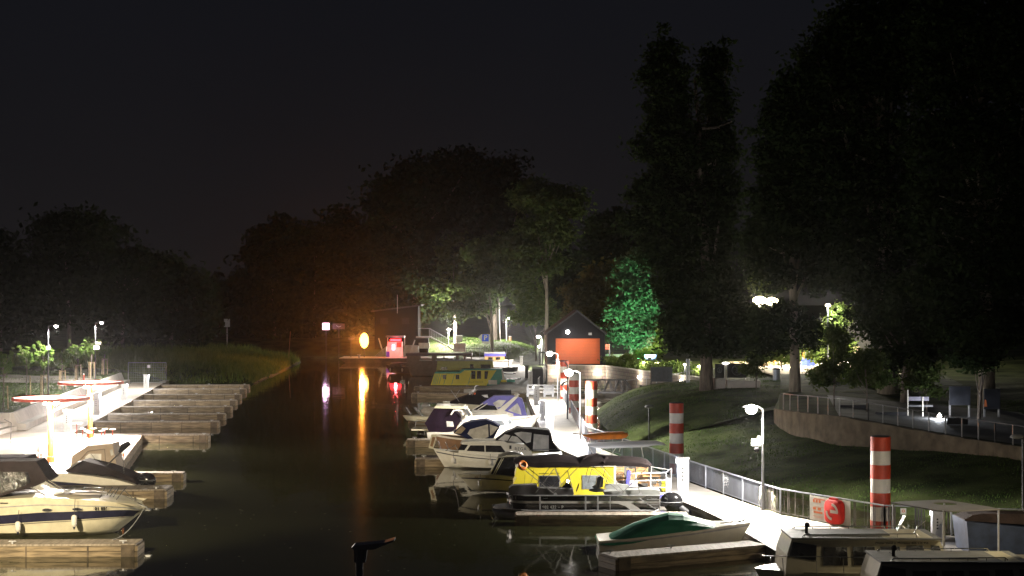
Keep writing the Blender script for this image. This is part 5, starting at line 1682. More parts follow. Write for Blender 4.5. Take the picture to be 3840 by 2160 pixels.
def arch(secs, Yc, hw, pw=.55, n=12):
    """cloth stretched over hoops; secs = (px_top, py_top, px_side, py_side)"""
    g = []
    for (ax, ay, bx_, by) in secs:
        T = W(ax, ay, Yc); Sd = W(bx_, by, Yc - hw)
        row = []
        for k in range(n + 1):
            a_ = math.pi * k / n
            h_ = math.sin(a_) ** pw if 0 < k < n else 0
            c_ = math.cos(a_)
            row.append(Vector((Sd.x + (T.x - Sd.x) * h_, Yc - hw * c_, Sd.z + (T.z - Sd.z) * h_)))
        g.append(row)
    return MB().sheet(g)

def outboard(t, c, sc=1.0, tilt=0, label=None, m=None):
    """outboard motor; c = cowl centre"""
    c = Vector(c)
    o = part('outboard_motor', MB().ball(c, .30 * sc, 14, 10, 1.15, .75, 1.0), m or mat('gloss_black', (0.012, 0.012, 0.013), .15, coat=.5), t, True, label)
    e = c + Vector((math.sin(tilt) * .95, 0, -math.cos(tilt) * .95)) * sc
    mb = MB().tube([c, c + (e - c) * .45, e], [.17 * sc, .11 * sc, .07 * sc], 10)
    mb.cbox(e + Vector((.12 * sc, 0, 0)), (.34 * sc, .05, .12 * sc))
    for k in range(3):
        an = 2.1 * k
        mb.bar(e + Vector((.3 * sc, 0, 0)), e + Vector((.3 * sc, math.sin(an) * .17 * sc, math.cos(an) * .17 * sc)), .06 * sc, .02)
    p_ = MB()
    off = rootloc(t)
    shaft = bpy.data.objects.new('shaft', _mesh('shaft', mb, M_dsteel, off, True))
    SC.collection.objects.link(shaft); shaft.parent = o
    p_.ball(c + Vector((0, 0, .02 * sc)), .305 * sc, 14, 6, 1.16, .76, .18)
    st = bpy.data.objects.new('stripe', _mesh('stripe', p_, M_steel, off, True))
    SC.collection.objects.link(st); st.parent = o
    return o

M_vinyl = mat('clear_vinyl', (0.55, 0.55, 0.53), .18, alpha=.42, var=.3, scale=2)
M_vinyl2 = mat('milky_vinyl', (0.62, 0.60, 0.56), .3, alpha=.9, var=.25, scale=2)
M_brownc = mat('brown_canvas', (0.026, 0.020, 0.020), .95, spec=.08, var=.25, scale=1.3, bump=.4, bscale=4)
M_darkc = mat('dark_plum_canvas', (0.014, 0.008, 0.016), .95, spec=.06, var=.25, scale=1.5, bump=.4, bscale=4)
M_bluec = mat('blue_canvas', (0.17, 0.16, 0.50), .8, var=.2, scale=1.5, bump=.4, bscale=4)
M_navyc = mat('navy_canvas', (0.010, 0.016, 0.05), .95, spec=.08, var=.3, scale=1.5, bump=.4, bscale=4)
M_beigec = mat('beige_canvas', (0.42, 0.33, 0.25), .85, var=.1, scale=1.5, bump=.3, bscale=4)
M_yel = mat('yellow_paint', (0.72, 0.60, 0.03), .5, var=.06, scale=.8, bump=.05)
M_teal = mat('teal_paint', (0.02, 0.28, 0.20), .5, var=.12)
M_slat_w = mat('larch_slats', (0.55, 0.30, 0.10), .6, var=.2, scale=4)
M_tarp = mat('green_tarpaulin', (0.03, 0.22, 0.13), .6, var=.2, scale=1.4, bump=.6, bscale=2.5)
M_cush = mat('grey_cushion', (0.30, 0.31, 0.29), .7, var=.1)

# ---------------------------------------------------------------- left side
# big cruiser with the number 601 856
H1 = Hull([(-320, 1895), (-150, 1880), (0, 1872), (150, 1864), (280, 1872), (397, 1880), (497, 1890), (548, 1906)],
          [(-300, 2016), (-150, 2017), (0, 2017), (150, 2016), (250, 2013), (330, 2007), (400, 1998), (448, 1986)], 2.9, 65.0)
t = thing('motor_cruiser', 'big cream cruiser with navy stripe and number 601 856, bottom left', 'motor boat', (XX(150, 66.4), 66.4, 0))
part('hull', H1.mesh(), M_cream, t, True)
part('navy_stripe', H1.strip(lambda u: .47 - .34 * u ** 1.6 + .0, lambda u: .70 - .33 * u ** 1.5, 0, .985), M_navy, t)
part('rub_rail', H1.strip(lambda u: .235 - .14 * u, lambda u: .26 - .14 * u, 0, .98, .02), M_steel, t)
part('lower_line', H1.strip(lambda u: .725 - .33 * u ** 1.5, lambda u: .74 - .33 * u ** 1.5, 0, .97), M_dsteel, t)
Y1 = 65.35
rows = []
for a_, ty, sy in [(150, 1856, 1866), (230, 1846, 1872), (300, 1851, 1876), (380, 1862, 1880), (450, 1876, 1886), (510, 1892, 1893)]:
    rows.append((a_, ty, a_, sy))
part('foredeck', arch(rows, 66.45, 1.02, .45), mat('matt_cream_deck', (.40, .36, .27), .8, var=.1, spec=.1), t, True)
part('deck_hatch', MB().lathe([(.5, 0), (.48, .06), (.3, .09)], W(330, 1851, 66.2), 20, sx=1.6, sy=.8), mat('grey_hatch', (.30, .28, .26), .5), t, True)
can = Side([(-330, 1740), (126, 1731), (176, 1802), (150, 1818), (112, 1830), (60, 1842), (-10, 1866), (-330, 1880)], 65.6, 1.9, .28)
part('canopy', can.mesh(), M_brownc, t)
part('canopy_window', can.panel([(-40, 1771), (84, 1773), (104, 1815), (60, 1834), (-10, 1854), (-40, 1856)]), mat('creased_vinyl', (0.035, 0.032, 0.03), .10, var=.8, scale=3, bump=1.0, bscale=9), t)
part('canopy_window', can.panel([(88, 1772), (100, 1773), (112, 1808), (104, 1815)]), M_glass, t)
mb = MB()
for p0, p1 in [((116, 1826), (176, 1863)), ((170, 1804), (243, 1848)), ((182, 1800), (252, 1843)), ((0, 1872), (175, 1862))]:
    mb.tube([W(*p0, 65.5), W(*p1, 65.5)], .03, 6)
part('windscreen_frame', mb, M_chrome, t)
part('windscreen', MB().prism([W(120, 1829, 65.56), W(172, 1806, 65.56), W(240, 1848, 65.56), (W(178, 1862, 65.56))], (0, .01, 0)).prism([W(140, 1832, 65.6), W(240, 1842, 65.6), W(240, 1842, 67.0), W(140, 1818, 67.0)], (0, 0, .01)), M_vinyl, t)
def oval(px, py, rx, ry, Y, mb=None, ring=False):
    c = W(px, py, Y); s = S(Y); mb = mb or MB()
    mb.prism([(c.x + rx / s * math.cos(2 * math.pi * k / 20), c.y, c.z + ry / s * math.sin(2 * math.pi * k / 20)) for k in range(20)], (0, -.012, 0))
    return mb
for px, py in ((177, 1912.5), (290, 1909.5)):
    yo = H1.pt(.457 if px < 200 else .586, .3).y
    part('porthole', oval(px, py, 20, 6.5, yo - .02), M_chrome, t)
    part('porthole_glass', oval(px, py, 17, 4.6, yo - .035), M_glass, t)
yb = H1.pt(.82, .2).y - .03
text('lettering', '601 856', .165, M_black, t, W(375, 1908, H1.pt(.69, .25).y - .03), spacing=1.15, bold=.009, slope=-.02)
for px, top, bot in ((67, 1955, 2003), (278, 1931, 1984)):
    Yf = 64.78
    c0, c1 = W(px, top, Yf), W(px, bot - 7, Yf)
    L_ = c0.z - c1.z
    o = part('fender', MB().lathe([(.03, 0), (.09, .05), (.112, .14), (.112, L_ - .1), (.09, L_ - .03), (.03, L_)], c1, 14), M_whitep, t, True)
    part('fender_tip', MB().lathe([(.02, -.09), (.05, 0), (.045, .04)], c1, 10), M_navy, t, True)
    part('fender_rope', MB().tube([W(px + 4, top - 42 if px < 100 else top - 60, Yf + .05), W(px, top, Yf)], .012, 5), M_dsteel, t)
mb = MB()
rl = [(175, 1866), (200, 1852), (285, 1842), (380, 1850), (470, 1866), (500, 1880)]
mb.tube([W(a, b - 5, 65.7) for a, b in rl], .018, 6)
mb.tube([W(250, 1838, 67.3), W(330, 1828, 67.3), (W(465, 1838, 67.0)), W(505, 1876, 66.5)], .018, 6)
for a, b, c_, d_ in [(370, 1876, 394, 1826), (400, 1858, 422, 1828), (412, 1862, 436, 1832), (425, 1864, 446, 1829), (436, 1874, 474, 1826), (305, 1842, 318, 1826), (262, 1852, 296, 1850)]:
    mb.tube([W(a, b, 65.9), W(c_, d_, 66.6)], .02, 6)
part('bow_rail', mb, M_chrome, t)
part('anchor', MB().tube([W(515, 1888, 66.4), W(548, 1902, 66.4), W(560, 1915, 66.4)], .05, 8).cbox(W(556, 1912, 66.4), (.22, .3, .05)), M_chrome, t, True)
part('maker_lettering', MB().box(XX(0, 65.05), XX(30, 65.05), 65.0, 65.02, ZZ(1888, 65), ZZ(1885, 65)), M_dsteel, t)
# boat behind with a second dark canopy top
t = thing('covered_boat', 'boat at the left edge of which only a dark flat canopy top shows', 'motor boat', (XX(20, 70), 70, 0))
c2 = Side([(-260, 1722), (88, 1716), (96, 1732), (104, 1790), (-260, 1800)], 69.4, 1.9, .15)
part('canopy', c2.mesh(), M_darkc, t)
H = Hull([(-320, 1880), (-100, 1872), (60, 1866), (160, 1862)], [(-310, 1958), (-100, 1958), (60, 1956), (120, 1945)], 2.4, 69.2)
part('hull', H.mesh(), M_cream, t, True)

# boat marked 822 with a dark cover and outboard
t = thing('motor_boat', 'white motor boat marked 822 with a dark brown cover and black outboard', 'motor boat', (XX(300, 82), 82, 0))
H2 = Hull([(516, 1822), (440, 1800), (340, 1785), (240, 1775), (165, 1771), (80, 1768), (0, 1770), (-60, 1776)],
          [(508, 1846), (440, 1846), (340, 1845), (240, 1845), (165, 1843), (80, 1838), (10, 1828), (-30, 1815)], 2.3, 79.9, stern=.9)
part('hull', H2.mesh(), M_white, t, True)
part('dark_stripe', H2.strip(lambda u: .55 - .30 * max(0, u - .18), lambda u: .60 + .35 * (u - .15), .22, .8), M_navy, t)
text('hull_number', '822', .17, M_black, t, W(183, 1783, 79.95), spacing=1.1)
cv = Side([(238, 1769), (290, 1733), (303, 1730), (316, 1733), (395, 1752), (455, 1776), (500, 1795), (514, 1818), (478, 1803), (400, 1784), (360, 1780), (258, 1774)], 79.95, 2.1, .35)
part('cover', cv.mesh(), M_brownc, t)
part('cover_front', Side([(238, 1768), (290, 1731), (303, 1730), (262, 1758)], 79.9, .1, .3).mesh(), mat('light_cover', (.25, .24, .21), .8), t)
outboard(t, W(551, 1802, 80.9), 1.35, .5)
mb = MB()
for d_ in (0, 4, 9):
    mb.tube([W(362 + d_, 1781 - d_, 80.4), W(452 + d_, 1694 - d_ * .3, 80.4)], .022, 6)
mb.tube([W(462, 1692, 80.3), W(465, 1800, 80.3)], .02, 6)
part('mast_poles', mb, M_chrome, t)
part('sail_bag', MB().tube([W(448, 1696, 80.4), W(462, 1676, 80.4), W(486, 1661, 80.4)], [.08, .17, .12], 10), M_black, t, True)
part('orange_float', MB().ball(W(462, 1704, 80.3), .07, 10, 6, .7, .7, 1.5), M_orp, t, True)
mb = MB().tube([W(170, 1752, 80.3), W(180, 1771, 80.3), ], .015, 5).tube([W(170, 1753, 80.3), W(240, 1764, 80.3)], .015, 5).tube([W(185, 1748, 81.3), W(262, 1750, 81.3)], .015, 5)
part('bow_rail', mb, M_chrome, t)

# beige enclosure boat
t = thing('cabin_boat', 'boat with a beige canvas enclosure and clear window, against the white terrace', 'motor boat', (XX(330, 84.5), 84.5, 0))
H = Hull([(450, 1792), (380, 1782), (280, 1776), (180, 1772), (100, 1772)], [(445, 1818), (380, 1818), (280, 1817), (190, 1812), (140, 1800)], 1.7, 83.2)
part('hull', H.mesh(), M_white, t, True)
be = Side([(264, 1742), (270, 1710), (326, 1673), (420, 1664), (425, 1692), (442, 1766), (395, 1772), (264, 1766)], 83.25, 1.6, .12)
part('enclosure', be.mesh(), M_beigec, t)
part('window', be.panel([(318, 1745), (318, 1714), (332, 1702), (379, 1702), (379, 1745)]), mat('bright_vinyl', (.85, .82, .78), .3, alpha=.9), t)
part('window', be.panel([(410, 1689), (419, 1684), (425, 1705), (416, 1710)]), M_vinyl2, t)
mb = MB()
for q in [[(300, 1765), (300, 1725), (330, 1692), (392, 1684), (400, 1770)], [(342, 1703), (368, 1735)]]:
    mb.tube([W(a, b, 83.28 - .02) for a, b in q], .01, 4)
part('seams', mb, M_dsteel, t)

# ---------------------------------------------------------------- pontoon boat
Yp = 70.2
t = thing('pontoon_boat', 'black pontoon boat with silver stripe, number 602 432 - P and brown bimini top', 'motor boat', (XX(2190, 71.4), 71.4, 0))
for yc in (70.7, 72.3):
    xs = [XX(a, yc) for a in (1846, 1870, 1905, 1980, 2450, 2475)]
    part('float_tube', MB().tube([(x, yc, z) for x, z in zip(xs, (.42, .22, .12, .08, .08, .12))], [.04, .22, .3, .32, .32, .2], 14), mat('aluminium', (.42, .41, .38), .35, .8), t, True)
dk = MB()
lf = [(1848, 1887), (1860, 1902), (1885, 1916), (1925, 1922)]
x_l = XX(1850, 71.4); x_r = XX(2490, 71.4)
ringp = []
for k in range(13):
    a_ = math.pi * (0.5 + k / 12)
    ringp.append((x_l + 1.3 + 1.3 * math.cos(a_), 71.5 + 1.3 * math.sin(a_)))
outl = ringp + [(x_r, 70.2), (x_r, 72.8)]
dk.prism([(x, y, .40) for x, y in outl], (0, 0, .06))
part('deck', dk, mat('boat_carpet', (.12, .11, .10), .95), t)
# curved fence panels
fx0, fx1 = XX(1903, Yp), XX(2474, Yp)
zt_, zb2 = ZZ(1858, Yp), ZZ(1914, Yp)
def fence_path(off=0.0, n=14):
    P = []
    cxx = fx0 + 1.0
    for k in range(n + 1):
        a_ = math.pi * (1.0 + .5 * k / n)
        P.append(Vector((cxx + (1.0 + off) * math.cos(a_), Yp + 1.0 + (1.0 + off) * math.sin(a_), 0)))
    P.append(Vector((fx1, Yp - off, 0)))
    return P
fp = fence_path()
far_ = [Vector((fx0, Yp + 1.5, 0))]
def fstrip(z0, z1, off, m, name, i0=0):
    P = fence_path(off)[i0:]
    part(name, MB().sheet([[(p.x, p.y, z0), (p.x, p.y, z1)] for p in P]), m, t, True)
M_gloss = mat('gloss_black', (0.012, 0.012, 0.013), .15, coat=.5)
fstrip(zb2, zt_, 0, M_gloss, 'side_panel')
fstrip(ZZ(1888, Yp), ZZ(1879, Yp), .01, mat('silver_stripe', (.55, .53, .50), .4, .3), 'silver_stripe')
part('silver_swoosh', MB().prism([(XX(a, Yp), Yp - .016, ZZ(b, Yp)) for a, b in [(2296, 1879), (2330, 1879), (2362, 1886), (2388, 1900), (2407, 1915), (2368, 1915), (2345, 1898), (2318, 1889), (2296, 1887.5)]], (0, -.006, 0)), mat('silver_stripe', (.55, .53, .50), .4, .3), t)
part('silver_patch', MB().prism([(XX(a, Yp), Yp - .016, ZZ(b, Yp)) for a, b in [(2310, 1860), (2424, 1860), (2402, 1870), (2370, 1873), (2335, 1868)]], (0, -.006, 0)), mat('silver_stripe', (.55, .53, .50), .4, .3), t)
mb = MB()
for off, z in ((.03, zt_), (.03, zb2)):
    P = fence_path(off)
    mb.tube([(p.x, p.y, z) for p in P], .03, 6)
mb.tube([(p.x, p.y, ZZ(1862, Yp)) for p in fence_path(.03)[:6]], .015, 6)
part('rail', mb, M_steel, t, True)
mb = MB()
for px in (2025, 2196, 2242, 2288, 2474):
    w_ = 6 if px in (2025, 2196, 2242) else 2
    mb.box(XX(px - w_ / 2, Yp), XX(px + w_ / 2, Yp), Yp - .05, Yp - .02, zb2, zt_)
for p in fence_path(.03)[0:9:3]:
    mb.tube([(p.x, p.y, zb2), (p.x, p.y, zt_)], .018, 6)
for k in range(4):
    z = zb2 + (zt_ - zb2) * (.2 + .17 * k)
    mb.box(XX(2425 + 0 * k, Yp), XX(2474, Yp), Yp - .04, Yp - .02, z, z + .02)
mb.bar((XX(2395, Yp), Yp - .05, zt_ - .1), (XX(2462, Yp), Yp - .05, zb2 + .03), .03)
part('rail_posts', mb, M_steel, t)
text('lettering', '602 432 – P', .17, mat('silver_stripe', (.55, .53, .50), .4, .3), t, (XX(2073, Yp), Yp - .02, ZZ(1902, Yp)), spacing=1.12, bold=.004)
text('maker_lettering', 'Suncruiser', .05, M_steel, t, (XX(2045, Yp), Yp - .02, ZZ(1868, Yp)))
text('maker_lettering', 'Platinum', .08, M_steel, t, (XX(2452, Yp), Yp - .03, ZZ(1869, Yp)))
# seats and console
mb = MB().side([(XX(1908, 70.6), zt_ - .02), (XX(2150, 70.6), zt_ - .02), (XX(2150, 70.6), ZZ(1833, 70.6)), (XX(2015, 70.6), ZZ(1829, 70.6)), (XX(2012, 70.6), ZZ(1816, 70.6)), (XX(1920, 70.6), ZZ(1820, 70.6)), (XX(1908, 70.6), ZZ(1830, 70.6))], 70.45, 71.1)
part('front_lounge', mb, mat('dark_cushion', (.055, .05, .048), .6, var=.2), t)
part('rear_lounge', MB().side([(XX(2265, 70.6), zt_), (XX(2474, 70.6), zt_), (XX(2474, 70.6), ZZ(1838, 70.6)), (XX(2440, 70.6), ZZ(1832, 70.6)), (XX(2265, 70.6), ZZ(1842, 70.6))], 70.4, 71.2), M_cush, t)
part('rear_backrest', MB().cbox(W(2314, 1827, 72.3), (1.05, .3, .28)), M_cush, t)
part('dark_backrest', MB().cbox(W(2392, 1834, 72.3), (.9, .3, .16)), mat('dark_cushion', (.055, .05, .048), .6, var=.2), t)
cc = W(2246, 1815, 71.5)
part('captain_seat', MB().prism([W(2222, 1830, 71.3), W(2252, 1830, 71.3), W(2258, 1790, 71.3), W(2250, 1786, 71.3), W(2240, 1790, 71.3), W(2235, 1822, 71.3)], (0, .55, 0)), mat('dark_cushion', (.055, .05, .048), .6), t)
part('seat_back', MB().prism([W(2245, 1832, 71.29), W(2262, 1826, 71.29), W(2263, 1795, 71.29), (W(2256, 1788, 71.29))], (0, .57, 0)), M_cush, t)
part('seat_cushion', MB().ball(W(2240, 1838, 71.4), .3, 12, 6, 1.3, .9, .3), M_cush, t, True)
part('console', MB().prism([W(2102, 1833, 71.4), W(2125, 1808, 71.4), W(2134, 1808, 71.4), W(2146, 1833, 71.4)], (0, .8, 0)), M_gloss, t)
part('steering_wheel', MB().tube([Vector(W(2166, 1828, 71.6)) + Vector((.06 * math.sin(2 * math.pi * k / 14), .18 * math.cos(2 * math.pi * k / 14), .17 * math.sin(2 * math.pi * k / 14))) for k in range(15)], .018, 6), M_rubber, t, True)
# bimini in two bays
b1 = arch([(1926, 1722, 1926, 1738), (1950, 1712, 1965, 1748), (2010, 1709, 2020, 1754), (2085, 1703, 2090, 1752), (2130, 1710, 2130, 1751), (2175, 1720, 2175, 1750)], 71.45, 1.15, .5)
part('bimini', b1, M_brownc, t, True)
b2 = arch([(2172, 1716, 2172, 1752), (2200, 1707, 2200, 1751), (2240, 1703, 2240, 1748), (2285, 1709, 2290, 1747), (2350, 1713, 2350, 1748), (2400, 1716, 2405, 1752), (2428, 1724, 2424, 1756), (2441, 1738, 2432, 1750)], 71.45, 1.15, .5)
part('bimini', b2, M_brownc, t, True)
part('rolled_cover', MB().tube([W(2176, 1738, 70.4), W(2200, 1716, 71.0), W(2240, 1711, 71.6), W(2272, 1722, 70.7), W(2262, 1736, 70.3)], [.05, .12, .15, .12, .05], 10), M_brownc, t, True)
for yy in (70.32, 72.6):
    mb = MB()
    for q in [((1964, 1760), (2078, 1852)), ((2078, 1757), (2008, 1849)), ((2080, 1757), (2106, 1818)), ((2165, 1755), (2074, 1848)), ((2134, 1783), (2152, 1852)), ((2219, 1757), (2205, 1812)), ((2219, 1757), (2330, 1850)), ((2252, 1748), (2342, 1848)), ((2280, 1783), (2262, 1845)), ((2424, 1756), (2332, 1850)), ((2385, 1795), (2400, 1850))]:
        a_, b_ = W(*q[0], 70.32), W(*q[1], 70.32)
        a_.y = b_.y = yy
        mb.tube([a_, b_], .017, 6)
    part('bimini_frame', mb, mat('dull_frame', (.16, .15, .14), .5, .3), t)
for px in (2083, 2328, 2402):
    part('frame_bracket', MB().prism([W(px - 8, 1856, 70.3), W(px + 8, 1856, 70.3), W(px + 3, 1848, 70.3), W(px - 3, 1848, 70.3)], (0, -.04, 0)), M_steel, t)
outboard(t, W(2517, 1884, 71.5), 1.55, 1.0)
single('orange_lifebuoy', MB().lathe([(.13, -.06), (.2, -.09), (.27, -.05), (.27, .05), (.2, .09), (.13, .06)], (0, 0, 0), 20, cap=False), M_orp, 'orange lifebuoy hanging at the left end of the brown bimini top', 'lifebuoy', smooth=True)
lb_ = bpy.context.scene.objects.get('orange_lifebuoy') or bpy.data.objects['orange_lifebuoy']
lb_.location = W(1958, 1748, 70.0); lb_.rotation_euler = (R(60), R(25), 0); lb_.scale = (.8, .8, 1.1)

# ---------------------------------------------------------------- yellow houseboat
t = thing('houseboat', 'yellow houseboat with white stern rail, behind the black pontoon boat', 'houseboat', (XX(2200, 77), 77, 0))
Yy = 75.6
part('hull', MB().side([(XX(a, Yy), ZZ(b, Yy)) for a, b in [(1925, 1868), (2512, 1852), (2508, 1905), (1960, 1905)]], Yy - .3, Yy + 2.5), mat('violet_hull', (.10, .09, .42), .5), t)
yc_ = Side([(1922, 1862), (1924, 1815), (1938, 1790), (1930, 1788), (1940, 1748), (2302, 1748), (2302, 1862)], Yy, 2.2, 0)
part('cabin', yc_.mesh(), M_yel, t)
part('roof', MB().box(XX(1932, Yy), XX(2310, Yy), Yy - .15, Yy + 2.4, ZZ(1749, Yy), ZZ(1743, Yy)), M_cream, t)
for a, b, c_, d_, m_ in [(2024, 1785, 2097, 1832, M_glass), (2185, 1784, 2244, 1832, mat('curtain_glass', (.22, .24, .24), .3, var=.3, scale=5))]:
    part('window_frame', yc_.panel([(a - 2, b - 2), (c_ + 2, b - 2), (c_ + 2, d_ + 2), (a - 2, d_ + 2)], .01, .02), M_steel, t)
    part('window', yc_.panel([(a, b), (c_, b), (c_, d_), (a, d_)], .03, .01), m_, t)
text('lettering', 'port@marina   605 111 934', .075, M_black, t, (XX(2060, Yy), Yy - .012, ZZ(1775, Yy)), spacing=1.1)
part('door_seam', yc_.panel([(1962, 1860), (1968, 1780), (1969, 1780), (1964, 1860)], .003, .006).add(*(lambda m: (m.v, m.f))(yc_.panel([(1982, 1830), (1998, 1790), (2000, 1760), (2001.5, 1760), (1999.5, 1790), (1984, 1830)], .003, .006))), mat('yellow_seam', (.25, .20, .02), .6), t)
part('stern_frame', MB().box(XX(2302, Yy), XX(2310, Yy), Yy, Yy + 2.2, ZZ(1862, Yy), ZZ(1748, Yy)), M_whitep, t)
def louvre(x0, x1, y0, y1, Y):
    mb = MB()
    a_, b_ = XX(x0, Y), XX(x1, Y); z0, z1 = ZZ(y1, Y), ZZ(y0, Y)
    mb.box(a_, a_ + .05, Y, Y + .05, z0, z1).box(b_ - .05, b_, Y, Y + .05, z0, z1)
    n_ = int((z1 - z0) / .075)
    for k in range(n_):
        z = z0 + (z1 - z0) * k / n_
        mb.box(a_ + .052, b_ - .052, Y + .01, Y + .04, z, z + .05)
    return mb
part('louvred_door', louvre(2302, 2340, 1750, 1800, 76.3), M_slat_w, t)
part('louvred_door', louvre(2350, 2380, 1756, 1835, 77.0), M_slat_w, t)
part('louvred_door', louvre(2386, 2430, 1750, 1812, 77.2), M_slat_w, t)
part('bench_box', MB().box(XX(2310, 76), XX(2392, 76), 76, 76.6, ZZ(1835, 76), ZZ(1803, 76)), M_whitep, t)
mb = MB().tube([W(2328, 1790, 76) + Vector((.22 * math.cos(2 * math.pi * k / 16), 0, .25 * math.sin(2 * math.pi * k / 16))) for k in range(17)], .02, 6)
for k in range(4):
    a_ = math.pi * k / 4
    v = Vector((.22 * math.cos(a_), 0, .25 * math.sin(a_)))
    mb.bar(W(2328, 1790, 76) - v, W(2328, 1790, 76) + v, .02)
part('steering_wheel', mb, mat('brown_wood', (.22, .11, .04), .5), t, True)
# stern rail
mb = MB()
Yr = 75.7
for z_ in (1776, 1803, 1830):
    mb.tube([W(2350, z_, Yr), W(2498, z_ - 2 if z_ > 1780 else 1772, Yr)], .025, 6)
for px in (2385, 2440, 2498):
    mb.tube([W(px, 1774, Yr), W(px, 1850, Yr)], .022, 6)
mb.tube([W(2498, 1772, Yr), W(2508, 1764, Yr + .5), W(2518, 1757, Yr + 1.2)], .03, 6).tube([W(2518, 1758, Yr + 1.2), W(2516, 1830, Yr + 1.2)], .025, 6)
mb.tube([W(2440, 1750, 77.9), W(2512, 1762, 77.9)], .02, 6).tube([W(2443, 1750, 77.9), W(2443, 1830, 77.9)], .02, 6)
part('stern_rail', mb, M_whitep, t, True)
part('stern_panel', MB().prism([W(2480, 1848, 75.9), W(2497, 1848, 75.9), W(2497, 1802, 75.9), W(2482, 1802, 75.9)], (0, .05, 0)), M_yel, t)
part('stern_box', MB().prism([W(2498, 1852, 75.8), W(2517, 1848, 75.8), W(2516, 1798, 75.8), W(2497, 1792, 75.8)], (0, .9, 0)), M_whitep, t)
part('stern_deck', MB().box(XX(2302, Yy), XX(2512, Yy), Yy - .2, Yy + 2.3, ZZ(1853, Yy), ZZ(1848, Yy)), M_conc, t)
for (px, lb) in [(2352, 'folded blue deck chair leaning on the stern rail of the yellow houseboat')]:
    single('deck_chair', MB().prism([W(px - 5, 1840, 75.4), W(px + 6, 1838, 75.4), W(px + 14, 1770, 75.4), W(px + 8, 1765, 75.4), W(px + 1, 1768, 75.4)], (0, .5, 0)), mat('blue_cloth', (.12, .11, .55), .7), lb, 'deck chair')
t = thing('wooden_table', 'small wooden folding table on the stern of the yellow houseboat', 'table', W(2455, 1848, 76.8))
part('top', MB().box(XX(2410, 76.8), XX(2476, 76.8), 76.6, 77.4, ZZ(1786, 76.8), ZZ(1782, 76.8)), M_slat_w, t)
part('leg', MB().bar(W(2420, 1786, 76.9), W(2446, 1846, 76.9), .05), M_slat_w, t)
part('leg', MB().bar(W(2446, 1786, 76.98), W(2420, 1846, 76.98), .05), M_slat_w, t)
t = thing('folding_chair', 'folding wooden chair with crossed legs at the stern corner of the yellow houseboat', 'chair', W(2465, 1848, 76.3))
part('frame', MB().bar(W(2448, 1846, 76.3), W(2476, 1786, 76.3), .045).bar(W(2476, 1846, 76.3), W(2462, 1796, 76.3), .045).bar(W(2448, 1846, 76.7), W(2476, 1786, 76.7), .045), M_slat_w, t)
part('seat', MB().prism([W(2452, 1818, 76.3), W(2472, 1818, 76.3), W(2472, 1821, 76.3), W(2452, 1821, 76.3)], (0, .4, 0)), M_slat_w, t)

# open boat with white awning, orange cover
t = thing('awning_boat', 'open boat under a stretched white awning beside the walkway', 'motor boat', (XX(2270, 83), 83, 0))
H = Hull([(2360, 1750), (2300, 1748), (2200, 1745), (2130, 1740), (2080, 1735)], [(2355, 1795), (2300, 1796), (2200, 1796), (2140, 1790), (2105, 1780)], 1.9, 81.5)
part('hull', H.mesh(), M_white, t, True)
part('awning', arch([(2202, 1667, 2204, 1671), (2240, 1661, 2240, 1682), (2330, 1656, 2330, 1680), (2420, 1653, 2412, 1677), (2463, 1654, 2460, 1670), (2494, 1666, 2490, 1669)], 83.2, .95, .6), leafmat('white_awning', (.78, .75, .70), (.82, .80, .76), .4), t, True)
mb = MB()
for q in [((2236, 1682), (2262, 1740)), ((2262, 1680), (2240, 1712)), ((2310, 1678), (2288, 1712)), ((2405, 1678), (2413, 1716)), ((2204, 1670), (2228, 1705))]:
    mb.tube([W(*q[0], 82.4), W(*q[1], 82.4)], .022, 6)
part('awning_poles', mb, M_whitep, t)
t = thing('orange_cover', 'bright orange cloth rolled along a boom beside the glaring lamp pole', 'boat cover', W(2250, 1640, 90))
part('cloth', arch([(2182, 1629, 2184, 1633), (2230, 1623, 2226, 1648), (2280, 1619, 2280, 1648), (2335, 1618, 2330, 1646), (2352, 1622, 2350, 1640), (2356, 1632, 2354, 1634)], 90.4, .5, .6), mat('orange_cloth', (.90, .24, .015), .7, bump=.5, bscale=3), t, True)
part('boom', MB().tube([W(2148, 1626, 90.2), W(2200, 1629, 90.2), W(2350, 1622, 90.2)], .03, 6), M_dsteel, t)
part('boom_post', MB().tube([W(2336, 1646, 90.3), W(2322, 1694, 90.3)], .03, 6).tube([W(2210, 1640, 90.3), W(2226, 1700, 90.3)], .03, 6), M_whitep, t)

# ---------------------------------------------------------------- small white cabin boat in front
t = thing('cabin_boat', 'white small cabin boat with dark windscreen, its bow left of the yellow houseboat', 'motor boat', (XX(1850, 81), 81, 0))
H = Hull([(2030, 1800), (1960, 1795), (1930, 1790), (1850, 1782), (1780, 1779), (1717, 1780)], [(2025, 1848), (1960, 1849), (1930, 1848), (1860, 1846), (1800, 1842), (1764, 1832)], 2.0, 79.4, fine=2.6)
part('hull', H.mesh(), M_cream, t, True)
part('rub_rail', H.strip(.2, .27, 0, .99, .02), M_navy, t)
cb = Side([(1835, 1782), (1868, 1716), (1950, 1712), (1960, 1790)], 79.9, 1.4, .2)
part('cabin', cb.mesh(), M_glass, t)
mb = MB()
for q in [((1834, 1782), (1866, 1718)), ((1848, 1780), (1880, 1718)), ((1854, 1781), (1887, 1718))]:
    mb.prism([W(q[0][0], q[0][1], 79.85), W(q[0][0] + 3, q[0][1], 79.85), W(q[1][0] + 3, q[1][1], 79.85), W(q[1][0], q[1][1], 79.85)], (0, -.03, 0))
part('windscreen_frame', mb, M_cream, t)
part('roof', arch([(1868, 1708, 1868, 1717), (1900, 1694, 1900, 1714), (1935, 1693, 1935, 1712), (1962, 1702, 1962, 1714)], 80.5, .85, .6), M_cream, t, True)
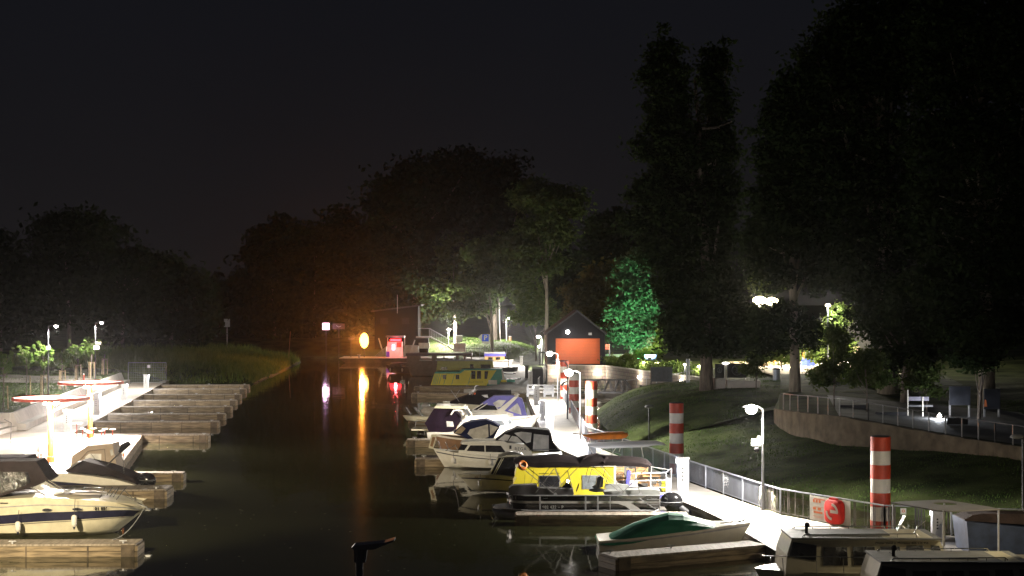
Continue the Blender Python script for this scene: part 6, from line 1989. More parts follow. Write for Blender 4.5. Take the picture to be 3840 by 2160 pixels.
for px in (1780, 1820, 1870, 1900):
    part('hull_mark', MB().box(XX(px, 79.5), XX(px + 14, 79.5), H.pt(.6, .12).y - .02, H.pt(.6, .12).y - .01, ZZ(1790, 79.5), ZZ(1787, 79.5)), mat('faded_print', (.3, .2, .13), .7), t)

# ---------------------------------------------------------------- cruiser lettered REGA
t = thing('motor_cruiser', 'white cruiser lettered on its cabin side, with black canvas enclosure, bow left', 'motor boat', (XX(1870, 93), 93, 0))
H6 = Hull([(2110, 1706), (2050, 1712), (1960, 1720), (1878, 1717), (1773, 1707), (1690, 1695), (1624, 1681)],
          [(2105, 1762), (2050, 1763), (1960, 1763), (1878, 1762), (1790, 1759), (1715, 1755), (1664, 1747)], 2.5, 91.2, fine=2.4)
part('hull', H6.mesh(), M_white, t, True)
part('rub_rail', H6.strip(.16, .22, 0, .99, .02), M_navy, t)
c6 = Side([(1714, 1708), (1733, 1664), (1898, 1661), (1972, 1669), (1992, 1692), (2000, 1722), (1714, 1716)], 91.65, 1.75, .18)
part('cabin', c6.mesh(), M_white, t)
part('cabin_roof', MB().side([(XX(a, 91.6), ZZ(b, 91.6)) for a, b in [(1726, 1664), (1738, 1657), (1890, 1653), (1900, 1659), (1896, 1664)]], 91.7, 93.5), M_white, t)
part('window', c6.panel([(1717, 1688), (1729, 1667), (1755, 1669), (1741, 1689)]), M_glass, t)
part('window', c6.panel([(1750, 1691), (1764, 1671), (1816, 1671), (1817, 1695)]), M_glass, t)
part('window', c6.panel([(1821, 1671), (1878, 1672), (1897, 1697), (1821, 1695)]), M_glass, t)
e6 = Side([(1858, 1654), (1896, 1624), (1941, 1606), (2000, 1609), (2058, 1614), (2066, 1625), (2074, 1660), (2104, 1696), (1996, 1693), (1962, 1661)], 91.6, 1.85, .22)
part('enclosure', e6.mesh(), M_black, t)
for q in [[(1928, 1625), (1955, 1620), (1994, 1624), (1990, 1658), (1974, 1662)], [(2002, 1628), (2058, 1634), (2058, 1692), (1998, 1688)], [(1868, 1650), (1893, 1629), (1914, 1634), (1903, 1654)], [(1906, 1655), (1920, 1635), (1940, 1639), (1960, 1660)]]:
    part('clear_panel', e6.panel(q), M_vinyl2, t)
text('lettering', 'REGA', .25, M_dsteel, t, (XX(1952, 91.6), c6.y(ZZ(1685, 91.6), .012), ZZ(1685, 91.6)), spacing=1.15)
mb = tubes([((1626, 1678), (1644, 1655)), ((1644, 1655), (1652, 1682)), ((1670, 1657), (1682, 1684)), ((1706, 1668), (1719, 1692)), ((1672, 1690), (1710, 1668))], 92.2, .022)
mb.tube([W(a, b, 91.5) for a, b in [(1984, 1688), (2005, 1685), (2085, 1685), (2140, 1684)]], .02, 6)
part('guard_rail', mb, M_chrome, t, True)
part('pulpit_board', MB().prism([W(1607, 1680, 92.2), W(1618, 1630, 92.2), W(1638, 1628, 92.2), W(1626, 1684, 92.2)], (0, .08, 0)), M_cream, t)
part('pulpit_window', MB().prism([W(1613, 1672, 92.18), W(1622, 1638, 92.18), W(1633, 1640, 92.18), W(1622, 1676, 92.18)], (0, -.01, 0)), mat('brown_wood', (.22, .11, .04), .5), t)
part('fog_horn', MB().cbox((XX(1914, 91.6), 91.72, ZZ(1678, 91.6)), (.12, .06, .2)), M_rubber, t)

# ---------------------------------------------------------------- navy canopy boat
t = thing('canopy_boat', 'boat with a hunched navy canopy and milky windows, behind the lettered cruiser', 'motor boat', (XX(1760, 98), 98, 0))
H = Hull([(1890, 1660), (1830, 1655), (1760, 1648), (1690, 1640), (1632, 1630)], [(1885, 1714), (1830, 1715), (1760, 1715), (1700, 1712), (1655, 1704)], 2.1, 97.0)
part('hull', H.mesh(), mat('brown_hull', (.22, .12, .06), .4), t, True)
part('gunwale', H.strip(-.02, .08, 0, 1, .03), M_white, t)
e7 = Side([(1700, 1625), (1737, 1592), (1776, 1581), (1823, 1575), (1850, 1585), (1874, 1600), (1848, 1650), (1792, 1652), (1765, 1650), (1722, 1632)], 97.1, 1.85, .25)
part('canopy', e7.mesh(), M_navyc, t)
part('milky_window', e7.panel([(1753, 1627), (1762, 1611), (1830, 1592), (1832, 1638), (1805, 1650), (1782, 1650)]), M_vinyl2, t)
part('milky_window', e7.panel([(1836, 1592), (1852, 1598), (1868, 1603), (1848, 1628), (1838, 1634)]), M_vinyl2, t)
part('tan_panel', e7.panel([(1704, 1625), (1731, 1596), (1746, 1608), (1728, 1627)]), mat('tan_canvas', (.30, .24, .16), .8), t)

# ---------------------------------------------------------------- white cruiser with plum enclosure, bow right
t = thing('motor_cruiser', 'white cruiser with a dark plum cockpit enclosure and a white bow rail', 'motor boat', (XX(1820, 110.8), 110.8, 0))
H8 = Hull([(1600, 1620), (1680, 1622), (1760, 1612), (1880, 1598), (1950, 1585), (2010, 1566), (2026, 1556)],
          [(1605, 1654), (1680, 1656), (1760, 1656), (1870, 1652), (1930, 1643), (1975, 1620), (1998, 1600)], 2.5, 109.4, fine=2.2)
part('hull', H8.mesh(), M_white, t, True)
part('rub_line', H8.strip(.16, .21, .3, .99, .02), M_navy, t)
c8 = Side([(1700, 1625), (1724, 1590), (1732, 1568), (1745, 1560), (1902, 1557), (1924, 1590), (1940, 1612), (1885, 1626)], 109.9, 1.8, .15)
part('cabin', c8.mesh(), M_white, t)
part('cabin_window', c8.panel([(1758, 1581), (1766, 1574), (1822, 1574), (1822, 1590), (1756, 1590)]), mat('grey_glass', (.10, .11, .12), .15), t)
part('cabin_window', c8.panel([(1836, 1577), (1884, 1577), (1894, 1592), (1880, 1602), (1842, 1592)]), mat('grey_glass', (.10, .11, .12), .15), t)
part('cabin_window', c8.panel([(1904, 1580), (1912, 1572), (1922, 1590), (1912, 1598)]), mat('grey_glass', (.10, .11, .12), .15), t)
part('cabin_window', c8.panel([(1718, 1586), (1724, 1571), (1733, 1568), (1732, 1582)]), mat('grey_glass', (.10, .11, .12), .15), t)
e8 = Side([(1592, 1588), (1628, 1531), (1694, 1532), (1724, 1560), (1728, 1578), (1710, 1606), (1690, 1622), (1610, 1624), (1600, 1600)], 109.75, 2.1, .1)
part('enclosure', e8.mesh(), M_darkc, t)
part('milky_window', e8.panel([(1674, 1579), (1698, 1581), (1702, 1600), (1676, 1600)]), M_vinyl2, t)
part('hardtop', MB().side([(XX(a, 109.6), ZZ(b, 109.6)) for a, b in [(1628, 1531), (1634, 1521), (1740, 1524), (1750, 1530), (1745, 1534)]], 109.65, 112.0), M_cream, t)
mb = MB()
for q in [[(1688, 1555), (1700, 1536), (1732, 1536), (1740, 1556), (1736, 1560), (1730, 1542), (1704, 1541), (1694, 1556)], [(1740, 1530), (1752, 1524), (1773, 1558), (1760, 1564), (1756, 1562), (1767, 1556), (1752, 1531), (1745, 1535)]]:
    mb.prism([W(a, b, 109.6) for a, b in q], (0, .08, 0))
part('windscreen_frame', mb, M_white, t)
part('windscreen', MB().prism([W(1745, 1535, 109.66), W(1752, 1531, 109.66), W(1767, 1556, 109.66), W(1756, 1562, 109.66)], (0, .02, 0)), mat('grey_glass', (.10, .11, .12), .15), t)
mb = tubes([((1922, 1569), (2028, 1556)), ((1930, 1582), (2022, 1568)), ((1922, 1569), (1932, 1592)), ((1950, 1566), (1954, 1584)), ((1975, 1563), (1980, 1577)), ((2000, 1560), (2004, 1571)), ((2028, 1554), (2024, 1564))], 110.3, .028)
part('bow_rail', mb, M_whitep, t, True)
part('swim_platform', MB().box(XX(1545, 110.5), XX(1612, 110.5), 109.9, 111.9, ZZ(1612, 110.5), ZZ(1607, 110.5)), M_cream, t)
mb = tubes([((1556, 1607), (1560, 1578)), ((1560, 1578), (1608, 1576)), ((1608, 1576), (1616, 1600)), ((1560, 1590), (1612, 1590)), ((1590, 1607), (1592, 1630)), ((1612, 1606), (1618, 1630)), ((1590, 1618), (1616, 1618))], 110.2, .025)
part('stern_ladder', mb, M_steel, t, True)
outboard(t, W(1580, 1628, 110.8), .9, .3)

# ---------------------------------------------------------------- cruiser with blue cockpit canvas
t = thing('motor_cruiser', 'white cruiser with blue cockpit canvas and slanting white radar arch', 'motor boat', (XX(1820, 118.3), 118.3, 0))
H9 = Hull([(1975, 1560), (1900, 1562), (1820, 1555), (1740, 1540), (1674, 1522)], [(1970, 1612), (1900, 1614), (1820, 1613), (1750, 1606), (1705, 1596)], 2.6, 116.2)
part('hull', H9.mesh(), M_white, t, True)
c9 = Side([(1760, 1545), (1795, 1532), (1858, 1530), (1925, 1552), (1925, 1562), (1760, 1558)], 116.6, 1.9, .2)
part('cabin', c9.mesh(), M_white, t)
bl = Side([(1800, 1520), (1820, 1506), (1852, 1486), (1922, 1485), (1958, 1497), (1966, 1520), (1976, 1562), (1924, 1566), (1886, 1548), (1860, 1540)], 116.7, 1.8, .25)
part('blue_canvas', bl.mesh(), M_bluec, t)
part('clear_panel', bl.panel([(1848, 1512), (1870, 1500), (1898, 1502), (1880, 1525), (1862, 1530)]), M_vinyl2, t)
part('clear_panel', bl.panel([(1905, 1540), (1940, 1512), (1950, 1530), (1956, 1556), (1930, 1548)]), M_vinyl2, t)
part('windscreen', bl.panel([(1772, 1537), (1808, 1516), (1856, 1522), (1866, 1538)], .03), M_glass, t)
part('windscreen_frame', tubes([((1770, 1538), (1812, 1513)), ((1790, 1538), (1828, 1513)), ((1770, 1539), (1868, 1541))], 116.6, .035), M_whitep, t)
mb = MB()
for yy in (116.45, 118.65):
    mb.prism([W(1856, 1546, 116.45) + Vector((0, yy - 116.45, 0)), W(1880, 1553, 116.45) + Vector((0, yy - 116.45, 0)), W(1944, 1487, 116.45) + Vector((0, yy - 116.45, 0)), W(1934, 1484, 116.45) + Vector((0, yy - 116.45, 0))], (0, .12, 0))
mb.box(XX(1932, 116.5), XX(1944, 116.5), 116.45, 118.77, ZZ(1487, 116.5), ZZ(1483, 116.5))
part('radar_arch', mb, M_white, t)
part('radar_dome', MB().ball(W(1938, 1479, 117.6), .2, 12, 6, 1, 1, .5), M_whitep, t, True)

# black canopy boat and the heron
t = thing('covered_boat', 'low boat under a black canopy on which the heron stands', 'motor boat', (XX(1800, 126), 126, 0))
H = Hull([(1930, 1520), (1860, 1522), (1780, 1518), (1710, 1512), (1660, 1505)], [(1925, 1572), (1860, 1574), (1780, 1573), (1720, 1568), (1680, 1560)], 2.3, 124.6)
part('hull', H.mesh(), M_cream, t, True)
e10 = Side([(1686, 1509), (1720, 1494), (1755, 1481), (1772, 1484), (1790, 1465), (1850, 1462), (1917, 1466), (1919, 1495), (1900, 1520), (1800, 1522), (1690, 1516)], 124.8, 2.0, .25)
part('canopy', e10.mesh(), M_black, t)
part('canopy_window', e10.panel([(1805, 1482), (1828, 1480), (1831, 1492), (1818, 1490)]), M_vinyl2, t)
part('red_lamp', MB().ball(W(1780, 1476, 124.9), .09, 8, 6), mat('red_lens', (.6, .12, .05), .3), t)
part('wiper_strut', tubes([((1690, 1462), (1722, 1506)), ((1724, 1462), (1705, 1490))], 124.4, .02), M_steel, t)
# heron: one continuous body
Hc = W(1770, 1484, 125.2)
t = thing('heron', 'grey heron standing upright with curved neck on the black boat canopy', 'heron', Hc)
sc_ = 1.0
P = [(-.20, .10, .05), (-.12, .20, .09), (0.0, .30, .125), (.10, .38, .115), (.18, .47, .075), (.22, .56, .042), (.20, .64, .036), (.25, .73, .036), (.33, .785, .045), (.40, .80, .034), (.47, .795, .014), (.58, .785, .004)]
mb = MB().tube([Hc + Vector((a, 0, b)) * sc_ for a, b, r in P], [r * sc_ for a, b, r in P], 12)
part('body', mb, mat('heron_feathers', (.75, .72, .68), .8, var=.3, scale=8), t, True)
part('wing', MB().ball(Hc + Vector((-.05, -.06, .25)), .2, 12, 8, 1.0, .4, .55), mat('heron_wing', (.45, .45, .46), .8, var=.3, scale=8), t, True)
for dy_ in (-.05, .05):
    part('leg', MB().tube([Hc + Vector((-.02, dy_, .26)), Hc + Vector((.02, dy_, .1)), Hc + Vector((-.01, dy_, -.06))], .014, 6), mat('heron_leg', (.3, .2, .12), .6), t, True)
# tender boats at the left ends
t = thing('dinghy', 'small grey tender with chrome rails left of the plum enclosure', 'dinghy', (XX(1575, 119), 119, 0))
H = Hull([(1640, 1562), (1600, 1563), (1550, 1561), (1510, 1558)], [(1638, 1580), (1600, 1582), (1550, 1581), (1525, 1576)], 1.4, 118.2)
part('hull', H.mesh(), M_cream, t, True)
part('outboard_cover', MB().ball(W(1608, 1542, 118.7), .48, 12, 8, 1.2, .8, .75), mat('grey_cover', (.33, .30, .26), .8, bump=.5), t, True)
part('engine', MB().ball(W(1596, 1522, 119), .3, 12, 8, 1.1, .8, .8), mat('grey_plastic', (.22, .21, .20), .4), t, True)
part('rail', tubes([((1523, 1528), (1541, 1556)), ((1552, 1528), (1578, 1560)), ((1556, 1527), (1582, 1558)), ((1606, 1512), (1640, 1514)), ((1640, 1514), (1643, 1524))], 118.5, .03), M_chrome, t)

# ---------------------------------------------------------------- green tarpaulin boat
t = thing('covered_boat', 'white boat under a tented green tarpaulin beside the walkway edge', 'motor boat', (XX(2560, 63), 63, 0))
H = Hull([(2245, 2030), (2350, 2022), (2470, 2008), (2600, 1990), (2720, 1972), (2818, 1958)], [(2250, 2085), (2350, 2087), (2470, 2086), (2600, 2082), (2700, 2064), (2770, 2040)], 2.3, 61.2, fine=2.3)
part('hull', H.mesh(), M_white, t, True)
part('rub_rail', H.strip(.1, .17, 0, .99, .02), M_steel, t)
rows = [(2240, 2036, 2242, 2042), (2330, 1985, 2300, 2046), (2375, 1962, 2375, 2038), (2450, 1936, 2450, 2022), (2505, 1921, 2500, 2016), (2560, 1926, 2560, 2004), (2616, 1941, 2600, 1992), (2690, 1968, 2680, 1980)]
part('tarpaulin', arch(rows, 62.4, 1.16, 1.3, 10), M_tarp, t)
part('deck_rail', tubes([((2700, 1962), (2800, 1952)), ((2740, 1962), (2748, 1950)), ((2800, 1952), (2812, 1962)), ((2770, 1960), (2806, 1940))], 61.9, .02), M_chrome, t)
# ---------------------------------------------------------------- cabin cruisers at the bottom right
def cabincruiser(label, dx, dy, Y, text_roof=None, hulltext=None, L=900):
    t = thing('river_cruiser', label, 'river cruiser', (XX(3230 + dx, Y + 1.2), Y + 1.2, 0))
    q = lambda P: [(a + dx, b + dy) for a, b in P]
    H = Hull(q([(3900, 2150), (3700, 2150), (3400, 2150), (3150, 2150), (2990, 2145), (2830, 2130)]), q([(3890, 2240), (3700, 2243), (3400, 2243), (3150, 2243), (3000, 2238), (2880, 2225)]), 2.8, Y - .3, fine=2.8)
    part('hull', H.mesh(), M_cream, t, True)
    c = Side(q([(2945, 2160), (2952, 2082), (2972, 2022), (3060, 2018), (3500, 2018), (3527, 2026), (3545, 2075), (3560, 2160)]), Y, 2.2, .12)
    part('cabin', c.mesh(), M_cream, t)
    part('roof', MB().prism([(XX(a + dx, Y), y_, ZZ(b + dy, Y)) for a, b, y_ in [(2968, 2023, Y - .02), (3532, 2026, Y - .02)]] + [(XX(3532 + dx, Y), Y + 2.2, ZZ(2026 + dy, Y)), (XX(2968 + dx, Y), Y + 2.2, ZZ(2023 + dy, Y))], (0, 0, .06)), mat('roof_grey', (.16, .16, .15), .6), t)
    part('roof_hatch', MB().box(XX(3050 + dx, Y), XX(3350 + dx, Y), Y + .5, Y + 1.7, ZZ(2020 + dy, Y), ZZ(2012 + dy, Y)), mat('roof_grey', (.16, .16, .15), .6), t)
    for P in [[(2962, 2078), (2976, 2034), (3064, 2046), (3062, 2104), (2962, 2086)], [(3090, 2053), (3178, 2053), (3180, 2121), (3088, 2121)], [(3200, 2052), (3282, 2052), (3288, 2120), (3202, 2120)], [(3303, 2051), (3376, 2051), (3382, 2117), (3306, 2117)], [(3400, 2048), (3465, 2048), (3474, 2112), (3404, 2112)], [(3492, 2046), (3524, 2048), (3536, 2082), (3496, 2082)]]:
        part('window', c.panel(q(P)), M_glass, t)
    if text_roof:
        text('lettering', text_roof, .11, M_dsteel, t, (XX(3385 + dx, Y), c.y(ZZ(2036 + dy, Y), .012), ZZ(2038 + dy, Y)))
    if hulltext:
        text('lettering', hulltext, .16, M_dsteel, t, (XX(3010 + dx, Y), H.pt(.8, .25).y - .03, ZZ(2150 + dy, Y) - .12))
    for yy in (Y + .15, Y + 2.0):
        mb = MB()
        mb.tube([(XX(a + dx, Y), yy, ZZ(b + dy, Y)) for a, b in [(3010, 2018), (3020, 2008), (3440, 2004), (3450, 2014)]], .018, 6)
        for a in range(3020, 3450, 70):
            mb.tube([(XX(a + dx, Y), yy, ZZ(2020 + dy, Y)), (XX(a + dx, Y), yy, ZZ(2006 + dy, Y))], .014, 5)
        part('roof_rail', mb, M_chrome, t)
    mb = MB()
    for a in (2890, 2935, 3060, 3160, 3280, 3400):
        mb.tube([(XX(a + dx, Y), Y - .2, ZZ(2150 + dy, Y)), (XX(a + dx - 4, Y), Y - .2, ZZ(2088 + dy, Y))], .016, 5)
    mb.tube([(XX(2850 + dx, Y), Y - .2, ZZ(2080 + dy, Y)), (XX(3400 + dx, Y), Y - .2, ZZ(2090 + dy, Y))], .016, 6)
    part('side_rail', mb, M_chrome, t)
    part('searchlight', MB().tube([(XX(3045 + dx, Y), Y + 1, ZZ(2020 + dy, Y)), (XX(3045 + dx, Y), Y + 1, ZZ(1986 + dy, Y))], .05, 8).ball((XX(3048 + dx, Y), Y + 1, ZZ(1984 + dy, Y)), .09), M_black, t, True)
    return t
t = cabincruiser('cream river cruiser with a row of dark windows, rear one of the bottom right pair', 0, 0, 52.5, 'Přístav Veselí n. Moravou  606 636 456', '001 045 - P')
part('mast', tubes([((3360, 1988), (3392, 1932)), ((3366, 1990), (3396, 1934)), ((3424, 2010), (3440, 1976)), ((3440, 1976), (3470, 1952))], 53.5, .02), M_chrome, t)
cabincruiser('second cream river cruiser, cut by the bottom right corner of the photo', 335, 90, 48.2)

# flat grey awning, dark covered boat at the right edge
t = thing('flat_awning', 'flat grey square awning with a round hole on thin legs above the rear cruiser', 'awning', G(3540, 1895, 2.55))
zA = 2.55
cs = [G(3333, 1882, zA), G(3541, 1873, zA), G(3762, 1908, zA), G(3536, 1917, zA)]
ctr = G(3545, 1888, zA)
mb = MB()
Nn = 32
inn, out_ = [], []
for k in range(Nn):
    a_ = 2 * math.pi * k / Nn
    d_ = Vector((math.cos(a_), math.sin(a_), 0))
    inn.append(ctr + d_ * .42)
    best = None
    for i in range(4):
        p0, p1 = cs[i], cs[(i + 1) % 4]
        e = p1 - p0
        den = d_.x * e.y - d_.y * e.x
        if abs(den) < 1e-9: continue
        r_ = p0 - ctr
        tt = (r_.x * e.y - r_.y * e.x) / den
        uu = (r_.x * d_.y - r_.y * d_.x) / den
        if tt > 0 and -.001 <= uu <= 1.001 and (best is None or tt < best): best = tt
    out_.append(ctr + d_ * (best or 1))
mb.loft([inn, out_, [p + Vector((0, 0, -.04)) for p in out_], [p + Vector((0, 0, -.04)) for p in inn], inn], True, False)
part('cloth', mb, mat('awning_grey', (.13, .12, .11), .85, var=.15, scale=1, bump=.2), t)
mb = MB()
for c_ in cs:
    e = c_ + (ctr - c_) * .08
    part('leg', MB().tube([e, (e.x, e.y, .9)], .03, 6), M_steel, t)
t = thing('covered_boat', 'blue boat under a dark brown cover at the right edge of the photo', 'motor boat', (XX(3750, 60), 59, 0))
e = Side([(3625, 1952), (3660, 1938), (3720, 1933), (3900, 1936), (3960, 1950), (3960, 1975), (3625, 1956)], 57.6, 2.0, .5)
part('cover', e.mesh(), mat('dark_brown_cover', (.05, .032, .028), .7, var=.3, bump=.4), t)
H = Hull([(3625, 1956), (3720, 1966), (3850, 1978), (3980, 1984), (4100, 1980)], [(3640, 2110), (3720, 2118), (3850, 2125), (3960, 2120), (4040, 2100)], 2.2, 57.4, fine=2.5)
part('hull', H.mesh(), mat('blue_hull', (.03, .045, .09), .5, var=.3), t, True)
# unlit lamp close to the camera
Yn = 24.0
base = W(1348, 2160, Yn); base.z = 0
t = thing('street_lamp', 'nearest unlit lamp head rising from the bottom edge of the photo', 'street lamp', base)
tp = W(1348, 2060, Yn)
part('pole', MB().tube([(tp.x, Yn, -.5), (tp.x, Yn, tp.z)], .055, 12), M_steel, t, True)
part('head_bracket', MB().prism([W(1328, 2110, Yn), W(1370, 2110, Yn), W(1378, 2052, Yn), W(1326, 2052, Yn)], (0, .12, 0)), M_steel, t)
part('lamp_head', MB().prism([W(1316, 2056, Yn - .1), W(1326, 2046, Yn - .1), W(1440, 2036, Yn - .1), W(1478, 2024, Yn - .1), W(1478, 2030, Yn - .1), W(1400, 2062, Yn - .1), W(1330, 2062, Yn - .1)], (0, .3, 0)), M_steel, t)

# ---------------------------------------------------------------- far houseboats
t = thing('houseboat', 'yellow houseboat with teal trim and slanted green lines, in front of the olive one', 'houseboat', (XX(1750, 183), 183, 0))
Yh1 = 181.0
a1 = Side([(1615, 1444), (1629, 1400), (1725, 1400), (1742, 1388), (1862, 1388), (1824, 1446)], Yh1, 3, .1)
part('side_wall', a1.mesh(), M_yel, t)
a2 = Side([(1825, 1447), (1862, 1387), (1882, 1385), (1896, 1425), (1882, 1447)], Yh1, 3, .1)
part('stern_section', a2.mesh(), M_teal, t)
part('roof_trim', MB().side([(XX(a, Yh1), ZZ(b, Yh1)) for a, b in [(1628, 1401), (1634, 1394), (1722, 1394), (1733, 1385), (1884, 1384), (1882, 1388), (1742, 1389), (1725, 1401)]], Yh1 - .05, Yh1 + 3.05), M_teal, t)
part('pale_corner', a2.panel([(1881, 1388), (1884, 1388), (1895, 1423), (1884, 1423)]), M_whitep, t)
for q in [(1660, 1405, 1673, 1422), (1709, 1405, 1722, 1422), (1767, 1391, 1783, 1421), (1788, 1391, 1804, 1421), (1817, 1392, 1831, 1421)]:
    part('window', a1.panel([(q[0], q[1]), (q[2], q[1]), (q[2] - (5 if q[0] > 1815 else 0), q[3]), (q[0], q[3])]), M_glass, t)
mb = MB()
for x_, l_ in [(1622, 38), (1627, 38), (1632, 38), (1638, 38), (1646, 38), (1664, 38), (1694, 38), (1755, 50)]:
    a1.panel([(x_ - 1, 1442), (x_ + .6, 1442), (x_ + l_ * .30, 1442 - l_), (x_ + l_ * .30 - 1.6, 1442 - l_)], .006, .006, mb)
part('slanted_lines', mb, M_teal, t)
text('name_lettering', 'BLATNICE', .28, mat('olive_print', (.28, .26, .04), .6), t, (XX(1785, Yh1), Yh1 + .01, ZZ(1433, Yh1)), spacing=1.3)
part('yellow_box', MB().box(XX(1879, 180), XX(1899, 180), 180.3, 180.9, ZZ(1449, 180), ZZ(1425, 180)), M_yel, t)
part('teal_crate', MB().box(XX(1901, 180), XX(1931, 180), 180.3, 180.9, ZZ(1449, 180), ZZ(1423, 180)), M_teal, t)
part('white_panel', MB().box(XX(1832, 180.7), XX(1864, 180.7), 180.6, 180.7, ZZ(1442, 180.7), ZZ(1425, 180.7)), M_whitep, t)
part('hull', MB().side([(XX(a, Yh1), ZZ(b, Yh1)) for a, b in [(1610, 1446), (1900, 1446), (1895, 1453), (1616, 1453)]], Yh1 - .1, Yh1 + 3.2), M_dsteel, t)
t = thing('houseboat', 'olive green flat-roofed houseboat behind the yellow and teal one', 'houseboat', (XX(1740, 193), 193, 0))
a1 = Side([(1630, 1440), (1640, 1354), (1847, 1353), (1851, 1390), (1850, 1440)], 192, 3, .15)
part('cabin', a1.mesh(), mat('olive_paint', (.27, .27, .08), .6, var=.1), t)
part('roof', MB().box(XX(1636, 192), XX(1850, 192), 191.9, 195.1, ZZ(1354, 192), ZZ(1351.5, 192)), mat('roof_grey', (.16, .16, .15), .6), t)
for q in [(1654, 1376, 1677, 1388), (1762, 1366, 1776, 1381), (1803, 1367, 1840, 1381)]:
    part('window', a1.panel([(q[0], q[1]), (q[2], q[1]), (q[2], q[3]), (q[0], q[3])]), M_glass, t)
t = thing('excursion_boat', 'long dark flat-roofed boat with see-through windows behind the houseboats', 'excursion boat', (XX(1650, 206), 206, 0))
Yx = 205
part('roof', MB().box(XX(1522, Yx), XX(1770, Yx), Yx - .2, Yx + 3.2, ZZ(1334, Yx), ZZ(1325, Yx)), mat('dark_plum_roof', (.07, .04, .06), .6), t)
mb = MB()
for p0, p1 in [(1526, 1573), (1618, 1634), (1662, 1664), (1708, 1718), (1738, 1744), (1766, 1768)]:
    mb.box(XX(p0, Yx), XX(p1, Yx), Yx, Yx + .1, ZZ(1352, Yx), ZZ(1334, Yx))
    mb.box(XX(p0, Yx), XX(p1, Yx), Yx + 2.9, Yx + 3.0, ZZ(1352, Yx), ZZ(1334, Yx))
part('window_pillars', mb, mat('brown_cabin', (.13, .09, .07), .6), t)
part('hull', MB().side([(XX(a, Yx), ZZ(b, Yx)) for a, b in [(1524, 1352), (1770, 1352), (1766, 1408), (1540, 1408)]], Yx - .1, Yx + 3.1), mat('brown_cabin', (.13, .09, .07), .6), t)
t = thing('dark_boat', 'low dark motor boat with round fenders left of the excursion boat', 'motor boat', (XX(1520, 213), 213, 0))
H = Hull([(1620, 1378), (1560, 1377), (1500, 1374), (1446, 1367)], [(1615, 1401), (1560, 1402), (1500, 1401), (1460, 1396)], 2.4, 211.8)
M_dh = mat('dark_hull', (.07, .045, .035), .5)
part('hull', H.mesh(), M_dh, t, True)
part('cabin', Side([(1455, 1379), (1464, 1362), (1560, 1359), (1600, 1366), (1612, 1380)], 212.2, 1.6, .2).mesh(), M_dh, t)
for px in (1463, 1508, 1545):
    part('fender', MB().ball(W(px, 1387, 211.6), .15, 10, 8, .8, .8, 1.7), M_whitep, t, True)
for px in (1500, 1530):
    part('window', MB().box(XX(px, 212), XX(px + 18, 212), 212.0, 212.03, ZZ(1374, 212), ZZ(1366, 212)), M_glass, t)
t = thing('tour_boat', 'boat with a purple stripe moored under the parking sign', 'motor boat', (XX(1857, 232), 232, 0))
part('cabin', MB().box(XX(1818, 230), XX(1892, 230), 230, 232.5, ZZ(1352, 230), ZZ(1336, 230)), M_slat_w, t)
part('purple_band', MB().box(XX(1816, 230), XX(1896, 230), 229.9, 232.6, ZZ(1336, 230), ZZ(1325, 230)), mat('violet_hull', (.10, .09, .42), .5), t)
part('roof', MB().box(XX(1816, 230), XX(1894, 230), 229.8, 232.7, ZZ(1325, 230), ZZ(1322, 230)), M_whitep, t)
for px in (1832, 1860):
    part('window', MB().box(XX(px, 230), XX(px + 16, 230), 229.93, 229.97, ZZ(1349, 230), ZZ(1339, 230)), M_glass, t)
H = Hull([(1812, 1352), (1860, 1352), (1905, 1352), (1925, 1349)], [(1814, 1378), (1860, 1378), (1900, 1378), (1916, 1374)], 2.8, 229.6)
part('hull', H.mesh(), M_whitep, t, True)
t = thing('small_sailboat', 'small dark boat with a leaning mast by the lit path', 'sailing boat', (XX(1905, 208), 208, 0))
H = Hull([(1850, 1378), (1900, 1378), (1935, 1376), (1945, 1372)], [(1852, 1408), (1900, 1409), (1930, 1407), (1938, 1402)], 2.2, 208)
part('hull', H.mesh(), M_dsteel, t, True)
part('mast', tubes([((1886, 1297), (1908, 1352)), ((1908, 1352), (1904, 1385)), ((1850, 1354), (1906, 1356))], 208.5, .06), M_dsteel, t)
for i, (px, py, w_, lb) in enumerate([(1895, 1412, 40, 'dark rowing boat moored third behind the yellow box'), (1908, 1432, 46, 'dark rowing boat just behind the teal crate'), (1960, 1535, 0, '')][:2]):
    Y = FPX / ((py - HOR + 6) / CAMZ)
    H = Hull([(px - w_, py - 12), (px, py - 13), (px + w_ * .7, py - 12), (px + w_, py - 15)], [(px - w_ + 2, py + 4), (px, py + 5), (px + w_ * .7, py + 3), (px + w_ * .85, py)], 1.4, Y)
    t = thing('rowing_boat', lb, 'rowing boat', (XX(px, Y), Y, 0), 'dark rowing boats by the lit walkway')
    part('hull', H.mesh(), M_dsteel, t, True)
    part('fender', MB().ball(W(px + w_ - 6, py - 4, Y - .2), .16, 8, 6, .8, .8, 1.4), M_whitep, t, True)

# ---------------------------------------------------------------- mooring ropes and fenders of the right-hand boats
def rope(name, label, p0, p1, sag=.25, r=.016):
    a_, b_ = Vector(p0), Vector(p1)
    pts = [a_ + (b_ - a_) * (k / 8) - Vector((0, 0, sag * 4 * (k / 8) * (1 - k / 8))) for k in range(9)]
    single(name, MB().tube(pts, r, 5), mat('rope', (.42, .40, .36), .9), label, 'rope', 'mooring ropes', True)
rope('mooring_rope', 'rope from the bow of the big cruiser numbered 601 856 to its finger pier', W(540, 1905, 66.4), (-15.2, 60.9, .52))
rope('mooring_rope', 'rope between the lettered cruiser stern and the walkway', W(2104, 1704, 92), (2.5, 92, .52), .1)
rope('mooring_rope', 'rope from the tip of the white bow rail boat to the walkway', W(2024, 1566, 110.6), (2.15, 109, .52), .2)
rope('mooring_rope', 'rope from the pontoon boat stern to its finger pier', W(2470, 1908, 70.2), (XX(2440, 69), 69.0, .52), .05)
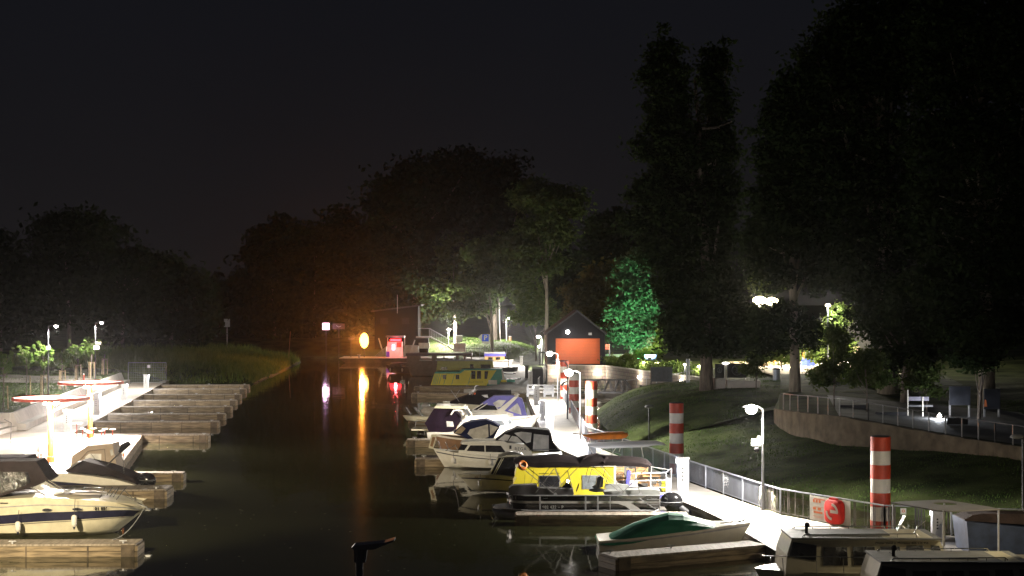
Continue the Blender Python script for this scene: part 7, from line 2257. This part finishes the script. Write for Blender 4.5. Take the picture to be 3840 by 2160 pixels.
rope('mooring_rope', 'rope from the bow of the small cabin boat down to the water side finger', W(1722, 1782, 80.4), (XX(1700, 86), 86, .5), .3)
for (px, top, bot, Y, lb) in [(1700, 1716, 1738, 91.6, 'white fender near the bow of the lettered cruiser'), (1838, 1722, 1745, 91.1, 'white fender amidships of the lettered cruiser'), (1800, 1800, 1825, 79.2, 'white fender at the side of the small cabin boat'), (1840, 1622, 1642, 109.2, 'white fender hanging under the cabin windows of the plum enclosure cruiser')]:
    c0, c1 = W(px, top, Y), W(px, bot, Y); L_ = c0.z - c1.z
    t = thing('fender', lb, 'fender', c1, 'fenders hung on the right-hand boats')
    part('body', MB().lathe([(.03, 0), (.1, .06), (.11, .14), (.11, L_ - .1), (.09, L_ - .03), (.03, L_)], c1, 12), M_whitep, t, True)
    part('line', MB().tube([c0, c0 + Vector((.01, .05, .3))], .012, 5), M_dsteel, t)


# ================================================================== unseen lamps added beside the view to light hulls, and haze for the glow
lamp((-23.6, 40.0, DZ), 12.0, 1.0, 'warm lamp of the near left, unseen, added to light the hulls', 'unseen lamps added beside the view', 0, None, lampcol=(1, .84, .52))
light('SPOT', (-22.7, 39.8, 12.0), 17000, (1, .84, .56), .15, (-19.5, 72, .5), 46, .7, parent=bpy.data.objects[[o.name for o in bpy.data.objects if o.get('label', '').startswith('warm lamp of the near left')][0]])
part('lens', MB().ball((-22.7, 39.7, 12.35), .25, 12, 8), M_bulb, bpy.data.objects[[o.name for o in bpy.data.objects if o.get('label', '').startswith('warm lamp of the near left')][0]], True)
lamp((18.6, 51.2, DZ), 5.2, -.6, 'warm lamp of the near right, unseen, added to light the hulls', 'unseen lamps added beside the view', 260, None, lampcol=(1, .84, .56), tgt=(7, 68, 0), lens=.2)
hz = bpy.data.materials.new('haze')
hz.use_nodes = True
n_, l_ = hz.node_tree.nodes, hz.node_tree.links
n_.clear()
ho = n_.new('ShaderNodeOutputMaterial')
hv = n_.new('ShaderNodeVolumePrincipled')
hv.inputs['Color'].default_value = (.8, .8, .8, 1)
hv.inputs['Density'].default_value = HAZE
hv.inputs['Anisotropy'].default_value = 0.94
l_.new(hv.outputs[0], ho.inputs['Volume'])
o = bpy.data.objects.new('haze', _mesh('haze', MB().box(-240, 240, -12, 330, -3, 60), hz, (0, 0, 0), False))
SC.collection.objects.link(o)
o['kind'] = 'stuff'
o['label'] = 'thin haze added for the glow around the lamps'
o['category'] = 'haze'
